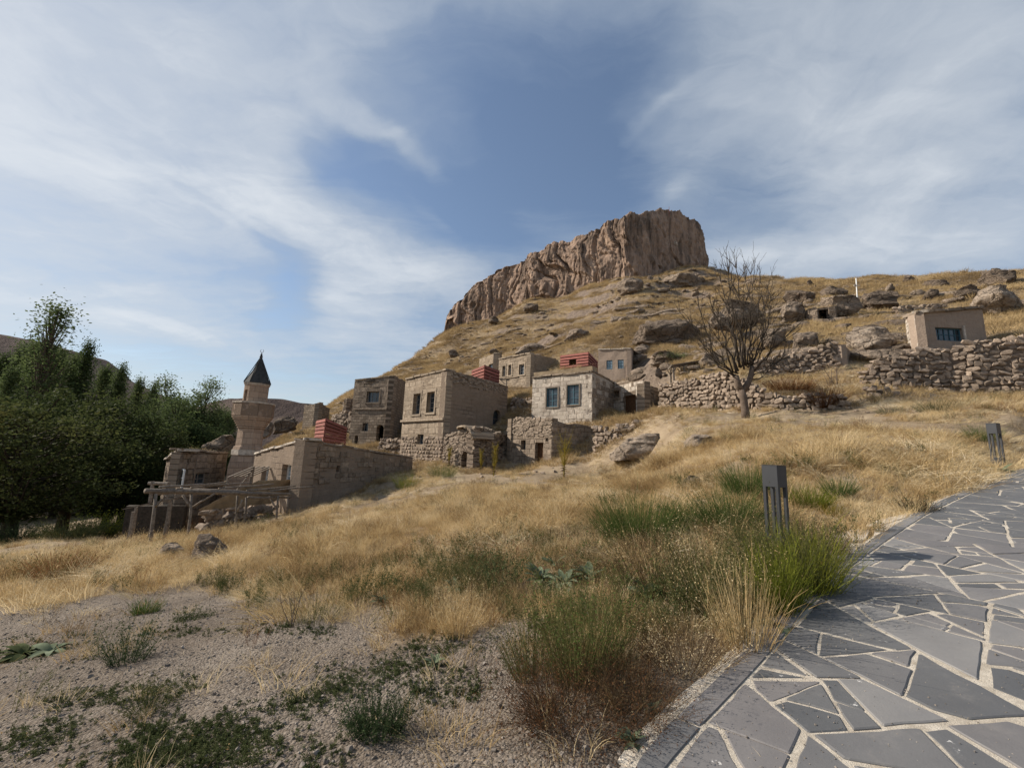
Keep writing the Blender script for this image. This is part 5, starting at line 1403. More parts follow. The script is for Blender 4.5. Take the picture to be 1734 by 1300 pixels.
if far_s: join_pieces('distant_slabs', far_s, path, 'flagstone')
# dark edging stones and the pale outer strip
s_ = S0
while s_ < S1 - .6:
    l = prng.uniform(.45, .95); g = .006
    me, c0 = slab_mesh([(s_ + g, .008), (s_ + l - g, .008 + prng.uniform(-.004, .004)), (s_ + l - g, .135), (s_ + g, .132 + prng.uniform(-.006, .006))], .06, .003, .002)
    piece('edging_stone', me, path, c0, (0, 0, 0), (1, 1, 1)); s_ += l
s_ = S0
while s_ < S1 - .9:
    l = prng.uniform(.8, 1.6); wd = .055 + .03 * math.sin(s_ * 2.1)
    me, c0 = slab_mesh([(s_, -.03 - wd), (s_ + l, -.03 - wd * prng.uniform(.7, 1.2)), (s_ + l, -.006), (s_, -.006)], .14, .012, -.02)
    me.materials.clear(); me.materials.append(MATS['pale_kerb'])
    if prng.random() < .6: piece('kerb_strip', me, path, c0, (0, 0, 0), (1, 1, 1))
    s_ += l

# pale slabs lying beside the path
for i, q in enumerate([[(1404, 960), (1396, 934), (1440, 918), (1462, 918), (1440, 938)], [(1398, 930), (1394, 912), (1448, 893), (1474, 896), (1466, 912), (1440, 914)], [(1478, 908), (1480, 893), (1520, 880), (1540, 878), (1520, 888)], [(1455, 892), (1490, 878), (1545, 866), (1536, 874), (1486, 890)]]):
    P = [on_path(*w) for w in q]; c = sum(P, Vector()) / len(P); z0 = [-.10, -.04]
    mb = MB(); n = len(P)
    for z in z0:
        for p in P: v = (p - c) * (1.0 if z < -.05 else .96); mb.v.append((v.x, v.y, v.z + z))
    mb.f = [tuple(range(n, 2 * n)), tuple(range(n))[::-1]] + [(j, (j + 1) % n, n + (j + 1) % n, n + j) for j in range(n)]
    me = mb.mesh('pale_slab'); bm = bmesh.new(); bm.from_mesh(me); bmesh.ops.recalc_face_normals(bm, faces=bm.faces); bm.to_mesh(me); bm.free()
    o = link('pale_slab', me, None, 'pale_kerb'); o.location = (c.x, c.y, c.z + .035)
    tag(o, ['pale stone slab touching the path edge just right of the near lamp', 'larger pale slab behind the one touching the path edge', 'narrow pale slab farther up along the path edge', 'thin pale slab highest up beside the path edge'][i], 'stone slab', 'pale slabs beside the path')

# ------------------------------------------------------------------ lamps
def lamp(px, pytop, Y, gbase, label, rz):
    t = at(px, pytop, Y); x, y = t.x, t.y; zt = t.z; zb = min(hz(x, y), gbase) - .04; hgt = zt - zb; w = .175
    r = empty('bollard_lamp', (x, y, zb), label, 'lamp', 'square bollard lamps along the path')
    M = Matrix.Rotation(rz, 3, 'Z')
    def prism(name, z0, z1, s0, s1, cx=0, cy_=0, mat='lamp_metal', bev=.004):
        bm = bmesh.new(); vs = []
        for z, s_ in ((z0, s0), (z1, s1)):
            for a, c in ((-1, -1), (1, -1), (1, 1), (-1, 1)): vs.append(bm.verts.new(M @ Vector((cx + a * s_ / 2, cy_ + c * s_ / 2, 0)) + Vector((0, 0, z))))
        for f in ((3, 2, 1, 0), (4, 5, 6, 7), (0, 1, 5, 4), (1, 2, 6, 5), (2, 3, 7, 6), (3, 0, 4, 7)): bm.faces.new([vs[i] for i in f])
        bmesh.ops.bevel(bm, geom=list(bm.edges), offset=bev, segments=1, affect='EDGES'); me = bpy.data.meshes.new(name); bm.to_mesh(me); bm.free()
        me.materials.append(MATS[mat]); return piece(name, me, r, (x, y, zb), (0, 0, 0), (1, 1, 1))
    prism('head', hgt - .235, hgt, w, w)
    prism('top_plate', hgt + .001, hgt + .007, w * 1.02, w * 1.02, bev=.001)
    prism('base_box', 0, hgt * .28, w, w)
    prism('foot_plate', -.01, .03, w * 1.3, w * 1.3)
    k = (w - .036) / 2 - .001
    for a in (-1, 1):
        for c in (-1, 1): prism('leg', hgt * .28 - .01, hgt - .225, .036, .036, a * k, c * k, bev=.003)
    prism('light_tray', hgt - .236, hgt - .228, w * .8, w * .8, mat='window_frame_grey', bev=.002)
    return r
lamp(1310, 788, 4.85, .66, 'near dark grey square bollard lamp standing in weeds at the path edge', R(28))
lamp(1681, 717, 9.7, 1.72, 'farther dark grey bollard lamp at the right edge of the photo', R(20))

# ------------------------------------------------------------------ dry-stone walls
def dry_wall(label, prof, sw_=.30, sh_=.22, mat='field_stone', thick=.6, seed=0, name='dry_stone_wall', group='dry-stone terrace walls', sink=.35):
    """prof: (px, base py, top py, Y)"""
    rng = random.Random(seed)
    A = [at(p[0], p[1], p[3]) for p in prof]; T = [at(p[0], p[2], p[3]).z for p in prof]
    X = [a.x for a in A]; Yv = [a.y for a in A]; Zb = [a.z for a in A]
    L = [0]
    for i in range(1, len(A)): L.append(L[-1] + math.hypot(X[i] - X[i - 1], Yv[i] - Yv[i - 1]))
    f = lambda arr, s: float(np.interp(s, L, arr))
    rt = empty(name, (X[0], Yv[0], Zb[0] - sink), label, 'stone wall', group)
    # core
    mb = MB(); n = max(6, int(L[-1] / .5))
    for i in range(n + 1):
        s = L[-1] * i / n; x, y = f(X, s), f(Yv, s); e = min(L[-1], s + .05); e0 = max(0, s - .05); tx, ty = f(X, e) - f(X, e0), f(Yv, e) - f(Yv, e0); l = math.hypot(tx, ty) or 1; nx, ny = ty / l, -tx / l
        for o, z in ((.02, f(Zb, s) - sink - .3), (-.06, f(T, s) - .12), (-thick, f(T, s) - .12), (-thick, f(Zb, s) - sink - .3)): mb.v.append((x + nx * o, y + ny * o, z)); mb.uv.append((s, z))
    for i in range(n):
        for j in range(4): a_ = i * 4 + j; b_ = i * 4 + (j + 1) % 4; mb.f.append((a_, a_ + 4, b_ + 4, b_))
    mb.f += [(0, 1, 2, 3), (n * 4 + 3, n * 4 + 2, n * 4 + 1, n * 4)]
    mb.build('core', 'wall_core', rt)
    ST = stones(mat, 10); out = []
    row = 0; z = 0.0; hmax = max(T[i] - Zb[i] for i in range(len(A))) + sink
    z = -sink
    while z < hmax:
        s = rng.uniform(-.2, .1); hrow = sh_ * rng.uniform(.85, 1.2)
        while s < L[-1]:
            w = sw_ * rng.choice([.55, .7, .85, 1, 1, 1.15, 1.45]); c = s + w / 2
            if 0 < c < L[-1]:
                zb, zt = f(Zb, c), f(T, c); zc = zb + z + hrow / 2 + rng.uniform(-.3, .3) * hrow
                if zc < zt + .02:
                    e = min(L[-1], c + .05); e0 = max(0, c - .05); tx, ty = f(X, e) - f(X, e0), f(Yv, e) - f(Yv, e0); l = math.hypot(tx, ty) or 1; nx, ny = ty / l, -tx / l
                    o = .02 - .10 * (zc - zb) * .5 + rng.uniform(-.05, .05)
                    h = hrow * rng.uniform(.85, 1.30)
                    out.append((rng.choice(ST), (f(X, c) + nx * o, f(Yv, c) + ny * o, zc), (rng.uniform(-.2, .2), rng.uniform(-.3, .3), math.atan2(ty, tx) + rng.uniform(-.25, .25)), (w * 1.12, rng.uniform(.20, .30), h * 1.08)))
            s += w * .97
        z += hrow * .93
    # capping stones on the top
    s = 0
    while s < L[-1]:
        w = sw_ * rng.uniform(.6, 1.3); e = min(L[-1], s + .05); e0 = max(0, s - .05); tx, ty = f(X, e) - f(X, e0), f(Yv, e) - f(Yv, e0); l = math.hypot(tx, ty) or 1
        if rng.random() < .75: out.append((rng.choice(ST), (f(X, s) - ty / l * .22, f(Yv, s) + tx / l * .22, f(T, s) + rng.uniform(-.05, .08)), (rng.uniform(-.4, .4), rng.uniform(-.4, .4), rng.uniform(0, 3)), (w, w * .8, sh_ * rng.uniform(.7, 1.2))))
        s += w * .8
    vis = sorted(out, key=lambda q: Vector((q[1][0], q[1][1], q[1][2] - CAMZ)).length)
    vis = [q for q in vis]
    for q in vis[:300]: piece('stone', q[0], rt, q[1], q[2], q[3])
    if len(vis) > 300:
        from mathutils import Euler
        join_pieces('far_stones', [(q[0], Matrix.LocRotScale(Vector(q[1]), Euler(q[2]), Vector(q[3]))) for q in vis[300:]], rt, mat)
    return rt
dry_wall('tall brown dry-stone terrace wall below the flat-roofed house at the right edge', [(1458, 652, 644, 21.2), (1470, 655, 622, 21), (1510, 658, 602, 20.6), (1560, 660, 592, 20.3), (1620, 662, 592, 20), (1655, 664, 580, 19.6), (1700, 666, 576, 19.3), (1740, 668, 572, 19), (1800, 668, 566, 18.8)], .34, .235, seed=1, sink=.3)
dry_wall('long dry-stone retaining wall left of the bare tree', [(1116, 693, 652, 25.5), (1150, 694, 646, 24.6), (1190, 694, 638, 23.4), (1230, 693, 630, 22), (1262, 692, 645, 21.2), (1290, 690, 664, 20.6)], .28, .21, seed=2)
dry_wall('low line of pale stones right of the bare tree trunk', [(1286, 692, 660, 20.5), (1330, 694, 674, 19.8), (1390, 692, 668, 19.3), (1420, 689, 670, 19), (1440, 687, 676, 18.8)], .32, .24, seed=3)
dry_wall('upper stone wall between the bare tree and the gabled wall end', [(1276, 640, 612, 25.6), (1310, 640, 604, 25.3), (1360, 635, 594, 25), (1400, 626, 585, 24.6), (1421, 620, 580, 24.4)], .32, .23, 'field_stone', seed=4)
dry_wall('short run of pale wall stones low at the left end of the big wall', [(1468, 668, 656, 19.6), (1500, 671, 660, 19.2), (1520, 671, 664, 19)], .34, .26, seed=5)
dry_wall('small rubble wall beside the two-storey house under the ashlar house', [(864, 693, 677, 35), (882, 694, 675, 34), (902, 695, 676, 33)], .36, .30, seed=6)
dry_wall('low tumbled wall in front of the side room', [(1046, 742, 722, 24), (1064, 742, 716, 23.8), (1090, 736, 713, 23.6), (1112, 732, 716, 23.6)], .30, .24, seed=7)
dry_wall('tumbled wall beside the lower ashlar building right corner', [(1006, 770, 722, 24.8), (1030, 768, 728, 24.2), (1048, 764, 734, 23.8)], .28, .24, seed=8)
dry_wall('dark rubble wall filling the gap between tower house and two-storey house', [(640, 772, 745, 36), (660, 774, 744, 35.5), (680, 776, 744, 35)], .34, .26, seed=9)
dry_wall('rubble bank left of the tower house', [(562, 712, 703, 47), (580, 716, 696, 46), (602, 724, 700, 45)], .5, .4, seed=10)
dry_wall('small wall of stones crossing the upper right slope', [(1520, 528, 520, 38), (1560, 528, 518, 38), (1600, 524, 515, 38)], .5, .4, seed=11)
def gable_end():
    C, L, Rr = xy(1424, 582, 24.3), xy(1417, 583, 24.6), xy(1452, 610, 27)
    r = empty('wall_gable', (C.x, C.y, 4), 'sloping plastered end of a ruined wall right of the upper stone wall', 'ruin')
    shell(r, L, C, Rr, at(1430, 640, 24.3).z, .3, 'pink_plaster', .05, at(1417, 584, 24.6).z, at(1424, 582, 24.3).z, at(1452, 611, 27).z, 142, roof_drop=.02)
gable_end()

# ------------------------------------------------------------------ timber things
def pergola():
    T = lambda px, py, Y: at(px, py, Y)
    r = empty('log_pergola', tuple(at(300, 920, 14)), 'open pergola of weathered crooked logs in front of the low adobe house', 'pergola')
    def log(name, pts, r0, r1=None, par=r):
        m = MB(); P = [Vector(p) for p in pts]
        if len(P) == 2: P = [P[0], P[0].lerp(P[1], .35) + Vector([random.uniform(-.03, .03) for _ in range(3)]), P[0].lerp(P[1], .7) + Vector([random.uniform(-.03, .03) for _ in range(3)]), P[1]]
        n = len(P); r1 = r1 or r0 * .8; r0 *= .78; r1 *= .78; m.tube(P, [r0 + (r1 - r0) * i / (n - 1) for i in range(n)], 8); return m.build(name, 'weathered_wood', par, True)
    YL, YR = 13.2, 17.6
    log('beam', [T(246, 831, YL), T(330, 832.5, 14.6), T(410, 835, 16), T(492, 837, YR)], .10, .08)
    log('beam', [T(268, 836, YL + 1.2), T(346, 826, 17.0)], .06)
    log('beam', [T(310, 828, YL + 2.6), T(400, 831, YL + 3.5), T(490, 843, YR + .9)], .06)
    log('beam', [T(420, 842, 15.8), T(492, 842, 18)], .06)
    for (px, py, Y) in ((300, 829, 14.0), (350, 830, 15.0), (395, 831, 15.8), (440, 834, 16.7), (478, 835, 17.4)):
        a_ = T(px, py, Y); log('cross_pole', [a_ + Vector((-.3, -.35, .10)), a_ + Vector((.5, 1.7, .16))], .045)
    for (p0, p1, Y, rad_) in (((264, 836), (253, 938), 13.3, .085), ((324, 836), (319, 912), 14.5, .075), ((402, 839), (400, 892), 16.0, .07), ((417, 842), (414, 888), 16.9, .07), ((471, 839), (468, 884), 17.0, .07), ((487, 842), (485, 880), 17.8, .06)):
        a_, c_ = T(*p0, Y), T(*p1, Y); c_.z = min(c_.z, hz(c_.x, c_.y)) - .15; log('post', [a_, c_], rad_ * .65, rad_ * .8)
    for (p0, p1, Y) in (((309, 838), (321, 858), 14.5), ((327, 858), (363, 836), 14.6), ((456, 840), (468, 862), 17), ((280, 840), (263, 858), 13.3), ((410, 846), (402, 866), 16)): log('brace', [T(*p0, Y), T(*p1, Y)], .045)
pergola()
def shed():
    r = empty('lean_to_shed', tuple(at(240, 900, 17.5)), 'low open shed with a tilted plank roof left of the log pergola', 'shed')
    A, B = at(207, 863, 16.5), at(292, 845, 17.5); back = Vector((.5, 2.2, .25)); n = 7
    for k in range(n):
        m = MB(); a0 = A.lerp(B, 0) + back * (k / n); b0 = B + back * (k / n); a1 = A + back * ((k + .96) / n); b1 = B + back * ((k + .96) / n); t = Vector((0, 0, .03 + random.uniform(0, .02)))
        m.add([a0, b0, b1, a1, a0 + t, b0 + t, b1 + t, a1 + t], [(3, 2, 1, 0), (4, 5, 6, 7), (0, 1, 5, 4), (1, 2, 6, 5), (2, 3, 7, 6), (3, 0, 4, 7)]); m.build('roof_plank', 'weathered_wood', r)
    for (px, py, Y) in ((226, 866, 16.8), (262, 856, 17.2), (289, 850, 17.5), (231, 858, 18.8), (288, 846, 19.5)):
        a_ = at(px, py, Y); m = MB(); g = hz(a_.x, a_.y); m.tube([a_, a_ + Vector((.03, 0, -.8)), (a_.x - .03, a_.y, g - .2)], [.06, .07, .075], 7); m.build('post', 'weathered_wood', r)
    for (q0, q1, Y) in (((259, 815), (254, 850), 18.2), ((252, 818), (285, 819), 18.2), ((285, 818), (282, 852), 18.4)):
        m = MB(); m.tube([at(*q0, Y), at(*q1, Y)], [.07, .07], 7); m.build('pole', 'weathered_wood', r)
    C = at(290, 852, 20); m = MB(); m.box(at(262, 892, 20.5), (2.4, .3, 1.9), Matrix.Rotation(.2, 3, 'Z'), .05); m.build('back_wall', 'bark_dark', r)  # dark bark colour stands in for the shade inside the shed
shed()
def reed_roof():
    r = empty('stone_store', tuple(at(390, 880, 16)), 'low store of rough stones under a slanting slab roof behind the pergola', 'shed')
    A, B = at(336, 864, 16.2), at(458, 852, 19.2); back = Vector((.9, 2.0, .95)); n = 9; 
    for k in range(n):
        for j in range(5):
            f0, f1 = j / 5, (j + .97) / 5; m = MB(); z = Vector((0, 0, .035 * (j % 2) + random.uniform(0, .02) - .02))
            P0, P1 = A.lerp(B, k / n) + back * f0, A.lerp(B, (k + .97) / n) + back * f0; Q1, Q0 = A.lerp(B, (k + .97) / n) + back * f1, A.lerp(B, k / n) + back * f1; t = Vector((0, 0, .05)) + z
            m.add([P0 + z, P1 + z, Q1 + z, Q0 + z, P0 + t, P1 + t, Q1 + t, Q0 + t], [(3, 2, 1, 0), (4, 5, 6, 7), (0, 1, 5, 4), (1, 2, 6, 5), (2, 3, 7, 6), (3, 0, 4, 7)]); m.build('roof_slab', 'earth_roof', r)
    rng = random.Random(4)
    for k in range(120):
        t = rng.random(); a_ = A.lerp(B, t); g = hz(a_.x, a_.y); z = rng.uniform(g - .1, a_.z - .05)
        piece('stone', rng.choice(stones('field_stone')), r, (a_.x + rng.uniform(-.1, .1), a_.y + .35 + rng.uniform(-.1, .1), z), (rng.uniform(-.5, .5), rng.uniform(-.5, .5), rng.uniform(0, 3)), (rng.uniform(.25, .5), .3, rng.uniform(.16, .3)))
reed_roof()
def leanto():
    r = empty('lean_to_canopy', tuple(at(410, 830, 20.5)), 'small slanting pole canopy against the left end of the low adobe house', 'canopy')
    A, B = at(386, 808, 19.5), at(430, 790, 20.6); back = Vector((.35, 1.1, 0))
    for k in range(5):
        m = MB(); o = back * k / 4; m.bar(A + o, B + o, .09, .04); m.build('roof_batten', 'weathered_wood', r)
    for q in (A, A + back, B, B + back):
        m = MB(); g = hz(q.x, q.y); m.tube([q, (q.x - .02, q.y, g - .2)], [.04, .05], 6); m.build('post', 'weathered_wood', r)
    m = MB(); m.tube([B + Vector((0, 0, -.1)), A.lerp(B, .4) + Vector((0, 0, -.8))], [.03, .03], 6); m.build('brace', 'weathered_wood', r)
leanto()
def hill_pergola():
    Y = 29; r = empty('hillside_shelter', tuple(at(1168, 642, Y)), 'small open timber shelter on the grass above the long stone wall', 'shelter')
    A, B = at(1137, 621, Y - .3), at(1193, 612, Y + .6); back = Vector((.4, 1.6, .12))
    for k in range(8):
        m = MB(); o = back * k / 7; m.bar(A + o + Vector((0, 0, .12)), B + o + Vector((0, 0, .12)), .16, .05); m.build('roof_plank', 'weathered_wood', r)
    for p, q in ((A, A + back), (B, B + back), (A.lerp(B, .33), A.lerp(B, .33) + back), (A.lerp(B, .66), A.lerp(B, .66) + back)):
        m = MB(); m.bar(p + Vector((0, 0, .05)), q + Vector((0, 0, .05)), .09, .09); m.build('beam', 'weathered_wood', r)
    for t in (.06, .38, .9):
        for o in (0, 1):
            p = A.lerp(B, t) + back * o; g = hz(p.x, p.y); m = MB(); m.bar(p, Vector((p.x, p.y, min(g, p.z - .7) - .2)), .10, .10); m.build('post', 'weathered_wood', r)
            for s_ in (-.3, .3):
                m = MB(); m.bar(p + Vector((0, 0, -.42)), p + (B - A).normalized() * s_ + Vector((0, 0, 0)), .05, .05); m.build('brace', 'weathered_wood', r)
hill_pergola()

# ------------------------------------------------------------------ poles
def pole():
    Y = 41; b_ = at(1453, 529, Y); t = at(1449.5, 471, Y); r = empty('utility_pole', tuple(b_), 'white utility pole with a short crossbar on the hillside', 'pole')
    m = MB(); m.tube([b_ + Vector((0, 0, -.5)), t], [.065, .045], 8); m.build('shaft', 'white_metal', r, True)
    c = at(1450, 484, Y); m = MB(); m.bar(c + Vector((-.30, -.06, 0)), c + Vector((.32, -.06, .02)), .055, .055); m.build('crossbar', 'white_metal', r)
    m = MB(); m.tube([c + Vector((-.15, -.08, -.12)), c + Vector((-.15, -.08, .14))], [.07, .07], 8); m.build('insulator', 'weathered_wood', r)
    Y = 26; b_ = at(1455, 602, Y); m = MB(); m.tube([b_, at(1453, 577, Y)], [.05, .05], 8); o = m.build('white_post', 'white_metal', None); tag(o, 'short plain white post behind the gabled wall end', 'post')
    b_ = at(1133, 362, 124); m = MB(); m.tube([b_ - Vector((0, 0, 1)), at(1133, 350, 124)], [.06, .05], 6); o = m.build('summit_mast', 'red_paint', None); tag(o, 'tiny thin mast on top of the flat cliff', 'mast')
    b_ = at(52, 573, 402); m = MB(); m.tube([b_ - Vector((0, 0, 3)), at(52, 565, 402)], [.35, .3], 6); o = m.build('hill_mast', 'bark_dark', None); tag(o, 'tiny mast on the distant flat hill at the left', 'mast')
pole()
def plaque():
    r = None
    c = at(1143, 413, 117.2)
    d = Vector((c.x, c.y - 0, 0)).normalized(); n = Vector((.35, -.93, 0)); t = Vector((.93, .35, 0))
    # lay it on the cliff: march towards the rock
    mb = MB(); R1, R2 = .85, 1.0; N = 24; k = 0
    for o in (0, .25):
        for j in range(N): a_ = 2 * math.pi * j / N; v = c + t * (R1 * math.cos(a_)) + Vector((0, 0, 1)) * (R2 * math.sin(a_)) - n * o; mb.v.append(tuple(v))
    mb.f = [tuple(range(N))] + [(j, j + N, (j + 1) % N + N, (j + 1) % N) for j in range(N)]
    me = mb.mesh('cliff_medallion'); 
    return me, c, n, t
from mathutils.bvhtree import BVHTree
def on_mesa(px, py):
    dg = [v.co[:] for v in mesa.data.vertices]; bv = on_mesa.bv if hasattr(on_mesa, 'bv') else BVHTree.FromPolygons(dg, [tuple(p.vertices) for p in mesa.data.polygons]); on_mesa.bv = bv
    d = ray(px, py).normalized(); h = bv.ray_cast(Vector((0, 0, CAMZ)), d); return h[0]
def medallion():
    c = on_mesa(1143, 413) or at(1143, 413, 122); n = Vector((.25, -.97, 0)).normalized(); t = Vector((.97, .25, 0)).normalized(); c = c + n * .55
    o = empty('cliff_medallion', tuple(c), 'small pale oval medallion set on the shaded cliff face', 'medallion')
    def disc(name, R1, R2, f, th, mat):
        mb = MB(); N = 24
        for q in (f, f - th):
            for j in range(N): a_ = 2 * math.pi * j / N; mb.v.append(tuple(c + t * (R1 * math.cos(a_)) + Vector((0, 0, 1)) * (R2 * math.sin(a_)) + n * q))
        mb.f = [tuple(range(N)), tuple(range(N, 2 * N))[::-1]] + [(j, j + N, (j + 1) % N + N, (j + 1) % N) for j in range(N)]
        mb.build(name, mat, o)
    disc('rim', .62, .80, 0, .9, 'pale_block'); disc('face', .48, .66, .05, .04, 'minaret_stone'); disc('relief', .20, .34, .12, .06, 'pale_block')
medallion()

# ------------------------------------------------------------------ vegetation
def ribbon(V, F, p, d, up, L, w, bend, nseg=3, rng=None, taper=.15):
    """one blade / stem: p base, d direction, bends towards 'up' vector by 'bend'"""
    side = np.cross(d, [rng.uniform(-1, 1), rng.uniform(-1, 1), .3]); side /= np.linalg.norm(side) + 1e-9
    k = len(V); q = np.array(p, float); dd = np.array(d, float)
    for i in range(nseg + 1):
        ww = w * (1 - (1 - taper) * i / nseg) / 2
        V.append(q - side * ww); V.append(q + side * ww)
        q = q + dd * (L / nseg); dd = dd + up * (bend / nseg); dd /= np.linalg.norm(dd)
    for i in range(nseg): F.append((k + 2 * i, k + 2 * i + 1, k + 2 * i + 3, k + 2 * i + 2))
    return q

def leafq(V, F, c, n, t, L, w):
    """a leaf as one bent quad"""
    n = np.asarray(n); t = np.asarray(t); b_ = np.cross(n, t); k = len(V)
    V += [c - t * L / 2, c + b_ * w / 2, c + t * L / 2, c - b_ * w / 2]; F.append((k, k + 1, k + 2, k + 3))
def rvec(rng):
    v = rng.normal(size=3); return v / np.linalg.norm(v)

def tuft(name, mat, n, h, spread, lean, w, seed, wind=(0, 0), droop=.6, head=.0, nseg=3):
    rng = np.random.RandomState(seed); V = []; F = []
    for i in range(n):
        a = rng.uniform(0, 2 * math.pi); r = spread * math.sqrt(rng.uniform()); p = (r * math.cos(a), r * math.sin(a), -.03)
        l = lean * rng.uniform(.2, 1.3); a2 = a + rng.uniform(-1.1, 1.1)
        d = np.array([math.cos(a2) * l + wind[0], math.sin(a2) * l + wind[1], 1.0]); d /= np.linalg.norm(d)
        L = h * rng.uniform(.45, 1.15)
        out = np.array([math.cos(a2) + wind[0] * 2, math.sin(a2) + wind[1] * 2, -.7])
        q = ribbon(V, F, p, d, out, L, w * rng.uniform(.7, 1.3), droop * rng.uniform(.3, 1.3), nseg, rng)
        if rng.uniform() < head:
            for _ in range(3): leafq(V, F, q - np.array(d) * rng.uniform(0, .12) * L, rvec(rng), rvec(rng), w * 3.2, w * 1.4)
    me = np_mesh(name, np.array(V), np.array(F)); me.materials.append(MATS[mat]); return me

def weed(name, mat, n, h, spread, seed, w=.006, leaf=.02, nleaf=8, lmat=None, lean=.45, droop=.25, twist=.3):
    """branching stems with small leaves or seed heads"""
    rng = np.random.RandomState(seed); V = []; F = []; mi = []
    for i in range(n):
        a = rng.uniform(0, 2 * math.pi); r = spread * math.sqrt(rng.uniform()) * .5; p = np.array([r * math.cos(a), r * math.sin(a), -.03])
        l = lean * rng.uniform(.1, 1.2); d = np.array([math.cos(a) * l, math.sin(a) * l, 1.]) + rng.normal(size=3) * .12; d /= np.linalg.norm(d)
        L = h * rng.uniform(.5, 1.1); f0 = len(F)
        out = np.array([rng.uniform(-1, 1), rng.uniform(-1, 1), rng.uniform(-.6, .6)])
        ribbon(V, F, p, d, out, L, w, droop, 4, rng, .4)
        for b_ in range(rng.randint(3, 7)):
            t = rng.uniform(.3, .95); q = p + d * L * t + out * droop * .5 * L * t * t * .5
            d2 = d + rvec(rng) * .75; d2 /= np.linalg.norm(d2); l2 = L * rng.uniform(.12, .35)
            q2 = ribbon(V, F, q, d2, rvec(rng), l2, w * .7, twist, 2, rng, .4)
            mi += [0] * (len(F) - len(mi))
            for _ in range(nleaf): leafq(V, F, q + (q2 - q) * rng.uniform(.1, 1.1) + rvec(rng) * leaf * .7, rvec(rng), rvec(rng), leaf * rng.uniform(.6, 1.4), leaf * rng.uniform(.3, .6))
            mi += [1] * (len(F) - len(mi))
    me = np_mesh(name, np.array(V), np.array(F)); me.materials.append(MATS[mat])
    if lmat:
        me.materials.append(MATS[lmat]); me.polygons.foreach_set('material_index', np.array(mi, np.int32))
    return me

def scatter(name, label, cat, pts, variants, seed=0, smin=.7, smax=1.3, tilt=.12, hscale=None, wind=None):
    """ONE stuff object: points carrying instances of the tuft meshes"""
    rng = np.random.RandomState(seed); n = len(pts)
    me = bpy.data.meshes.new(name + '_points'); me.vertices.add(n); me.vertices.foreach_set('co', np.asarray(pts, np.float32).ravel())
    rot = np.column_stack([rng.uniform(-tilt, tilt, n), rng.uniform(-tilt, tilt, n), rng.uniform(0, 2 * math.pi, n) if wind is None else rng.normal(wind, .5, n)])
    sc = rng.uniform(smin, smax, n)
    if hscale is not None: sc = sc * hscale
    scl = np.column_stack([sc, sc, sc * rng.uniform(.8, 1.2, n)])
    for nm, arr in (('rot', rot), ('scl', scl)):
        a_ = me.attributes.new(nm, 'FLOAT_VECTOR', 'POINT'); a_.data.foreach_set('vector', arr.astype(np.float32).ravel())
    a_ = me.attributes.new('idx', 'INT', 'POINT'); a_.data.foreach_set('value', rng.randint(0, len(variants), n).astype(np.int32))
    o = bpy.data.objects.new(name, me); COL.objects.link(o)
    coll = bpy.data.collections.new(name + '_kinds')
    for i, m in enumerate(variants): v = bpy.data.objects.new('%s_kind_%02d' % (name, i), m); coll.objects.link(v)
    ng = bpy.data.node_groups.new(name + '_scatter', 'GeometryNodeTree')
    ng.interface.new_socket('Geometry', in_out='INPUT', socket_type='NodeSocketGeometry'); ng.interface.new_socket('Geometry', in_out='OUTPUT', socket_type='NodeSocketGeometry')
    N = ng.nodes; gi = N.new('NodeGroupInput'); go = N.new('NodeGroupOutput'); inst = N.new('GeometryNodeInstanceOnPoints')
    ci_ = N.new('GeometryNodeCollectionInfo'); ci_.inputs['Collection'].default_value = coll; ci_.inputs['Separate Children'].default_value = True; ci_.inputs['Reset Children'].default_value = True
    def att(nm, typ): x = N.new('GeometryNodeInputNamedAttribute'); x.data_type = typ; x.inputs['Name'].default_value = nm; return next(s for s in x.outputs if s.enabled and s.name == 'Attribute')
    l = ng.links.new
    l(gi.outputs[0], inst.inputs['Points']); l(ci_.outputs[0], inst.inputs['Instance']); inst.inputs['Pick Instance'].default_value = True
    l(att('idx', 'INT'), inst.inputs['Instance Index']); l(att('scl', 'FLOAT_VECTOR'), inst.inputs['Scale'])
    er = N.new('FunctionNodeEulerToRotation'); l(att('rot', 'FLOAT_VECTOR'), er.inputs[0]); l(er.outputs[0], inst.inputs['Rotation'])
    l(inst.outputs[0], go.inputs[0])
    md = o.modifiers.new('scatter', 'NODES'); md.node_group = ng
    tag(o, label, cat, kind='stuff'); return o

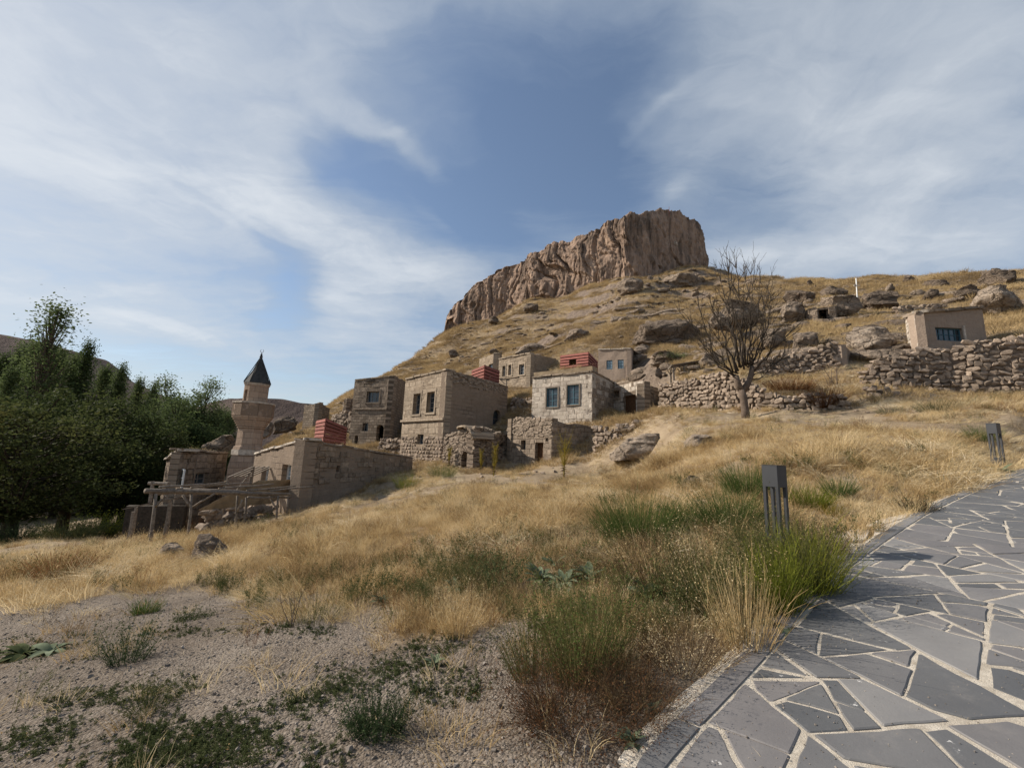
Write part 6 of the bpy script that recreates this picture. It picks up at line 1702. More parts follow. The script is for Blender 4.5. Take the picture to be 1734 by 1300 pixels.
ROSETTES = [
    (915, 985, 62, 15, 'leftmost rosette of the big leafy group in the middle of the slope'), (955, 992, 74, 18, 'largest rosette of the leafy group in the middle of the slope'), (998, 985, 66, 15, 'rosette at the right end of the leafy group in the middle of the slope'), (940, 962, 50, 12, 'rosette behind the largest one in the leafy group'),
    (1096, 1014, 74, 15, 'rosette with pale pointed leaves below the leftmost green shrub'), (1070, 996, 46, 11, 'small rosette left of the pale pointed one'), (1165, 1020, 66, 13, 'bright sunlit rosette in the dry weeds right of centre'), (1140, 1042, 40, 10, 'small rosette just under the bright sunlit one'),
    (1328, 1066, 92, 16, 'dusty broad-leaved rosette lying on the path edge'), (1350, 1030, 66, 12, 'upright broad-leaved rosette right above the one on the path edge'), (1070, 1262, 54, 12, 'small rosette beside the edging stones at the bottom'), (1106, 1208, 36, 8, 'tiny rosette by the dead weeds at the bottom right'),
    (770, 1000, 40, 9, 'narrow rosette in the brown weeds left of the leafy group'), (648, 1022, 38, 9, 'small bright rosette at the upper gravel edge'), (1698, 800, 34, 14, 'spreading grey-green rosette at the foot of the far lamp'), (1655, 806, 30, 10, 'small rosette left of the one at the far lamp'),
    (735, 1128, 34, 8, 'tiny grey rosette on the gravel right of centre'), (40, 1110, 70, 14, 'flat leafy plant at the left picture edge'), (85, 1106, 60, 12, 'flat leafy plant with pale leaves next to the one at the left edge')]
# footprints kept free of grass
FOOT = []
for o in list(bpy.data.objects):
    if o.type == 'MESH' and o.name.split('.')[0] == 'wall' and o.parent is not None and len(o.data.vertices):
        co = np.array([v.co[:] for v in o.data.vertices])[:, :2]; FOOT.append((co.min(0), co.max(0), co))
def hull2(pts):
    pts = sorted(set(map(tuple, np.round(pts, 3)))); 
    def half(ps):
        h = []
        for p in ps:
            while len(h) > 1 and (h[-1][0] - h[-2][0]) * (p[1] - h[-2][1]) - (h[-1][1] - h[-2][1]) * (p[0] - h[-2][0]) <= 0: h.pop()
            h.append(p)
        return h
    a_ = half(pts); b_ = half(pts[::-1]); return a_[:-1] + b_[:-1]
FOOT = [hull2(f[2]) for f in FOOT]
KEEP = []
for q in ROSETTES:
    g_ = ground_hit(q[0], q[1]); KEEP.append((g_.x, g_.y, q[2] * g_.y / FPX * .55))
for q in ((700, 1105, 50), (1130, 1105, 60), (1190, 1090, 50), (870, 1060, 50)):
    g_ = ground_hit(q[0], q[1]); KEEP.append((g_.x, g_.y, q[2] * g_.y / FPX))
def free(x, y, m=0.0):
    ok = np.ones(len(x), bool)
    for h in FOOT: ok &= ~in_poly(x, y, h)
    r = np.hypot(x, y); k = r < 24; d = np.full(len(x), -9.); 
    if k.any(): d[k] = edge_dist(x[k], y[k])
    ok &= ~((d > -.06 + m) & (d < PATH_W + .1))
    for (gx_, gy_, gr_) in KEEP: ok &= ((x - gx_) ** 2 + (y - gy_ + gr_ * .5) ** 2) > gr_ * gr_
    return ok
def polar_points(n, r0, r1, power, a0=-58, a1=58, seed=0):
    """random ground points, thinning with distance"""
    rng = np.random.RandomState(seed); u = rng.uniform(size=n)
    r = (r0 ** power + u * (r1 ** power - r0 ** power)) ** (1 / power); a_ = np.radians(rng.uniform(a0, a1, n))
    return r * np.sin(a_), r * np.cos(a_)
def P3(x, y): return np.column_stack([x, y, H(x, y)])
def mask(x, y, p, seed):
    return np.random.RandomState(seed).uniform(size=len(x)) < p

BL = 1
dry = [tuft('dry_tuft', 'dry_grass', 70, .40, .20, .6, .0065, s, (.1, -.05), .9, .25) for s in range(4)]
drym = [tuft('matted_tuft', 'dry_grass', 75, .46, .26, .5, .006, 20 + s, (.75, .05), 1.3, .1) for s in range(2)]
straw = [tuft('straw_tuft', 'straw_grass', 60, .50, .26, .7, .0065, 40 + s, (1.3, .1), 1.1, .1) for s in range(3)]
fineg = [tuft('fine_tuft', 'dry_grass', 50, .22, .14, .7, .0042, 60 + s, (0, 0), .8, .1) for s in range(3)]
brownw = [weed('brown_stalks', 'brown_weed', 16, .36, .26, 80 + s, .0045, .012, 4, 'dry_grass') for s in range(3)]
russet = [weed('russet_stalks', 'russet_weed', 16, .30, .26, 90 + s, .0045, .012, 4, 'russet_weed') for s in range(2)]
olivew = [weed('olive_stalks', 'olive_weed', 16, .38, .24, 100 + s, .0045, .016, 5, 'low_green') for s in range(3)]
hillt = [tuft('hill_tuft', 'hill_grass', 46, .42, .42, .7, .022, 120 + s, (.3, 0), .9, 0, 2) for s in range(3)]

# -- the slope in front of the houses
x, y = polar_points(44000, 2.3, 34, 1.15, seed=1); gmk = gravel_mask(x, y); r = np.hypot(x, y)
pn = fbm(x / 1.6, y / 1.6, octv=4, s=91)
dens = (1 - gmk * .985) * (.04 + .96 * sstep(-.12, .22, pn)) * (.25 + .75 * sstep(3.0, 6.5, r + x * .15))
k = free(x, y) & mask(x, y, dens, 2); x, y = x[k], y[k]; r = np.hypot(x, y); pn = pn[k]
kind = fbm(x / 2.2 + 9, y / 2.2, octv=3, s=95) + np.random.RandomState(5).uniform(-.22, .22, len(x))
hs = np.clip(.60 + .38 * sstep(5, 14, r) + .85 * fbm(x / 1.7, y / 1.7, octv=3, s=97), .3, 1.6) * (1 - .38 * sstep(12.5, 18, r))
nearb = 1 - sstep(5.5, 9, r)      # weeds and stalks prevail near the gravel
isweed = (np.random.RandomState(6).uniform(size=len(x)) < nearb * .72 + .10)
m1 = ~isweed & (kind < .08); m2 = ~isweed & (kind >= .08)
Z = H(x, y); PT = np.column_stack([x, y, Z])
wr = fbm(x / 5, y / 5, octv=2, s=99) * 1.5
scatter('dry_grass', 'golden dry grass covering the slope between path and houses', 'grass', PT[m1], dry + drym, 1, .5, 1.35, .3, hs[m1])
scatter('straw_grass', 'pale bleached straw lying wind-combed in patches of the slope', 'grass', PT[m2], straw + drym[:1], 2, .7, 1.3, .18, hs[m2])
kw = isweed; t = kind[kw]
PW_ = PT[kw]; wsel = fbm(PW_[:, 0] / 1.3, PW_[:, 1] / 1.3, octv=3, s=103) + np.random.RandomState(8).uniform(-.15, .15, len(PW_))
for nm, lab, sel, var in (('brown_weeds', 'dry brown branching weeds along the gravel edge', wsel < -.02, brownw), ('olive_weeds', 'olive green weeds mixed in the dry grass near the gravel', (wsel >= -.02) & (wsel < .22), olivew), ('russet_weeds', 'russet dry weeds in low patches', wsel >= .22, russet + brownw[:1])):
    scatter(nm, lab, 'weeds', PW_[sel], var, 11, .6, 1.25, .2, (.55 + .35 * sstep(3, 7, np.hypot(PW_[sel, 0], PW_[sel, 1]))))
# fine grass filling under everything
x, y = polar_points(26000, 2.0, 18, 1.1, seed=31); gmk = gravel_mask(x, y); k = free(x, y) & mask(x, y, (1 - gmk * .97) * .6, 32); x, y = x[k], y[k]
scatter('short_dry_grass', 'short fine dry grass and litter close to the ground', 'grass', P3(x, y), fineg, 33, .6, 1.3, .3)

# -- the hillside
x, y = polar_points(90000, 24, 135, 1.45, -38, 60, seed=41); r = np.hypot(x, y); z = H(x, y)
e = .6; slope = np.hypot(H(x + e, y) - z, H(x, y + e) - z) / e
pn = fbm(x / 6, y / 6, octv=4, s=45)
k = free(x, y) & (z > -1) & (slope < .95) & mask(x, y, .25 + .75 * sstep(-.25, .2, pn), 42)
x, y, z, r = x[k], y[k], z[k], r[k]
scatter('hill_grass', 'golden dry grass tufts all over the hillside', 'grass', np.column_stack([x, y, z]), hillt, 43, .5, 1.2, .15, .75 + r * .006)

# -- grass on roofs and wall tops
RP = []
rngr = np.random.RandomState(3)
for o in bpy.data.objects:
    if o.name.split('.')[0] in ('roof', 'parapet') and o.type == 'MESH' and o.parent is not None and o.parent.name != 'minaret':
        co = np.array([v.co[:] for v in o.data.vertices]); co = co[4:8] if o.name.startswith('roof') else co[:4]
        if o.name.startswith('parapet'):
            co = np.array([v.co[:] for v in o.data.vertices]); zt = co[:, 2].max(); top = co[np.argsort(-co[:, 2])[:4]]; top = top[np.argsort(np.arctan2(top[:, 1] - top[:, 1].mean(), top[:, 0] - top[:, 0].mean()))]; co = top
        n = int(np.linalg.norm(co[1] - co[0]) * np.linalg.norm(co[2] - co[1]) * 3.2)
        for _ in range(n):
            a_, b_ = rngr.uniform(.03, .97, 2); RP.append((co[0] * (1 - a_) + co[1] * a_) * (1 - b_) + (co[3] * (1 - a_) + co[2] * a_) * b_)
if RP: scatter('roof_grass', 'dry grass growing on the flat earth roofs', 'grass', np.array(RP), dry[:3], 51, .6, 1.3, .2)

# -- loose rocks on the hillside and stones in the grass
def rock_field(name, label, pts, sizes, mat, seed, squash=.85):
    V = []; F = []; k = 0; rng = np.random.RandomState(seed); base = []
    for i in range(8):
        v, f = rock_arrays(2, 200 + i, 1, .8, squash, amp=.35, facet=1.6); base.append((v, f))
    for p, s in zip(pts, sizes):
        v, f = base[rng.randint(8)]; a_ = rng.uniform(0, 6.28); c, sn = math.cos(a_), math.sin(a_)
        M = np.array([[c, -sn, 0], [sn, c, 0], [0, 0, 1]]); sc = np.array([s * rng.uniform(.8, 1.7), s * rng.uniform(.7, 1.1), s * rng.uniform(.35, .75)])
        V.append((v * sc) @ M.T + p + np.array([0, 0, s * .08])); F.append(f + k); k += len(v)
    o = link(name, np_mesh(name, np.vstack(V), np.vstack(F)), None, mat); tag(o, label, 'rocks', kind='stuff'); return o
x, y = polar_points(10000, 30, 130, 1.5, -36, 58, seed=61); z = H(x, y); pn = fbm(x / 11, y / 11, octv=4, s=65)
k = free(x, y) & (z > 3) & mask(x, y, .06 + .9 * sstep(.0, .35, pn), 62); x, y, z = x[k], y[k], z[k]
sz = np.random.RandomState(4).lognormal(-1.0, .65, len(x)); sz = np.clip(sz * .75, .10, .95)
pts = np.column_stack([x, y, z]); h_ = len(x) // 2
rock_field('scattered_rocks', 'countless grey rocks strewn over the hillside', pts[:h_], sz[:h_], 'grey_rock', 1)
rock_field('dark_scattered_rocks', 'countless dark brown rocks strewn over the hillside', pts[h_:], sz[h_:], 'dark_rock', 2)
# long flat ledges cropping out along the slope
def ledges(name, label, n, mat, seed, cond):
    rng = np.random.RandomState(seed); x, y = polar_points(n, 33, 118, 1.3, -30, 58, seed=seed); z = H(x, y)
    gx_ = (H(x + 1.5, y) - H(x - 1.5, y)) / 3; gy_ = (H(x, y + 1.5) - H(x, y - 1.5)) / 3; pn = fbm(x / 19, y / 19, octv=3, s=165)
    V = []; F = []; k = 0; base = [rock_arrays(3, 300 + i, 1, .7, .8, amp=.4, facet=1.5) for i in range(7)]
    for i in range(n):
        if z[i] < 6 or pn[i] < cond: continue
        g = math.hypot(gx_[i], gy_[i]) + 1e-6
        if g < .12: continue
        th = math.atan2(gx_[i], -gy_[i]) + rng.uniform(-.25, .25); L = rng.uniform(1.6, 5.5); hh = rng.uniform(.35, .8) * (1 + .6 * (x[i] > 8)); v, f = base[rng.randint(7)]
        c, sn = math.cos(th), math.sin(th); M = np.array([[c, -sn, 0], [sn, c, 0], [0, 0, 1]])
        w_ = v * np.array([L * .5, rng.uniform(1.0, 1.9), hh]); w_[:, 2] += w_[:, 0] * rng.uniform(-.12, .12)
        V.append(w_ @ M.T + np.array([x[i], y[i], z[i] - hh * .12])); F.append(f + k); k += len(v)
    o = link(name, np_mesh(name, np.vstack(V), np.vstack(F)), None, mat); tag(o, label, 'rocks', kind='stuff')
ledges('rock_ledges', 'flat grey-brown rock ledges cropping out in bands all over the hillside', 620, 'grey_rock', 5, -.18)
ledges('dark_rock_ledges', 'darker rock ledges cropping out between the lighter ones', 260, 'dark_rock', 6, -.08)
x, y = polar_points(420, 22, 45, 1.2, -15, 58, seed=67); k = free(x, y); x, y = x[k], y[k]
rock_field('grass_stones', 'small pale stones half hidden in the grass', P3(x, y), np.random.RandomState(5).uniform(.06, .22, len(x)), 'field_stone', 3)
# gravel
x, y = polar_points(30000, 1.4, 9, .9, -60, 40, seed=71); gmk = gravel_mask(x, y); d = edge_dist(x, y)
k = mask(x, y, gmk * .9 + .06, 72) & (d < -.02); x, y = x[k], y[k]
peb = []
for i in range(5):
    m_ = hull_mesh(400 + i, 12, 'pebble'); m_.materials.append(MATS['pebble']); peb.append(m_)
rg = np.random.RandomState(9)
scatter('gravel', 'grey gravel and pebbles on the bare ground in front', 'gravel', P3(x, y), peb, 73, .8, 1.2, 1.5, np.clip(rg.lognormal(-4.55, .5, len(x)), .004, .045))
x, y = polar_points(5000, 1.4, 7, .9, -60, 34, seed=75); gmk = gravel_mask(x, y); d = edge_dist(x, y); k = (d < -.03) & mask(x, y, .25 + .5 * gmk, 76); x, y = x[k], y[k]
twg = [tuft('straw_litter', 'straw_grass', 5, .09, .08, 6.0, .0022, 500 + s, (0, 0), .3, 0, 2) for s in range(3)]
scatter('straw_litter', 'bits of dry straw lying on the gravel', 'litter', P3(x, y), twg, 77, .5, 1.3, .2)

# leafy green and olive weeds between gravel, slope and path
gw = [weed('green_stalks', 'olive_weed', 18, .42, .26, 700 + s, .0045, .022, 8, 'low_green') for s in range(3)] + [weed('leafy_stalks', 'olive_weed', 14, .32, .20, 710 + s, .0045, .024, 8, 'olive_weed') for s in range(2)]
rg = np.random.RandomState(77); pts = []
for (cx, cy_, rx, ry, n) in ((1150, 1000, 190, 90, 90), (980, 1060, 120, 60, 50), (1290, 950, 90, 60, 40), (760, 1000, 160, 40, 46), (560, 1010, 160, 30, 30), (420, 1000, 160, 22, 22), (200, 985, 140, 22, 18), (860, 960, 120, 40, 24), (1120, 870, 150, 40, 26), (1500, 800, 160, 40, 30), (1300, 790, 120, 25, 20), (60, 960, 80, 30, 14)):
    for _ in range(int(n * .5)):
        g = ground_hit(cx + rg.normal() * rx * .6, cy_ + rg.normal() * ry * .6, 30); pts.append((g.x, g.y, g.z))
pts = np.array(pts); k = free(pts[:, 0], pts[:, 1]); pts = pts[k]
scatter('green_weeds', 'leafy olive and green weeds mixed through the dry grass near the path', 'weeds', pts, gw, 78, .45, 1.1, .2)
# grit and straw on the paving
rg = np.random.RandomState(78); PP = []
for _ in range(2600):
    s_ = rg.uniform(3.0, 9.5); w_ = abs(rg.normal()) * .9 + .02
    if w_ < PATH_W: q = sw(s_, w_, .002); PP.append(tuple(q))
scatter('path_grit', 'tiny pebbles and grit lying on the paving', 'grit', np.array(PP), peb, 79, .8, 1.2, 1.5, np.clip(rg.lognormal(-5.5, .45, len(PP)), .002, .012))
scatter('path_straw', 'bits of straw blown on the paving', 'litter', np.array(PP[:420]), twg, 80, .4, .9, .1)

# -- low green ground cover in patches
lowg = [weed('low_creeper', 'olive_weed', 12, .07, .22, 600 + s, .003, .016, 9, 'low_green', 2.2, .2) for s in range(3)]
PATCH = [((0, 1108), (110, 1098), 26), ((240, 1262), (470, 1240), 44), ((200, 1290), (420, 1290), 40), ((470, 1200), (560, 1170), 26), ((90, 1190), (330, 1160), 16), ((230, 1080), (330, 1070), 12), ((560, 1160), (740, 1120), 30), ((690, 1100), (800, 1090), 26), ((530, 1280), (560, 1282), 14), ((30, 1270), (120, 1230), 26), ((720, 1180), (820, 1150), 26), ((380, 1060), (560, 1070), 14), ((600, 1235), (640, 1225), 18)]
pts = []; rg = np.random.RandomState(12)
for (a_, b_, w_) in PATCH:
    n = int(math.hypot(b_[0] - a_[0], b_[1] - a_[1]) * w_ / 130) + 5
    for _ in range(n):
        t = rg.uniform(); px = a_[0] + (b_[0] - a_[0]) * t + rg.normal() * w_ * .8; py = a_[1] + (b_[1] - a_[1]) * t + rg.normal() * w_ * .45
        d = ray(px, py)
        if d.z > -.15: continue
        g = ground_hit(px, py, 12); pts.append((g.x, g.y, g.z + .004))
scatter('ground_cover', 'low dark green creeping plants in patches on the gravel', 'ground cover', np.array(pts), lowg, 13, .35, 1.0, .15)

# ------------------------------------------------------------------ single plants, each a thing
def broom(px, py, wpx, hpx, mat, label, n=420, seed=0, mat2=None, w=.006, group='single shrubs and weeds', name='shrub', lean=.7, nleaf=0, leafs=.02, stiff=.3, chaos=.10):
    g = ground_hit(px, py); k = g.y / FPX; W_, Hh = wpx * k, hpx * k; rng = np.random.RandomState(seed); V = []; F = []; mi = []
    for i in range(n):
        a_ = rng.uniform(0, 6.283); r = math.sqrt(rng.uniform()); p = np.array([math.cos(a_) * r * W_ * .30, math.sin(a_) * r * W_ * .22, -.05])
        d = np.array([math.cos(a_) * r * lean, math.sin(a_) * r * lean, 1.]) + rng.normal(size=3) * chaos; d /= np.linalg.norm(d)
        L = Hh * rng.uniform(.45, 1.08) * (1 - .25 * r * r)
        out = np.array([math.cos(a_), math.sin(a_), .1]) + rng.normal(size=3) * .5
        q = ribbon(V, F, p, d, out, L, w, stiff * rng.uniform(.2, 1), 4, rng, .3); mi += [0] * 4
        for _ in range(nleaf):
            t = rng.uniform(.2, 1.05); c = p + (q - p) * t; leafq(V, F, c + rvec(rng) * leafs, rvec(rng), rvec(rng), leafs * rng.uniform(.7, 1.6), leafs * rng.uniform(.3, .7)); mi.append(1)
        if i % 3 == 0:      # side shoots
            c = p + (q - p) * rng.uniform(.4, .8); d2 = d + rvec(rng) * .5; d2 /= np.linalg.norm(d2)
            ribbon(V, F, c, d2, out, L * .3, w * .8, .3, 2, rng, .3); mi += [0] * 2
    me = np_mesh(name, np.array(V), np.array(F)); me.materials.append(MATS[mat]); me.materials.append(MATS[mat2 or mat]); me.polygons.foreach_set('material_index', np.array(mi, np.int32))
    o = bpy.data.objects.new(name, me); COL.objects.link(o); o.location = g; tag(o, label, 'shrub', group); return o

broom(1085, 926, 150, 104, 'green_stems', 'big dark green broom-like shrub left of the near lamp, the leftmost of the green trio', 1300, 1, 'olive_weed', chaos=.2, nleaf=2)
broom(1160, 900, 80, 62, 'green_stems', 'green broom-like shrub in the middle of the trio left of the near lamp', 700, 2, 'dry_grass', chaos=.25, nleaf=2)
broom(1238, 898, 130, 84, 'green_stems', 'broad green broom-like shrub directly left of the near lamp', 1000, 3, 'olive_weed', chaos=.25, nleaf=2)
broom(1270, 842, 100, 70, 'green_stems', 'green broom-like shrub behind the near lamp, farther up the slope', 1000, 4)
broom(1372, 858, 62, 46, 'yellow_green', 'round yellow-green bush on bare ground right of the near lamp', 800, 5, 'green_stems', lean=1.0)
broom(1420, 845, 40, 52, 'green_stems', 'small upright light green bush right of the round yellow-green bush', 420, 6, 'yellow_green')
broom(1408, 872, 28, 34, 'yellow_stems', 'small yellow tuft at the foot of the light green bush', 200, 7)
broom(1660, 745, 70, 34, 'green_stems', 'low green bush in the grass left of the far lamp', 500, 8)
broom(748, 808, 60, 30, 'green_stems', 'bright green clump of grass below the ruined annex', 500, 9)
broom(690, 825, 60, 30, 'yellow_green', 'yellowish bush beside the right window of the low adobe house', 400, 10, 'olive_weed')
broom(1585, 695, 90, 24, 'dark_weed', 'dull grey-green low bush under the big dry-stone wall', 500, 11, 'olive_weed', lean=1.0)
broom(1510, 700, 60, 18, 'dark_weed', 'smaller grey-green bush left of the low bush under the big wall', 300, 12, 'olive_weed', lean=1.0)
broom(1320, 1046, 62, 130, 'yellow_green', 'tall yellow-green weed at the path edge below the near lamp', 420, 13, 'yellow_green', .006, nleaf=5, leafs=.014, lean=.25, chaos=.2)
broom(1378, 1012, 80, 128, 'yellow_green', 'bushy yellow-green weed spilling over the path edge right of the near lamp', 520, 14, 'low_green', .006, nleaf=6, leafs=.014, lean=.4, chaos=.22)
broom(1330, 1000, 140, 150, 'olive_weed', 'tangled olive weeds hiding the foot of the near lamp', 520, 15, 'olive_weed', .005, nleaf=6, leafs=.014, lean=.5)
broom(1205, 1040, 170, 150, 'olive_weed', 'tall thin olive and straw-coloured weeds in front of the green shrubs', 520, 16, 'dry_grass', .0045, nleaf=5, leafs=.013, lean=.5)
broom(1120, 1000, 150, 100, 'brown_weed', 'brown seed-bearing weeds under the leftmost green shrub', 460, 17, 'olive_weed', .0045, nleaf=6, leafs=.014, lean=.8)
broom(1265, 1100, 120, 150, 'dry_grass', 'straw-coloured dry stalks beside the path left of the leafy rosette', 260, 18, 'olive_weed', .0045, nleaf=2, leafs=.012, lean=.4)
broom(1160, 1120, 170, 90, 'brown_weed', 'low brown tangle of dead weeds between gravel and path', 620, 19, 'dry_grass', .0035, nleaf=4, leafs=.011, lean=1.1)
broom(1000, 1205, 330, 120, 'brown_weed', 'large dark brown dead bush at the edge of the gravel', 1500, 20, 'russet_weed', .0026, nleaf=8, leafs=.010, lean=.9, stiff=1.6, chaos=.75)
broom(985, 1150, 130, 190, 'olive_weed', 'green upright weed growing out of the large brown bush', 340, 21, 'green_stems', .0042, nleaf=10, leafs=.015, lean=.35)
broom(905, 1140, 110, 100, 'olive_weed', 'olive weed at the left side of the large brown bush', 300, 22, 'low_green', .004, nleaf=9, leafs=.014, lean=.6)
broom(1090, 1200, 150, 90, 'brown_weed', 'reddish brown twiggy weed right of the large brown bush', 600, 23, 'brown_weed', .0026, nleaf=5, leafs=.010, lean=1.0, stiff=1.6, chaos=.7)
broom(215, 1120, 66, 72, 'dark_weed', 'small dark green spiky weed standing on the gravel at left', 90, 24, 'dark_weed', .005, nleaf=22, leafs=.016, lean=.5)
broom(258, 1200, 70, 54, 'dark_weed', 'olive spiky weed low at left with a shadow on the gravel', 80, 25, 'olive_weed', .005, nleaf=18, leafs=.014, lean=.9)
broom(640, 1240, 96, 74, 'dark_weed', 'dense dark green weed in the middle of the gravel', 190, 26, 'dark_weed', .005, nleaf=24, leafs=.013, lean=.7)
broom(845, 1000, 74, 66, 'dark_weed', 'leafy dark green weed in the dry grass above the gravel', 110, 27, 'low_green', .005, nleaf=18, leafs=.03, lean=.5)
broom(245, 1038, 44, 30, 'green_stems', 'small green grass tuft at the upper left gravel edge', 300, 28)
broom(325, 1048, 60, 24, 'dark_weed', 'low dark green patch of weed right of the small green tuft', 120, 29, 'low_green', .004, nleaf=12, leafs=.02, lean=1.2)
broom(775, 1075, 70, 80, 'dry_grass', 'fan of golden stalks in front of the dry slope', 240, 30, 'straw_grass', .004, nleaf=2, leafs=.012, lean=.5)
broom(535, 1050, 110, 80, 'olive_weed', 'sparse thin weeds at the gravel edge left of centre', 150, 31, 'brown_weed', .0035, nleaf=6, leafs=.012, lean=.9)
broom(100, 975, 110, 50, 'russet_weed', 'reddish weed patch at the far left edge of the field', 460, 32, 'olive_weed', .009, nleaf=3, leafs=.03, lean=1.0)
broom(330, 905, 60, 40, 'russet_weed', 'rust-coloured dry bush on the boulder below the pergola', 400, 33, 'russet_weed', .01, nleaf=3, leafs=.03, lean=.9)
broom(1490, 905, 16, 52, 'olive_weed', 'thin upright weed growing beside the pale slabs', 16, 34, 'olive_weed', .006, nleaf=16, leafs=.02, lean=.15)
broom(1420, 945, 26, 44, 'brown_weed', 'bare brown weed standing before the pale slabs', 26, 35, 'brown_weed', .005, nleaf=4, leafs=.012, lean=.5)
broom(1555, 868, 60, 34, 'brown_weed', 'dark dry bush at the path edge halfway to the far lamp', 340, 36, 'dark_weed', .006, nleaf=4, leafs=.02, lean=.9)
broom(1395, 690, 60, 44, 'russet_weed', 'brown thorny scrub under the gabled wall end', 500, 37, 'brown_weed', .02, nleaf=2, leafs=.05, lean=.9)
broom(1340, 660, 110, 26, 'russet_weed', 'band of rusty scrub between the two stone walls', 700, 38, 'dry_grass', .02, nleaf=2, leafs=.05, lean=.9)
broom(1138, 612, 60, 20, 'pale_leaf', 'pale green bush among the rocks beside the pink house', 400, 39, 'low_green', .03, nleaf=6, leafs=.10, lean=1.3)
broom(412, 828, 30, 60, 'pale_leaf', 'leafy climbing plant against the low adobe house', 260, 40, 'pale_leaf', .02, nleaf=9, leafs=.09, lean=.3)

broom(30, 918, 120, 40, 'dark_weed', 'dark bush in the shade at the foot of the nearest round-crowned tree', 420, 41, 'low_green', .02, nleaf=4, leafs=.07, lean=1.1)
broom(112, 912, 110, 36, 'olive_weed', 'olive undergrowth between the two nearest tree trunks', 420, 42, 'low_green', .02, nleaf=4, leafs=.07, lean=1.1)
broom(168, 908, 70, 44, 'low_green', 'yellow-green sapling bush glowing in the shade under the trees', 320, 43, 'yellow_green', .02, nleaf=5, leafs=.08, lean=.8)
broom(212, 905, 80, 34, 'dark_weed', 'dark low scrub left of the lean-to shed', 340, 44, 'brown_weed', .02, nleaf=4, leafs=.06, lean=1.0)

def mullein(px, py, hpx, wpx, label, seed, mat='yellow_stems'):
    g = ground_hit(px, py); k = g.y / FPX; rng = np.random.RandomState(seed); r = empty('candelabra_weed', tuple(g), label, 'tall weed', 'tall dry candelabra weeds')
    V = []; F = []; Hh = hpx * k; mb = MB(); m0 = g + Vector((0, 0, -.1)); mb.tube([m0, g + Vector((0, 0, Hh * .35)), g + Vector((.02, 0, Hh * .9))], [.035, .03, .012], 6); mb.build('stem', 'yellow_stems', r)
    V = []; F = []
    for i in range(70):
        t = rng.uniform(.22, .95); a_ = rng.uniform(0, 6.28); p = np.array([0, 0, Hh * t * .8]); d = np.array([math.cos(a_) * .6, math.sin(a_) * .6, 1.0]); d /= np.linalg.norm(d)
        q = ribbon(V, F, p, d, np.array([0, 0, 1.]), wpx * k * rng.uniform(.5, 1.1), .022, .6, 3, rng)
        for _ in range(5): leafq(V, F, p + (q - p) * rng.uniform(.2, 1), rvec(rng), rvec(rng), .06, .03)
    me = np_mesh('branches', np.array(V), np.array(F)); me.materials.append(MATS[mat]); piece('branches', me, r, g, (0, 0, 0), (1, 1, 1))
    V = []; F = []
    for i in range(26):
        a_ = rng.uniform(0, 6.28); p = np.array([0, 0, Hh * rng.uniform(.02, .3)]); d = np.array([math.cos(a_), math.sin(a_), rng.uniform(-.2, .5)]); d /= np.linalg.norm(d)
        ribbon(V, F, p, d, np.array([0, 0, -1.]), .22, .05, .8, 3, rng)
    me = np_mesh('lower_leaves', np.array(V), np.array(F)); me.materials.append(MATS['brown_weed']); piece('lower_leaves', me, r, g, (0, 0, 0), (1, 1, 1))
mullein(955, 810, 72, 34, 'largest yellow candelabra-shaped weed, before the lower ashlar building', 1)
mullein(836, 806, 56, 14, 'slim yellow tall weed before the ruined annex', 2)
mullein(814, 800, 40, 10, 'thin faded tall weed left of the slim yellow one', 3)
mullein(760, 790, 34, 10, 'short yellowish tall weed at the left wall of the ruined annex', 4)

# leafy rosettes with big felted leaves, each leaf a part
LEAF = {}
def leaf_mesh(mat, i):
    if (mat, i) in LEAF: return LEAF[mat, i]
    V = []; F = []; rng = np.random.RandomState(i); n = 6
    for k in range(n + 1):
        t = k / n; w = .5 * .34 * math.sin(math.pi * min(1, t * .92 + .05)) ** .8; z = .35 * t - .42 * t * t * (1 + .3 * (i % 3)); fold = .10 * w * 4
        V += [(t, -w, z + fold * .5), (t, 0, z), (t, w, z + fold * .5)]
    for k in range(n):
        a_ = k * 3; F += [(a_, a_ + 3, a_ + 4, a_ + 1), (a_ + 1, a_ + 4, a_ + 5, a_ + 2)]
    me = np_mesh('leaf', np.array(V), np.array(F), True); me.materials.append(MATS[mat]); LEAF[mat, i] = me; return me
def rosette(px, py, wpx, label, seed, n=14, mat='grey_leaf', up=.5):
    g = ground_hit(px, py); k = g.y / FPX; L = wpx * k * .55; rng = random.Random(seed)
    r = empty('leafy_rosette', (g.x, g.y, g.z), label, 'plant', 'grey-green leafy rosettes')
    for i in range(n + 6):
        a_ = i * 2.4 + rng.uniform(-.3, .3); s = L * rng.uniform(.6, 1.1); el = rng.uniform(.1, 1.1) * up * 1.8
        o = piece('leaf', leaf_mesh(mat, rng.randrange(5)), r, g + Vector((0, 0, .01)), (rng.uniform(-.3, .3), -el, a_), (s, s * rng.uniform(.8, 1.2), s))
for i, (px, py, w_, n, lab) in enumerate(ROSETTES):
    rosette(px, py, w_, lab, i, n, 'grey_leaf' if i not in (17,) else 'low_green', .5 if i not in (8, 17, 18) else .22)

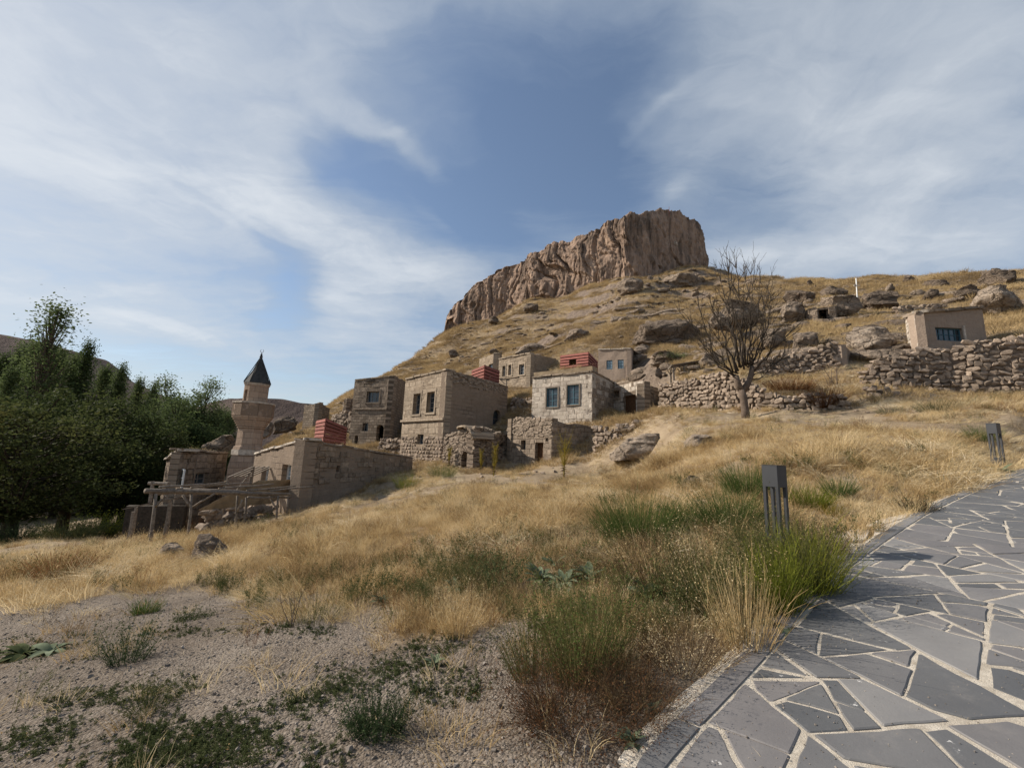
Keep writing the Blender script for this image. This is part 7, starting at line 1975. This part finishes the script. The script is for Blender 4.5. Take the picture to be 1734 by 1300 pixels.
# ------------------------------------------------------------------ trees
def bare_tree():
    Y = 19.5; b0 = at(1264, 712, Y); g = hz(b0.x, b0.y); b0.z = g - .1
    r = empty('bare_tree', tuple(b0), 'leafless tree with a stout trunk and a fan of long upright branches', 'tree')
    P = lambda px, py, dy=0: at(px, py, Y + dy)
    m = MB(); m.tube([b0, P(1262, 695), P(1259, 675), P(1255, 660)], [.21, .17, .16, .17], 12); m.build('trunk', 'bark_grey', r, True)
    m = MB(); m.tube([P(1256, 664), P(1249, 648), P(1246, 636)], [.16, .14, .12], 9); m.build('limb', 'bark_grey', r, True)
    m = MB(); m.tube([P(1257, 664), P(1266, 650), P(1272, 634), P(1274, 620)], [.16, .14, .12, .10], 9); m.build('limb', 'bark_grey', r, True)
    rng = random.Random(5); tw = MB()
    def twigs(pts, rad, depth):
        for _ in range({0: 13, 1: 4}.get(depth, 0)):
            i = rng.randrange(1, len(pts)) if depth else rng.randrange(max(1, len(pts) // 3), len(pts)); p = pts[i]; d = (pts[i] - pts[i - 1]).normalized()
            d2 = (d + Vector([rng.gauss(0, .42), rng.gauss(0, .42), rng.gauss(.12, .25)])).normalized(); L = (rng.uniform(.4, 1.3) if depth == 0 else rng.uniform(.2, .6)); q = [p]
            dd = d2
            for k in range(4): dd = (dd + Vector((rng.gauss(0, .12), rng.gauss(0, .12), .08))).normalized(); q.append(q[-1] + dd * L / 4)
            r0 = rad * .42 if depth == 0 else rad * .5
            tw.tube(q, [max(.005, r0 * (1 - k / 5)) for k in range(5)], 4, False); twigs(q, r0, depth + 1)
    ENDS = [(1247, 640, 1150, 528), (1247, 636, 1172, 560), (1246, 640, 1180, 520), (1247, 632, 1205, 500), (1250, 628, 1222, 478), (1252, 622, 1236, 470), (1258, 620, 1248, 455), (1262, 618, 1262, 450), (1266, 618, 1276, 462),
            (1270, 618, 1288, 478), (1272, 620, 1300, 488), (1274, 622, 1306, 510), (1272, 632, 1322, 575), (1272, 640, 1334, 590), (1268, 645, 1318, 612), (1246, 640, 1196, 590), (1255, 622, 1226, 520), (1264, 620, 1256, 500), (1268, 620, 1292, 530), (1250, 632, 1212, 545), (1270, 626, 1306, 560), (1260, 625, 1240, 510), (1266, 622, 1274, 505)]
    for i, (x0, y0, x1, y1) in enumerate(ENDS):
        dy = rng.uniform(-1.6, 1.6); a_, c_ = P(x0, y0), P(x1, y1, dy); mid = a_.lerp(c_, .4) + Vector(((c_.x - a_.x) * .10, 0, -(abs(c_.x - a_.x)) * .10)); n = 8; pts = []
        for k in range(n + 1):
            t = k / n; q = a_ * (1 - t) ** 2 + mid * 2 * t * (1 - t) + c_ * t * t; pts.append(q + Vector([rng.gauss(0, .06) * (t > 0) for _ in range(3)]))
        r0 = rng.uniform(.030, .052); m = MB(); m.tube(pts, [r0 * (1 - .8 * k / n) for k in range(n + 1)], 6); m.build('branch', 'bark_dark', r, True); twigs(pts, r0, 0)
    tw.build('twigs', 'bark_dark', r)
bare_tree()
def sapling(px, py, hpx, Y, label, seed):
    rng = random.Random(seed); b_ = at(px, py, Y); b_.z = min(b_.z, hz(b_.x, b_.y)) - .05; k = Y / FPX; h = hpx * k; mb = MB()
    for i in range(5):
        d = Vector((rng.uniform(-.45, .35), rng.uniform(-.3, .3), 1)).normalized(); q = [b_.copy()]
        for j in range(5): d = (d + Vector((rng.gauss(0, .15), rng.gauss(0, .15), .05))).normalized(); q.append(q[-1] + d * h * rng.uniform(.6, 1) / 5)
        mb.tube(q, [min(.028, h * .011) * (1 - j / 6.5) for j in range(6)], 5)
        for _ in range(5):
            p = q[rng.randrange(2, 6)]; e = p + Vector((rng.gauss(0, .3), rng.gauss(0, .3), rng.uniform(0, .4))) * h * .25; mb.tube([p, e], [min(.010, h * .004), min(.005, h * .002)], 4)
    o = mb.build('bare_sapling', 'bark_grey'); tag(o, label, 'sapling', 'bare saplings')
sapling(1418, 660, 72, 21.5, 'bare sapling under the gabled wall end', 1); sapling(1405, 655, 48, 21.6, 'small bare sapling left of the taller one at the gabled wall', 2); sapling(1152, 752, 46, 21, 'bare sapling above the long flat rock slab', 3)
sapling(496, 1052, 80, 4.8, 'pale dry stalk leaning at the gravel edge left of centre', 4)

def crown_points(kind, rng, n):
    """cluster centres in a unit crown: x,y in -1..1, z 0..1"""
    out = []
    while len(out) < n:
        z = rng.uniform(); a_ = rng.uniform(0, 6.283)
        if kind == 'poplar': R_ = (z + .05) ** .5 * (1.02 - z) ** .85 * 1.75
        elif kind == 'grove': R_ = (z + .08) ** .3 * (1.02 - z) ** .42 * 1.1
        else: R_ = math.sqrt(max(0, 1 - (2 * z - 1.0) ** 2)) * (1.0 if z > .4 else .95)
        r = R_ * rng.uniform() ** (.42); out.append((r * math.cos(a_), r * math.sin(a_), z))
    return out
def make_tree_meshes(kind, seed, Hh, W_, nclu, nleaf, leaf, leaf_mat, bark, trunk_r, c0, sparse=0.0):
    rng = np.random.RandomState(seed); rnd = random.Random(seed); V = []; F = []
    C = crown_points(kind, rng, nclu); lim = MB()
    lim.tube([(0, 0, -.4), (.03 * Hh * rnd.uniform(-1, 1) * .3, 0, Hh * c0), (0, 0, Hh * .6), (0, 0, Hh * (.93 if kind != 'walnut' else .7))], [trunk_r, trunk_r * .8, trunk_r * .45, .03], 9)
    trunk = lim.mesh('trunk', True); trunk.materials.append(MATS[bark]); lb = MB()
    lump = [(rng.uniform(-1, 1), rng.uniform(-1, 1), rng.uniform()) for _ in range(9)]
    for (cx, cy_, cz_) in C:
        # uneven outline: push and pull whole regions
        f = 1 + .22 * float(fbm(np.array([cx * 1.7 + seed]), np.array([cy_ * 1.7]), np.array([cz_ * 5.0]), 3, seed)[0]) * 2
        if float(fbm(np.array([cx * 2.6 + seed]), np.array([cy_ * 2.6]), np.array([cz_ * 8.0]), 2, seed + 3)[0]) < (-.42 if kind == 'poplar' else -.26) + sparse: continue
        c = np.array([cx * W_ * f, cy_ * W_ * f, Hh * (c0 + (1 - c0) * (cz_ if kind == 'poplar' else cz_ * f if cz_ > .5 else cz_))])
        zb = max(Hh * c0 * .8, c[2] - (1.6 + abs(cx) * W_) * (1.3 if kind != 'walnut' else .7))
        if rnd.random() < .4: lb.tube([(0, 0, zb), ((c[0]) * .55, (c[1]) * .55, zb + (c[2] - zb) * .45), tuple(c)], [.07 * Hh / 14, .04, .012], 4, False)
        cr = (.055 * Hh if kind == 'walnut' else .026 * Hh if kind == 'poplar' else .04 * Hh) * rng.uniform(.6, 1.4); k = int(nleaf * rng.uniform(.6, 1.3))
        off = rng.normal(size=(k, 3)) * cr * np.array([.75, .75, .95 if kind != 'walnut' else .6])
        nn = rng.normal(size=(k, 3)); nn[:, 2] += .6; nn /= np.linalg.norm(nn, axis=1)[:, None]
        tt = np.cross(nn, rng.normal(size=(k, 3))); tt /= np.linalg.norm(tt, axis=1)[:, None]; bb = np.cross(nn, tt); s = leaf * rng.uniform(.6, 1.4, k)[:, None]
        p = c + off; b0 = len(V) * 1
        quad = np.stack([p - tt * s * .6, p + bb * s * .36, p + tt * s * .6, p - bb * s * .36], 1).reshape(-1, 3)
        base = sum(len(v) for v in V) if V and isinstance(V[0], np.ndarray) else 0
        V.append(quad); F.append(np.arange(len(quad)).reshape(-1, 4) + base)
    me = np_mesh('crown', np.vstack(V), np.vstack(F)); me.materials.append(MATS[leaf_mat])
    bl = lb.mesh('branches', True); bl.materials.append(MATS[bark]); return trunk, bl, me
TK = {}
for i in range(3): TK['poplar', i] = (make_tree_meshes('poplar', 10 + i, 18, 1.7, 380, 40, .17, 'poplar_leaf', 'bark_dark', .22, .10), 18, 1.7)
TK['sparse', 0] = (make_tree_meshes('poplar', 30, 18, 1.7, 420, 26, .15, 'poplar_leaf', 'bark_grey', .2, .25, .22), 18, 1.7)
for i in range(2): TK['grove', i] = (make_tree_meshes('grove', 40 + i, 14, 3.0, 420, 60, .18, 'poplar_leaf', 'bark_dark', .22, .06), 14, 3.0)
for i in range(2): TK['walnut', i] = (make_tree_meshes('walnut', 50 + i, 9, 4.6, 380, 74, .15, 'walnut_leaf', 'bark_dark', .38, .20), 9, 4.6)
tcount = [0]
def tree(kind, var, px, pytop, wpx, Y, label, name, cat='tree', group='trees in the valley'):
    (tr, br, cr), H0, W0 = TK[kind, var]; t = at(px, pytop, Y); x, y = t.x, t.y; g = hz(x, y); h = t.z - g; tcount[0] += 1
    r = empty(name, (x, y, g), label, cat, group); sz_ = h / H0; sx = wpx / 2 / FPX * math.hypot(x, y) / W0 / 1.05; rz = tcount[0] * 2.1
    for nm, me in (('trunk', tr), ('branches', br), ('crown', cr)):
        k = min(1, sx) if nm == 'trunk' else sx
        piece(nm, me, r, (x, y, g), (0, 0, rz), (k, k, sz_))
tree('sparse', 0, 100, 512, 66, 50, 'tallest poplar with a thin see-through top at the left', 'poplar_tree')
PNAME = ['poplar cut by the left picture edge, lower than its neighbours', 'poplar third in the row from the left edge', 'poplar rising just left of the tallest thin-topped one', 'poplar touching the right side of the tallest thin-topped one', 'pointed poplar standing against the right end of the distant hill', 'poplar right of the pointed one, where the row steps down', 'poplar in the row above the second round-crowned tree', 'lower poplar before the gap in the row', 'poplar at the far left edge behind all others', 'last slim poplar of the row, next to the dense grove', 'short poplar in front of the row at far left', 'dark poplar directly behind the foot of the tallest one']
for i, (px, py, w_, Y) in enumerate([(8, 606, 34, 52), (40, 590, 34, 56), (70, 574, 36, 54), (128, 606, 34, 56), (152, 584, 32, 53), (182, 618, 30, 58), (208, 622, 30, 55), (238, 645, 28, 60), (-30, 590, 44, 54), (263, 652, 28, 58), (22, 628, 36, 46), (98, 590, 44, 60)]):
    tree('poplar', i % 3, px, py, w_, Y, PNAME[i], 'poplar_tree', group='poplars in the row at the left')
GNAME = ['dense green tree at the left end of the grove, beside the last poplar', 'dense green tree highest in the grove', 'dense green tree in the right half of the grove', 'dense green tree whose crown slopes towards the minaret', 'lower green tree in front of the left half of the grove', 'lower green tree in front of the right half of the grove', 'small green tree nearest the minaret balcony', 'green tree filling the gap between poplars and grove']
for i, (px, py, w_, Y) in enumerate([(286, 672, 74, 50), (318, 666, 80, 46), (350, 670, 76, 48), (376, 684, 62, 50), (300, 700, 90, 42), (345, 712, 80, 42), (388, 716, 40, 46), (262, 700, 70, 44)]):
    tree('grove', i % 2, px, py, w_, Y, GNAME[i], 'broadleaf_tree', group='grove left of the minaret')
for i, (px, py, w_, Y, lab) in enumerate([(62, 690, 210, 24, 'large dark round-crowned tree at the left, its trunk standing nearest the field'), (150, 668, 190, 31, 'dark olive round-crowned tree right behind the nearest large one'), (236, 722, 150, 33, 'dark round-crowned tree behind the lean-to shed'),
                                    (-40, 700, 180, 27, 'dark round-crowned tree cut by the left picture edge'), (200, 770, 120, 30, 'low dark round-crowned tree left of the shed'), (300, 755, 90, 36, 'dark tree crown behind the grey stone house'), (20, 770, 170, 44, 'dark crown added to darken the strip low behind the first trunk'), (110, 775, 170, 46, 'dark crown added to darken the strip low between the two big trunks'), (190, 790, 150, 48, 'dark crown added to darken the strip low behind the shed')]):  # last three crowns are added to darken the lit ground behind the trunks
    tree('walnut', i % 2, px, py, w_, Y, lab, 'round_crowned_tree')
